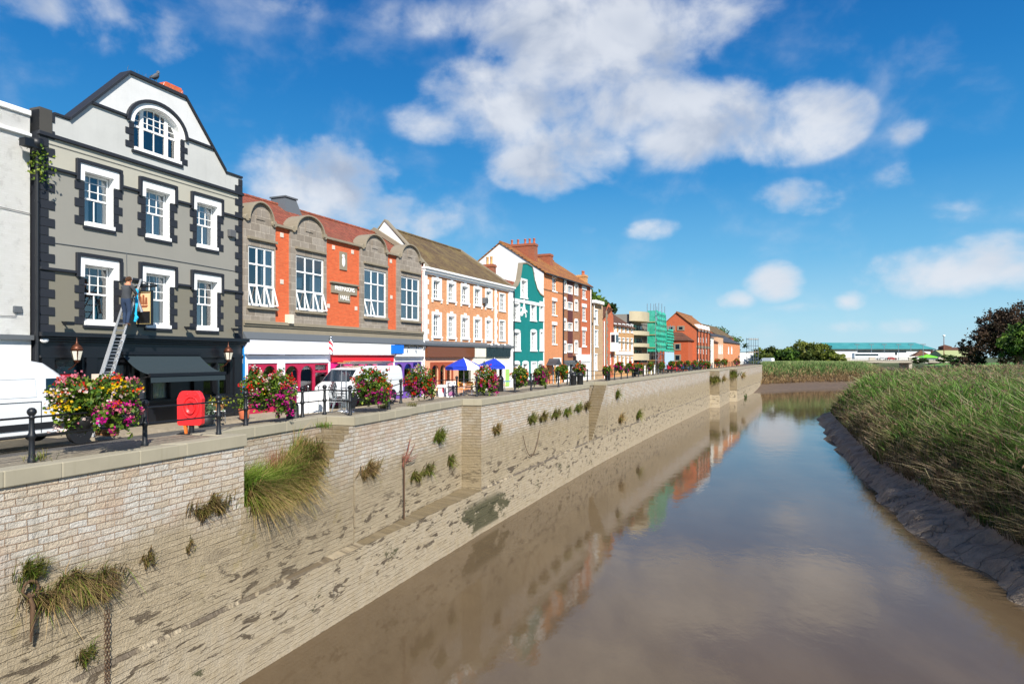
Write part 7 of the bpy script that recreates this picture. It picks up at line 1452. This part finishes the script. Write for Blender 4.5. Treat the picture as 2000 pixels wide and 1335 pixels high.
def ledge_grass():
    rng = np.random.default_rng(77); f0, f1, k0, k1 = [np.array(q) for q in (W1[1], W1[4], W1[2], W1[3])]; o = thing('grass_clump', 'big overgrown clump of green and straw grass spilling from the ledge below the old steps', 'plant', (f0[0], f0[1], -2.2)); n = 11000
    t = rng.beta(1.1, 1.25, n) * .66 + .01; w = rng.beta(1.2, 1.6, n); F_ = f0 + (f1 - f0) * t[:, None]; K_ = k0 + (k1 - k0) * t[:, None]; xy = F_ + (K_ - F_) * (w[:, None] * .95) - f0
    base = np.column_stack([xy, np.maximum(0, t - .45) * 5.5 + np.where(w < .06, -rng.random(n) * .35, 0)]); nv = np.array([.941, -.339, 0]); d = np.array([.339, .941, 0])
    e = np.clip(1.1 - w, .1, 1); lump = .75 + .5 * vnoise(t * 14, w * 3, 3)
    D = nv * (e * rng.uniform(.25, 1.35, n))[:, None] + d * (rng.normal(size=n) * .42 + .12)[:, None]; D[:, 2] = -1.25 * e ** 2 * rng.uniform(.2, 1.5, n) + .12 * (1 - e); H = rng.uniform(.6, 1.45, n) * lump * (1.0 - .2 * (t > .5))
    g = (np.clip(1.3 - t * 1.9, 0, 1) * .85 + .25 * rng.random(n)) * (w > .16); kind = np.where(rng.random(n) < g, 0, np.where(rng.random(n) < .6, 1, 2)); pal = np.array([GC['g'], GC['t'], GC['o']])[kind] * rng.uniform(.75, 1.2, (n, 1, 1))
    V, F, Cc = blade_arrays(base, D, H, np.full(n, .018), pal[:, 0], pal[:, 1], pal[:, 2], rng, 1.); npmesh('blades', V, F, Cc, BLADE, o)
    m2 = 160; base = np.column_stack([f0 + (f1 - f0) * rng.uniform(.35, .5, m2)[:, None] + (k0 - f0) * rng.uniform(.5, .95, m2)[:, None] - f0, np.zeros(m2)]); V, F, Cc = blade_arrays(base, rng.normal(size=(m2, 3)) * .15, rng.uniform(1.0, 1.7, m2), np.full(m2, .014), *(np.tile(cl(h), (m2, 1)) for h in ('#6b4a35', '#8a5e44', '#9c6f58')), rng, .5); npmesh('dry_stalks', V, F, Cc, BLADE, o)
ledge_grass()
def coping_weed(label, px, py, n, kinds, seed):
    p = gnd(px, py, 0.); rng = np.random.default_rng(seed); base = rng.normal(size=(n, 3)) * [.14, .14, 0]; D = rng.normal(size=(n, 3)) * [.5, .5, .1]; tag(blades('weed', p, base, D, rng.uniform(.1, .3, n), np.full(n, .014), kinds, rng), label, 'plant')
coping_weed('yellow flowering weed on the coping near the white van with ladders', 749, 797, 200, 'gto', 60); coping_weed('green weed in the paving at the foot of the first railing post', 76, 898, 60, 'go', 61); coping_weed('bright weed growing at the top of the old steps', 632, 835, 120, 'gog', 62); coping_weed('upright weed at the step in the coping', 806, 793, 90, 'oo', 63)
# sprig on the pub downpipe
rng = np.random.default_rng(9); p = PUB.W(-.1, .2, 8.65); q = rng.normal(size=(170, 3)) * [.16, .12, .33]; V, F, Cc = leaf_arrays(q, rng.uniform(.05, .1, 170), np.array(GREENS)[rng.integers(0, 4, 170)], rng); tag(npmesh('wall_sprig', V, F, Cc, LEAF, None, p), 'leafy green sprig growing out of the pub hopper and downpipe', 'plant')
# red dry creeper on the wall
p, nv, d = wallpt(785, 900, .03); m = MB(); rnd = random.Random(5)
for i in range(16):
    a = rnd.uniform(-.25, 1.1); L_ = rnd.uniform(.5, 1.6); e = d * math.cos(a) * L_ + Vector((0, 0, math.sin(a) * L_ * .7)); m.tube([(0, 0, rnd.uniform(-.3, .3)), e * .5 + nv * .1, e + nv * .03], .012, 5)
tag(m.build('dead_creeper', P('dead_stem', '#7a4a3c', .8), None, p), 'reddish dead creeper stems spread on the wall beside the iron pipe', 'plant')
# iron fittings on the wall
def wthing(name, label, cat, px, py, mk, mat, out=.06):
    p, nv, d = wallpt(px, py, out); m = MB(); mk(m, nv, d); tag(m.build(name, mat, None, p), label, cat)
rust = P('rusty_iron', '#54402f', .8, .2, var=.3, sc=9, bump=.2); cab = P('wet_dark_timber', '#3a2f24', .7, var=.3)
wthing('iron_pipe', 'thin rusty vertical pipe fixed to the wall right of the dry tuft', 'pipe', 787, 892, lambda m, n, d: m.tube([(0, 0, 0), (0, 0, -4.3)], .035, 7), rust); wthing('iron_rod', 'short dark rod on the wall below the big grass clump', 'rod', 647, 1024, lambda m, n, d: m.tube([(0, 0, 0), (0, 0, -1.6)], .022, 6), rust)
wthing('timber_fender', 'dark timber fender post standing in the river at the far stairs', 'post', 1158, 832, lambda m, n, d: m.tube([(0, 0, 0), (0, 0, -4.5)], .12, 8), cab, .25)
def chain(m, pts, r=.03):
    for i in range(len(pts) - 1):
        a, c = Vector(pts[i]), Vector(pts[i + 1]); k = max(1, int((c - a).length / (r * 3.2)))
        for j in range(k):
            q = a.lerp(c, (j + .5) / k); t = (c - a).normalized(); s = Vector((0, 1, 0)) if (j % 2) else Vector((1, 0, 0)); s = (s - t * s.dot(t)).normalized()
            m.tube([q + t * (math.cos(x * .7854) * r * 2) + s * (math.sin(x * .7854) * r) for x in range(9)], r * .33, 5)
wthing('hanging_chain', 'left of the two rusty chains hanging side by side low on the near wall', 'chain', 200, 1190, lambda m, n, d: chain(m, [(0, 0, 0), (0, 0, -2.6)]), rust, .1); wthing('hanging_chain', 'right of the two rusty chains hanging side by side low on the near wall', 'chain', 206, 1189, lambda m, n, d: chain(m, [(0, 0, 0), (0, 0, -2.6)]), rust, .1)
wthing('draped_chain', 'thin chain looping along the wall below the teal house', 'chain', 1020, 850, lambda m, n, d: m.tube([d * x * 1.0 + Vector((0, 0, -1.5 * (1 - (x - 1.6) ** 2 / 2.56))) for x in np.linspace(0, 3.2, 14)], .02, 5), rust, .05)
def ring(m, n, d):
    m.tube([d * (.16 * math.cos(a)) + n * (.05) + Vector((0, 0, .16 * math.sin(a))) for a in np.linspace(0, 6.2832, 19)], .03, 7); m.tube([Vector((0, 0, -.1)), n * .12 + Vector((0, 0, -.35)), n * .1 + Vector((0, 0, -.75)), n * .06 + Vector((0, 0, -1.1))], [.035, .05, .04, .02], 7)
wthing('mooring_ring', 'rusty mooring ring with a muddy rope hanging from it at the lower left', 'ring', 53, 1148, ring, rust, .05)
# ------------------------------------------------------------ reed beds
def reeds():
    rng = np.random.default_rng(21); n = 330000
    Y = np.exp(rng.uniform(np.log(15), np.log(165), n)); X = rng.uniform(.2, .92, n) * Y; P_ = np.stack([X, Y], 1)
    d = seg_dist(P_, RB); ok = ~inside(P_, RIV) & (d > 1.9) & (d < 40 + 30 * (Y > 60)) & (P_[:, 0] > 15)
    P_, d = P_[ok], d[ok]; Y = P_[:, 1]; n = len(P_); z = height(P_); pat = vnoise(P_[:, 0] * .22, P_[:, 1] * .22, 1); pat2 = vnoise(P_[:, 0] * .8, P_[:, 1] * .8, 4); pat3 = vnoise(P_[:, 0] * .07, P_[:, 1] * .07, 8)
    keep = rng.random(n) < .35 + .65 * pat2; P_, d, Y, z, pat, pat2, pat3 = [a[keep] for a in (P_, d, Y, z, pat, pat2, pat3)]; n = len(P_)
    cs = np.where(Y < 60, 1.5, 2.6); ci, cj = np.floor(P_[:, 0] / cs), np.floor(P_[:, 1] / cs); hs_ = lambda a, b_, s_: np.modf(np.abs(np.sin(a * 12.9898 + b_ * 78.233 + s_) * 43758.5453))[0]
    cen = np.stack([(ci + .2 + .6 * hs_(ci, cj, 1)) * cs, (cj + .2 + .6 * hs_(ci, cj, 2)) * cs], 1); rad = (P_ - cen) / cs[:, None]; cr_ = np.linalg.norm(rad, axis=1); chh = hs_(ci, cj, 3)
    edge = np.clip((5.2 - d + 3.2 * (pat - .5)) / 3.2, 0, 1)
    H = (1.35 + 1.0 * pat + .75 * pat2) * (1 - .35 * edge) * rng.uniform(.6, 1.12, n); H *= (1.18 - .55 * cr_) * (.72 + .55 * chh); H = np.minimum(H, np.maximum(.7, np.where(Y > 65, .8, 1.15) - z + .25 * rng.normal(size=n) + .5 * (pat2 - .5)))
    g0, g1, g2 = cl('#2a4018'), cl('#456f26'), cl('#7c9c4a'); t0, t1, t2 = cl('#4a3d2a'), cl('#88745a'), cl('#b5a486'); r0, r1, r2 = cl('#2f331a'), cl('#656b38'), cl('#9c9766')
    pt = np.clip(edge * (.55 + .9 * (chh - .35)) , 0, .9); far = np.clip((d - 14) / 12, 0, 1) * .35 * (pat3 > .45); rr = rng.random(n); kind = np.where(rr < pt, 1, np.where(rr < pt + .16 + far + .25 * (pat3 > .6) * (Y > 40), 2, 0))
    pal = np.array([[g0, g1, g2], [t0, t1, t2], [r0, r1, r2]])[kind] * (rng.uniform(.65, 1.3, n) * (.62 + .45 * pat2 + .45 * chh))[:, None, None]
    wind = np.array([-.75, -.25, 0.]); a = rng.uniform(0, 6.28, n); D = np.stack([np.cos(a), np.sin(a), np.zeros(n)], 1) * .45 + wind * (.35 + .5 * pat)[:, None]; D[:, :2] += rad * 1.1; D[:, 2] = -.55 * edge * rng.random(n) - .25 * cr_; D[:, 0] -= .45 * edge
    bent = rng.random(n) < .03; H[bent] = np.minimum(H[bent] * 1.5, 1.5 - z[bent]); pal[bent] = np.array([cl('#6b6a45'), cl('#a39c78'), cl('#c9bf9c')]); D[bent] += wind * .45
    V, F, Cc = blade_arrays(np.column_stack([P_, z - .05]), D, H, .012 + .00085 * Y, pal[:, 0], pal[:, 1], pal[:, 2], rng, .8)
    # feathery heads
    k = np.where((rng.random(n) < .10) & (edge < .5))[0]; tip = np.column_stack([P_, z - .05])[k] + np.array([0, 0, 1.]) * (H[k] * .9)[:, None] + D[k] * (H[k] * .6)[:, None]
    V2, F2, C2 = leaf_arrays(tip, .035 + .0010 * Y[k], np.tile(cl('#7d6450'), (len(k), 1)) * rng.uniform(.6, 1.3, (len(k), 1)), rng, long=4.)
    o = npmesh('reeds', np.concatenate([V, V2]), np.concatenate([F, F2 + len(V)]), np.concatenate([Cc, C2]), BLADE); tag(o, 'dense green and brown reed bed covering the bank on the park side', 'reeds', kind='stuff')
    n = 60000; P_ = np.stack([rng.uniform(60, 160, n), rng.uniform(185, 262, n)], 1); dl = seg_dist(P_, LB); ok = ~inside(P_, RIV) & (dl > 9) & (dl < 48) & (P_[:, 0] > np.interp(P_[:, 1], YB, XB) + .5) ; P_, dl = P_[ok], dl[ok]; n = len(P_); z = height(P_); pat = vnoise(P_[:, 0] * .2, P_[:, 1] * .2, 6); e = np.clip((19 - dl + 4 * (pat - .5)) / 7, 0, 1)
    H = np.minimum((2.0 + .9 * pat) * (1 - .35 * e) * rng.uniform(.7, 1.1, n), np.maximum(.8, 1.25 - z)); rr = rng.random(n); kind = np.where(rr < e * .95, 1, np.where(rr > .85, 2, 0)); pal = np.array([[cl('#3c5226'), cl('#5f8040'), cl('#93a868')], [cl('#6b543a'), cl('#a88d66'), cl('#c6ad84')], [r0, cl('#7d7a50'), cl('#b0a47c')]])[kind] * rng.uniform(.75, 1.2, (n, 1, 1)); a = rng.uniform(0, 6.28, n); D = np.stack([np.cos(a), np.sin(a), np.zeros(n)], 1) * .5; D[:, 1] -= e * .5; D[:, 2] = -.4 * e
    V, F, Cc = blade_arrays(np.column_stack([P_, z - .05]), D, H, np.full(n, .17), pal[:, 0], pal[:, 1], pal[:, 2], rng, .7); tag(npmesh('far_reeds', V, F, Cc, BLADE), 'far reed bed above the mud flat at the end of the quay', 'reeds', kind='stuff')
reeds()
# ------------------------------------------------------------ trees
BARK = P('bark', '#4a3d30', .9, var=.3, sc=5, bump=.4, bsc=14)
def tree(name, label, loc, crown, leaf, cols, n, seed, trunk=.35, limb=True, group=None, th=None):
    """crown: ellipsoids (dx, dy, z, rx, ry, rz) above the base"""
    rng = np.random.default_rng(seed); o = thing(name, label, 'tree', loc, 0, group); E = np.array(crown, float); vol = E[:, 3] * E[:, 4] * E[:, 5]; nc = max(12, n // 55)
    L_ = E[rng.choice(len(E), nc, p=vol / vol.sum())]; d = unit(rng.normal(size=(nc, 3))); r = rng.uniform(.25, 1, (nc, 1)) ** .45; cc = L_[:, :3] + d * r * L_[:, 3:]; cs = rng.uniform(.10, .24, nc)[:, None] * L_[:, 3:] * .95
    k = rng.choice(nc, n); q = cc[k] + rng.normal(size=(n, 3)) * cs[k] * .62; ccol = np.array(cols)[rng.integers(0, len(cols), nc)] * rng.uniform(.55, 1.35, (nc, 1)); V, F, Cc = leaf_arrays(q, leaf * rng.uniform(.6, 1.4, n), ccol[k] * rng.uniform(.75, 1.2, (n, 1)), rng, long=1.5); npmesh('crown', V, F, Cc, LEAF, o)
    m = MB(); zt = th or (E[:, 2] - E[:, 5] * .3).min() + E[:, 5].mean() * .6; m.tube([(0, 0, -.3), (.05, 0, .5), (0, .05, zt * .5), (.1, 0, zt)], [trunk * 1.35, trunk, trunk * .8, trunk * .6], 10)
    for i in range(min(nc, 9)): c = cc[i]; a = Vector((0, 0, zt * rng.uniform(.55, .95))); m.tube([a, a.lerp(Vector(c), .5) + Vector((0, 0, .2)), c], [trunk * .4, trunk * .22, trunk * .08], 6)
    m.build('trunk', BARK, o); return o
cg = lambda *h: [cl(x) for x in h]
BEECH = cg('#46372c', '#382c22', '#544232', '#2f2c1e'); GRN = cg('#3d5a22', '#54732b', '#6f8a38', '#2f4720'); OLV = cg('#56632a', '#6f7a34', '#465428', '#858a42'); DGR = cg('#26381c', '#314820', '#1f2d18')
G0 = -.35
tree('beech_tree', 'dark purple copper beech with spreading low branches on the park lawn', (130, 176, G0), [(0, 0, 8.5, 8, 7, 7), (-6, -1, 7, 6, 5, 4.5), (-9.5, 0, 5.5, 4.5, 4, 2.6), (-4, 0, 11.5, 5, 5, 3.8), (4, 0, 12.5, 6, 6, 4.5), (7, 0, 7, 7, 6, 6), (-12.5, 0, 6.6, 2.6, 2, 1.0), (-8, 0, 9.6, 3, 3, 1.6), (-3, -2, 5, 5, 4, 4), (-5, 0, 9, 4, 4, 3)], .36, BEECH, 30000, 1, .5)
tree('plane_tree', 'green leaved tree with a pale trunk in front of the copper beech', (117, 157, G0), [(1.5, 0, 6.6, 4.6, 4.2, 4.6), (-2.2, 0, 5.4, 3, 3, 3), (3, 0, 9.2, 3.4, 3, 2.8), (5, 0, 5.6, 3.4, 3, 3.6)], .36, GRN, 9000, 2, .42, th=4.5)
tree('conifer', 'dark green rounded evergreen at the foot of the copper beech', (128, 190, G0), [(0, 0, 3.2, 3.2, 3, 3.4), (1.6, 0, 2.4, 2.6, 2, 2.4)], .3, DGR, 3500, 3, .25); 
tree('leaning_shrub', 'dark crooked shrub leaning over the reeds below the beech', (103.5, 158, G0), [(0, 0, 1.6, 2.2, 1.6, 1.2), (1.8, 0, 2.6, 1.6, 1.5, 1.2)], .28, BEECH, 1200, 4, .15)
for i, (px, Y, lab_, c, w, h) in enumerate(((1500, 262, 'leafy olive tree at the end of the quay beside the white van', OLV, 5.0, 7.2), (1535, 258, 'low olive tree second along beyond the quay end', GRN, 5, 6.4), (1568, 262, 'tallest bushy tree of the row beyond the far reeds', OLV, 6.6, 9.0), (1600, 264, 'yellow green bushy tree between the tallest bushy tree and the small one', cg('#6f7a34', '#8a9440', '#5a6a2c'), 6, 8), (1628, 262, 'small yellow green bush at the right end of the row', cg('#7d8a3a', '#97a04a', '#66742f'), 4.2, 5.2))):
    x = (px - 1000) / FOC * Y; tree('riverside_tree', lab_, (x, Y, -.6), [(0, 0, h * .52, w, w * .9, h * .46), (w * .4, 0, h * .42, w * .75, w * .7, h * .36), (-w * .45, 0, h * .4, w * .7, w * .7, h * .36)], .55, c, 4600, 30 + i, .3, group='trees beyond the far reeds')
for px, py, Y, r, lab_, s in ((1168, 578, 105, 3.6, 'green tree top showing behind the tall brick terrace', 50), (1416, 648, 215, 6.5, 'round green tree rising behind the far red brick gables', 51)):
    x = (px - 1000) / FOC * Y; z = EYE + (HOR - py) / FOC * Y; tree('background_tree', lab_, (x - 1, Y + 6, -.5), [(0, 0, z + .5 - r * .35, r, r, r * .75), (-r * .8, 0, z - r * .7, r * .9, r, r * .7), (r * .7, 0, z - r * .6, r * .7, r, r * .6)], .42, GRN, 3600, s, .35)
x = lambda px, Y: (px - 1000) / FOC * Y
for i, (px, Y, w, h, l) in enumerate(((1852, 285, 4.5, 3.4, 'rounded dark bush at the right end of the bridge'), (1795, 292, 4, 2.6, 'low bush in front of the bridge parapet below the green canopy'), (1878, 275, 3, 2.4, 'small dark bush left of the evergreen'))):
    tree('bush', l, (x(px, Y), Y, -.4), [(0, 0, h * .5, w, w * .8, h * .5)], .4, DGR + GRN[:2], 1500, 60 + i, .1, th=1.0)
# lawn and park path
m = MB(); m.poly([(96, 135, -.22), (170, 110, -.22), (300, 160, -.22), (300, 330, -.22), (190, 300, -.22), (120, 200, -.22)]); tag(m.build('lawn', ground_mat('mown_grass', '#5f8c2f', '#4a7426', .6, .4, '#739a3c')), kind='structure')
# ------------------------------------------------------------ bridge and what lies beyond it
def bridge():
    Y = 300; o = thing('road_bridge', 'low flat concrete road bridge on stubby piers crossing the far river', 'bridge', (x(1655, Y), Y, -.6)); L_ = x(1845, Y) - x(1655, Y); conc = render_paint('bridge_concrete', '#b9b2a2', .25); m = MB(); m.box(-6, L_ + 6, 0, 9, 0.45, 1.55); m.box(-6, L_ + 6, -.3, 0, 1.2, 1.5); m.build('deck', conc, o)
    for px in (1703, 1780, 1655, 1838): m = MB(); c = x(px, Y) - x(1655, Y); m.box(c - .7, c + .7, .6, 8.4, -8, .45); m.build('pier', conc, o); m = MB(); m.box(c - 1.3, c + 1.3, -.35, .3, 1.5, 2.9); m.build('parapet_pier', conc, o)
    m = MB(); m.box(-6, L_ + 6, -.12, .02, 2.5, 2.62); m.box(-6, L_ + 6, -.1, 0, 1.7, 1.8)
    for i in range(150): c = -6 + (L_ + 12) * i / 149; m.box(c - .04, c + .04, -.08, 0, 1.5, 2.5)
    m.build('railing', P('bridge_rail', '#5c5f5c', .6), o)
bridge()
def depot():
    Y = 420; z = lambda py, Y_=Y: EYE + (HOR - py) / FOC * Y_; x0, x1 = x(1612, Y), x(1822, Y); o = thing('long_white_depot', 'long low white building with a bright teal sheet roof beyond the bridge', 'building', (x0, Y, -.5)); L_ = x1 - x0; zb = .5
    m = MB(); m.box(0, L_, 0, 26, 0, z(680) + zb); m.build('wall', WREND, o); k = Nt('teal_sheet_roof'); oo = k.obj(); q = k.n('ShaderNodeSeparateXYZ', {0: oo}).outputs[0]; k.l(k.mix(k.step(k.noise(oo, .2, 5), .3, .7), lin('#3f8c8e'), lin('#4d9b9b')), k.b.inputs['Base Color']); k.b.inputs['Roughness'].default_value = .5; k.bump(k.math('SINE', k.math('MULTIPLY', q, 6.)), .4, .05)
    zt = z(668) + zb; ze = z(681) + zb; m = MB(); m.hexa([(-1, -1.2, ze - .2), (L_ + 1, -1.2, ze - .2), (L_ - 4, 12, zt - .2), (3, 12, zt - .2), (-1, -1.2, ze), (L_ + 1, -1.2, ze), (L_ - 4, 12, zt), (3, 12, zt)]); m.quad((-1, 26, ze), (L_ + 1, 26, ze), (L_ - 4, 12, zt), (3, 12, zt)); m.build('roof', k.mat, o); m = MB(); m.box(-1, L_ + 1, -1.35, -1.15, ze - .6, ze - .1); m.build('gutter', PLAST, o)
    m = MB(); m.box(x(1675, Y) - x0, x(1770, Y) - x0, -.15, 0, z(688) + zb, z(684.5) + zb); m.cut(); m.box(x(1748, Y) - x0, x(1752, Y) - x0, -.15, 0, z(693) + zb, z(688) + zb)
    for r in m.pieces(): r.build('window_strip', TINT, o)
depot()
def lamp(label, px, Y, zt, col):
    o = thing('street_lamp', label, 'lamp', (x(px, Y), Y, -.4)); m = MB(); h = zt + .4; m.tube([(0, 0, 0), (0, 0, h)], [.22, .12], 8); m.build('pole', P('lamp_' + col[1:], col, .6), o); m = MB(); m.lathe([(.1, 0), (.5, .2), (.55, .6), (.3, .8), (0, .85)], (0, 0, h), 10); m.build('lamp_head', WHITE, o)
lamp('rust brown lamp post with a white head at the right end of the bridge', 1843.5, 292, 11.0, '#7d4a38')
for i, px in enumerate((1702, 1755, 1779, 1727, 1674, 1803)):
    z = EYE + (697 - 673) / FOC * 306; o = thing('bridge_lamp', ['slim grey lamp post above the left bridge pier', 'slim lamp post right of the middle of the bridge', 'slim lamp post above the right bridge pier', 'slim lamp post near the middle of the bridge', 'leftmost slim lamp post on the bridge', 'rightmost slim lamp post on the bridge'][i], 'lamp', (x(px, 306), 306, 1), 0, 'lamp posts on the bridge'); m = MB(); m.tube([(0, 0, 0), (0, 0, z - 1)], .11, 6); m.build('pole', STEEL, o); m = MB(); m.box(-1.1, 1.1, -.2, .2, z - 1, z - .7); m.build('lamp_head', LEAD, o)
o = thing('canopy_stall', 'bright green canopy with a white front under a brown hipped roof by the bridge', 'building', (x(1822, 330), 330, -.5)); m = MB(); m.add([(-5.5, 0, 2.6), (5, 0, 2.3), (5, 6, 2.3), (-5.5, 6, 2.6), (-1, 3, 4.1)], [(0, 1, 4), (1, 2, 4), (2, 3, 4), (3, 0, 4), (0, 3, 2, 1)]); m.build('canopy', P('lime_canopy', '#6cc832', .5), o); m = MB(); m.box(-3, 4.5, 1, 5, 0, 2.3); m.build('wall', WHITE, o); m = MB(); m.add([(-5, 7, 3.2), (4.5, 7, 3.2), (4.5, 12, 3.2), (-5, 12, 3.2), (-.5, 9, 6.2)], [(0, 1, 4), (1, 2, 4), (2, 3, 4), (3, 0, 4), (0, 3, 2, 1)]); m.build('hipped_roof', T_DRK, o)
o = thing('green_roofed_hall', 'wide low building with a pale olive green roof right of the lamp post', 'building', (x(1866, 340), 340, -.5)); m = MB(); m.box(-5.5, 9, 0, 14, 0, 3.0); m.build('wall', ASH, o); m = MB(); m.add([(-6, -1, 3), (9.5, -1, 3), (9.5, 15, 3), (-6, 15, 3), (-5.5, 7, 6.2), (9, 7, 6.2)], [(0, 1, 5, 4), (2, 3, 4, 5), (0, 4, 3), (1, 2, 5), (0, 3, 2, 1)]); m.build('roof', P('olive_roof', '#98a070', .7, var=.15, sc=.3), o)
o = thing('brown_roofed_building', 'brown tiled roof with a small turret showing over the olive green roof', 'building', (x(1866, 400), 400, -.5)); m = MB(); m.box(-6, 12, 0, 14, 0, 6); m.build('wall', FARB, o); m = MB(); m.add([(-7, -1, 6), (13, -1, 6), (13, 15, 6), (-7, 15, 6), (-1, 7, 8.6), (11, 7, 8.6)], [(0, 1, 5, 4), (2, 3, 4, 5), (0, 4, 3), (1, 2, 5), (0, 3, 2, 1)]); m.build('roof', T_DRK, o); m = MB(); m.add([(-4.5, 4, 7.5), (0.5, 4, 7.5), (.5, 9, 7.5), (-4.5, 9, 7.5), (-4.5, 4, 9.0), (.5, 4, 9.0), (.5, 9, 9.0), (-4.5, 9, 9.0), (-2, 6.5, 10.2)], [(0, 1, 5, 4), (1, 2, 6, 5), (2, 3, 7, 6), (3, 0, 4, 7), (4, 5, 8), (5, 6, 8), (6, 7, 8), (7, 4, 8)]); m.build('turret', T_DRK, o)
o = thing('coach', 'white coach crossing the far bridge', 'bus', (x(1693, 304), 304, .95)); m = MB(); m.box(-5.5, 5.5, 0, 2.5, .5, 3.2); m.build('body', VANW, o, bevel=.2); m = MB(); m.box(-5.2, 5.2, -.03, 2.53, 1.9, 2.8); m.build('window_band', TINT, o)
for i, (px, c, l) in enumerate(((1722, '#d8dadc', 'pale car on the far bridge right of the coach'), (1741, '#b3342e', 'red car on the far bridge'))):
    small_car(l, (x(px, 304), 304, .95), 0, c)
o = thing('end_building', 'white flat roofed building between the last red gable and the green trees', 'building', (x(1475, 262), 268, -.5)); m = MB(); m.box(-4, 5, 0, 8, 0, 4.6); m.build('wall', WHITE, o); m = MB(); m.box(-4.2, 5.2, -.2, 8, 4.6, 4.8); m.build('roof', LEAD, o)
o = thing('scaffold_tower', 'pale scaffold tower at the end of the quay row against the last red gable', 'scaffolding', (x(1463, 236), 236, -.4), .4); m = MB()
for ax in (0, 2, 4):
    for ay in (0, 1.2): m.tube([(ax, ay, 0), (ax, ay, 9.4)], .08, 5)
for h in (2.2, 4.4, 6.6, 8.8): m.tube([(-.3, 0, h), (4.3, 0, h)], .08, 5); m.tube([(0, -.2, h), (0, 1.4, h)], .08, 5); m.tube([(4, -.2, h), (4, 1.4, h)], .08, 5)
m.build('tube_frame', STEEL, o); m = MB()
for h in (4.4, 8.8): m.box(-.2, 4.2, 0, 1.2, h + .08, h + .16)
m.build('boards', P('scaffold_board', '#b98f5a', .8), o)
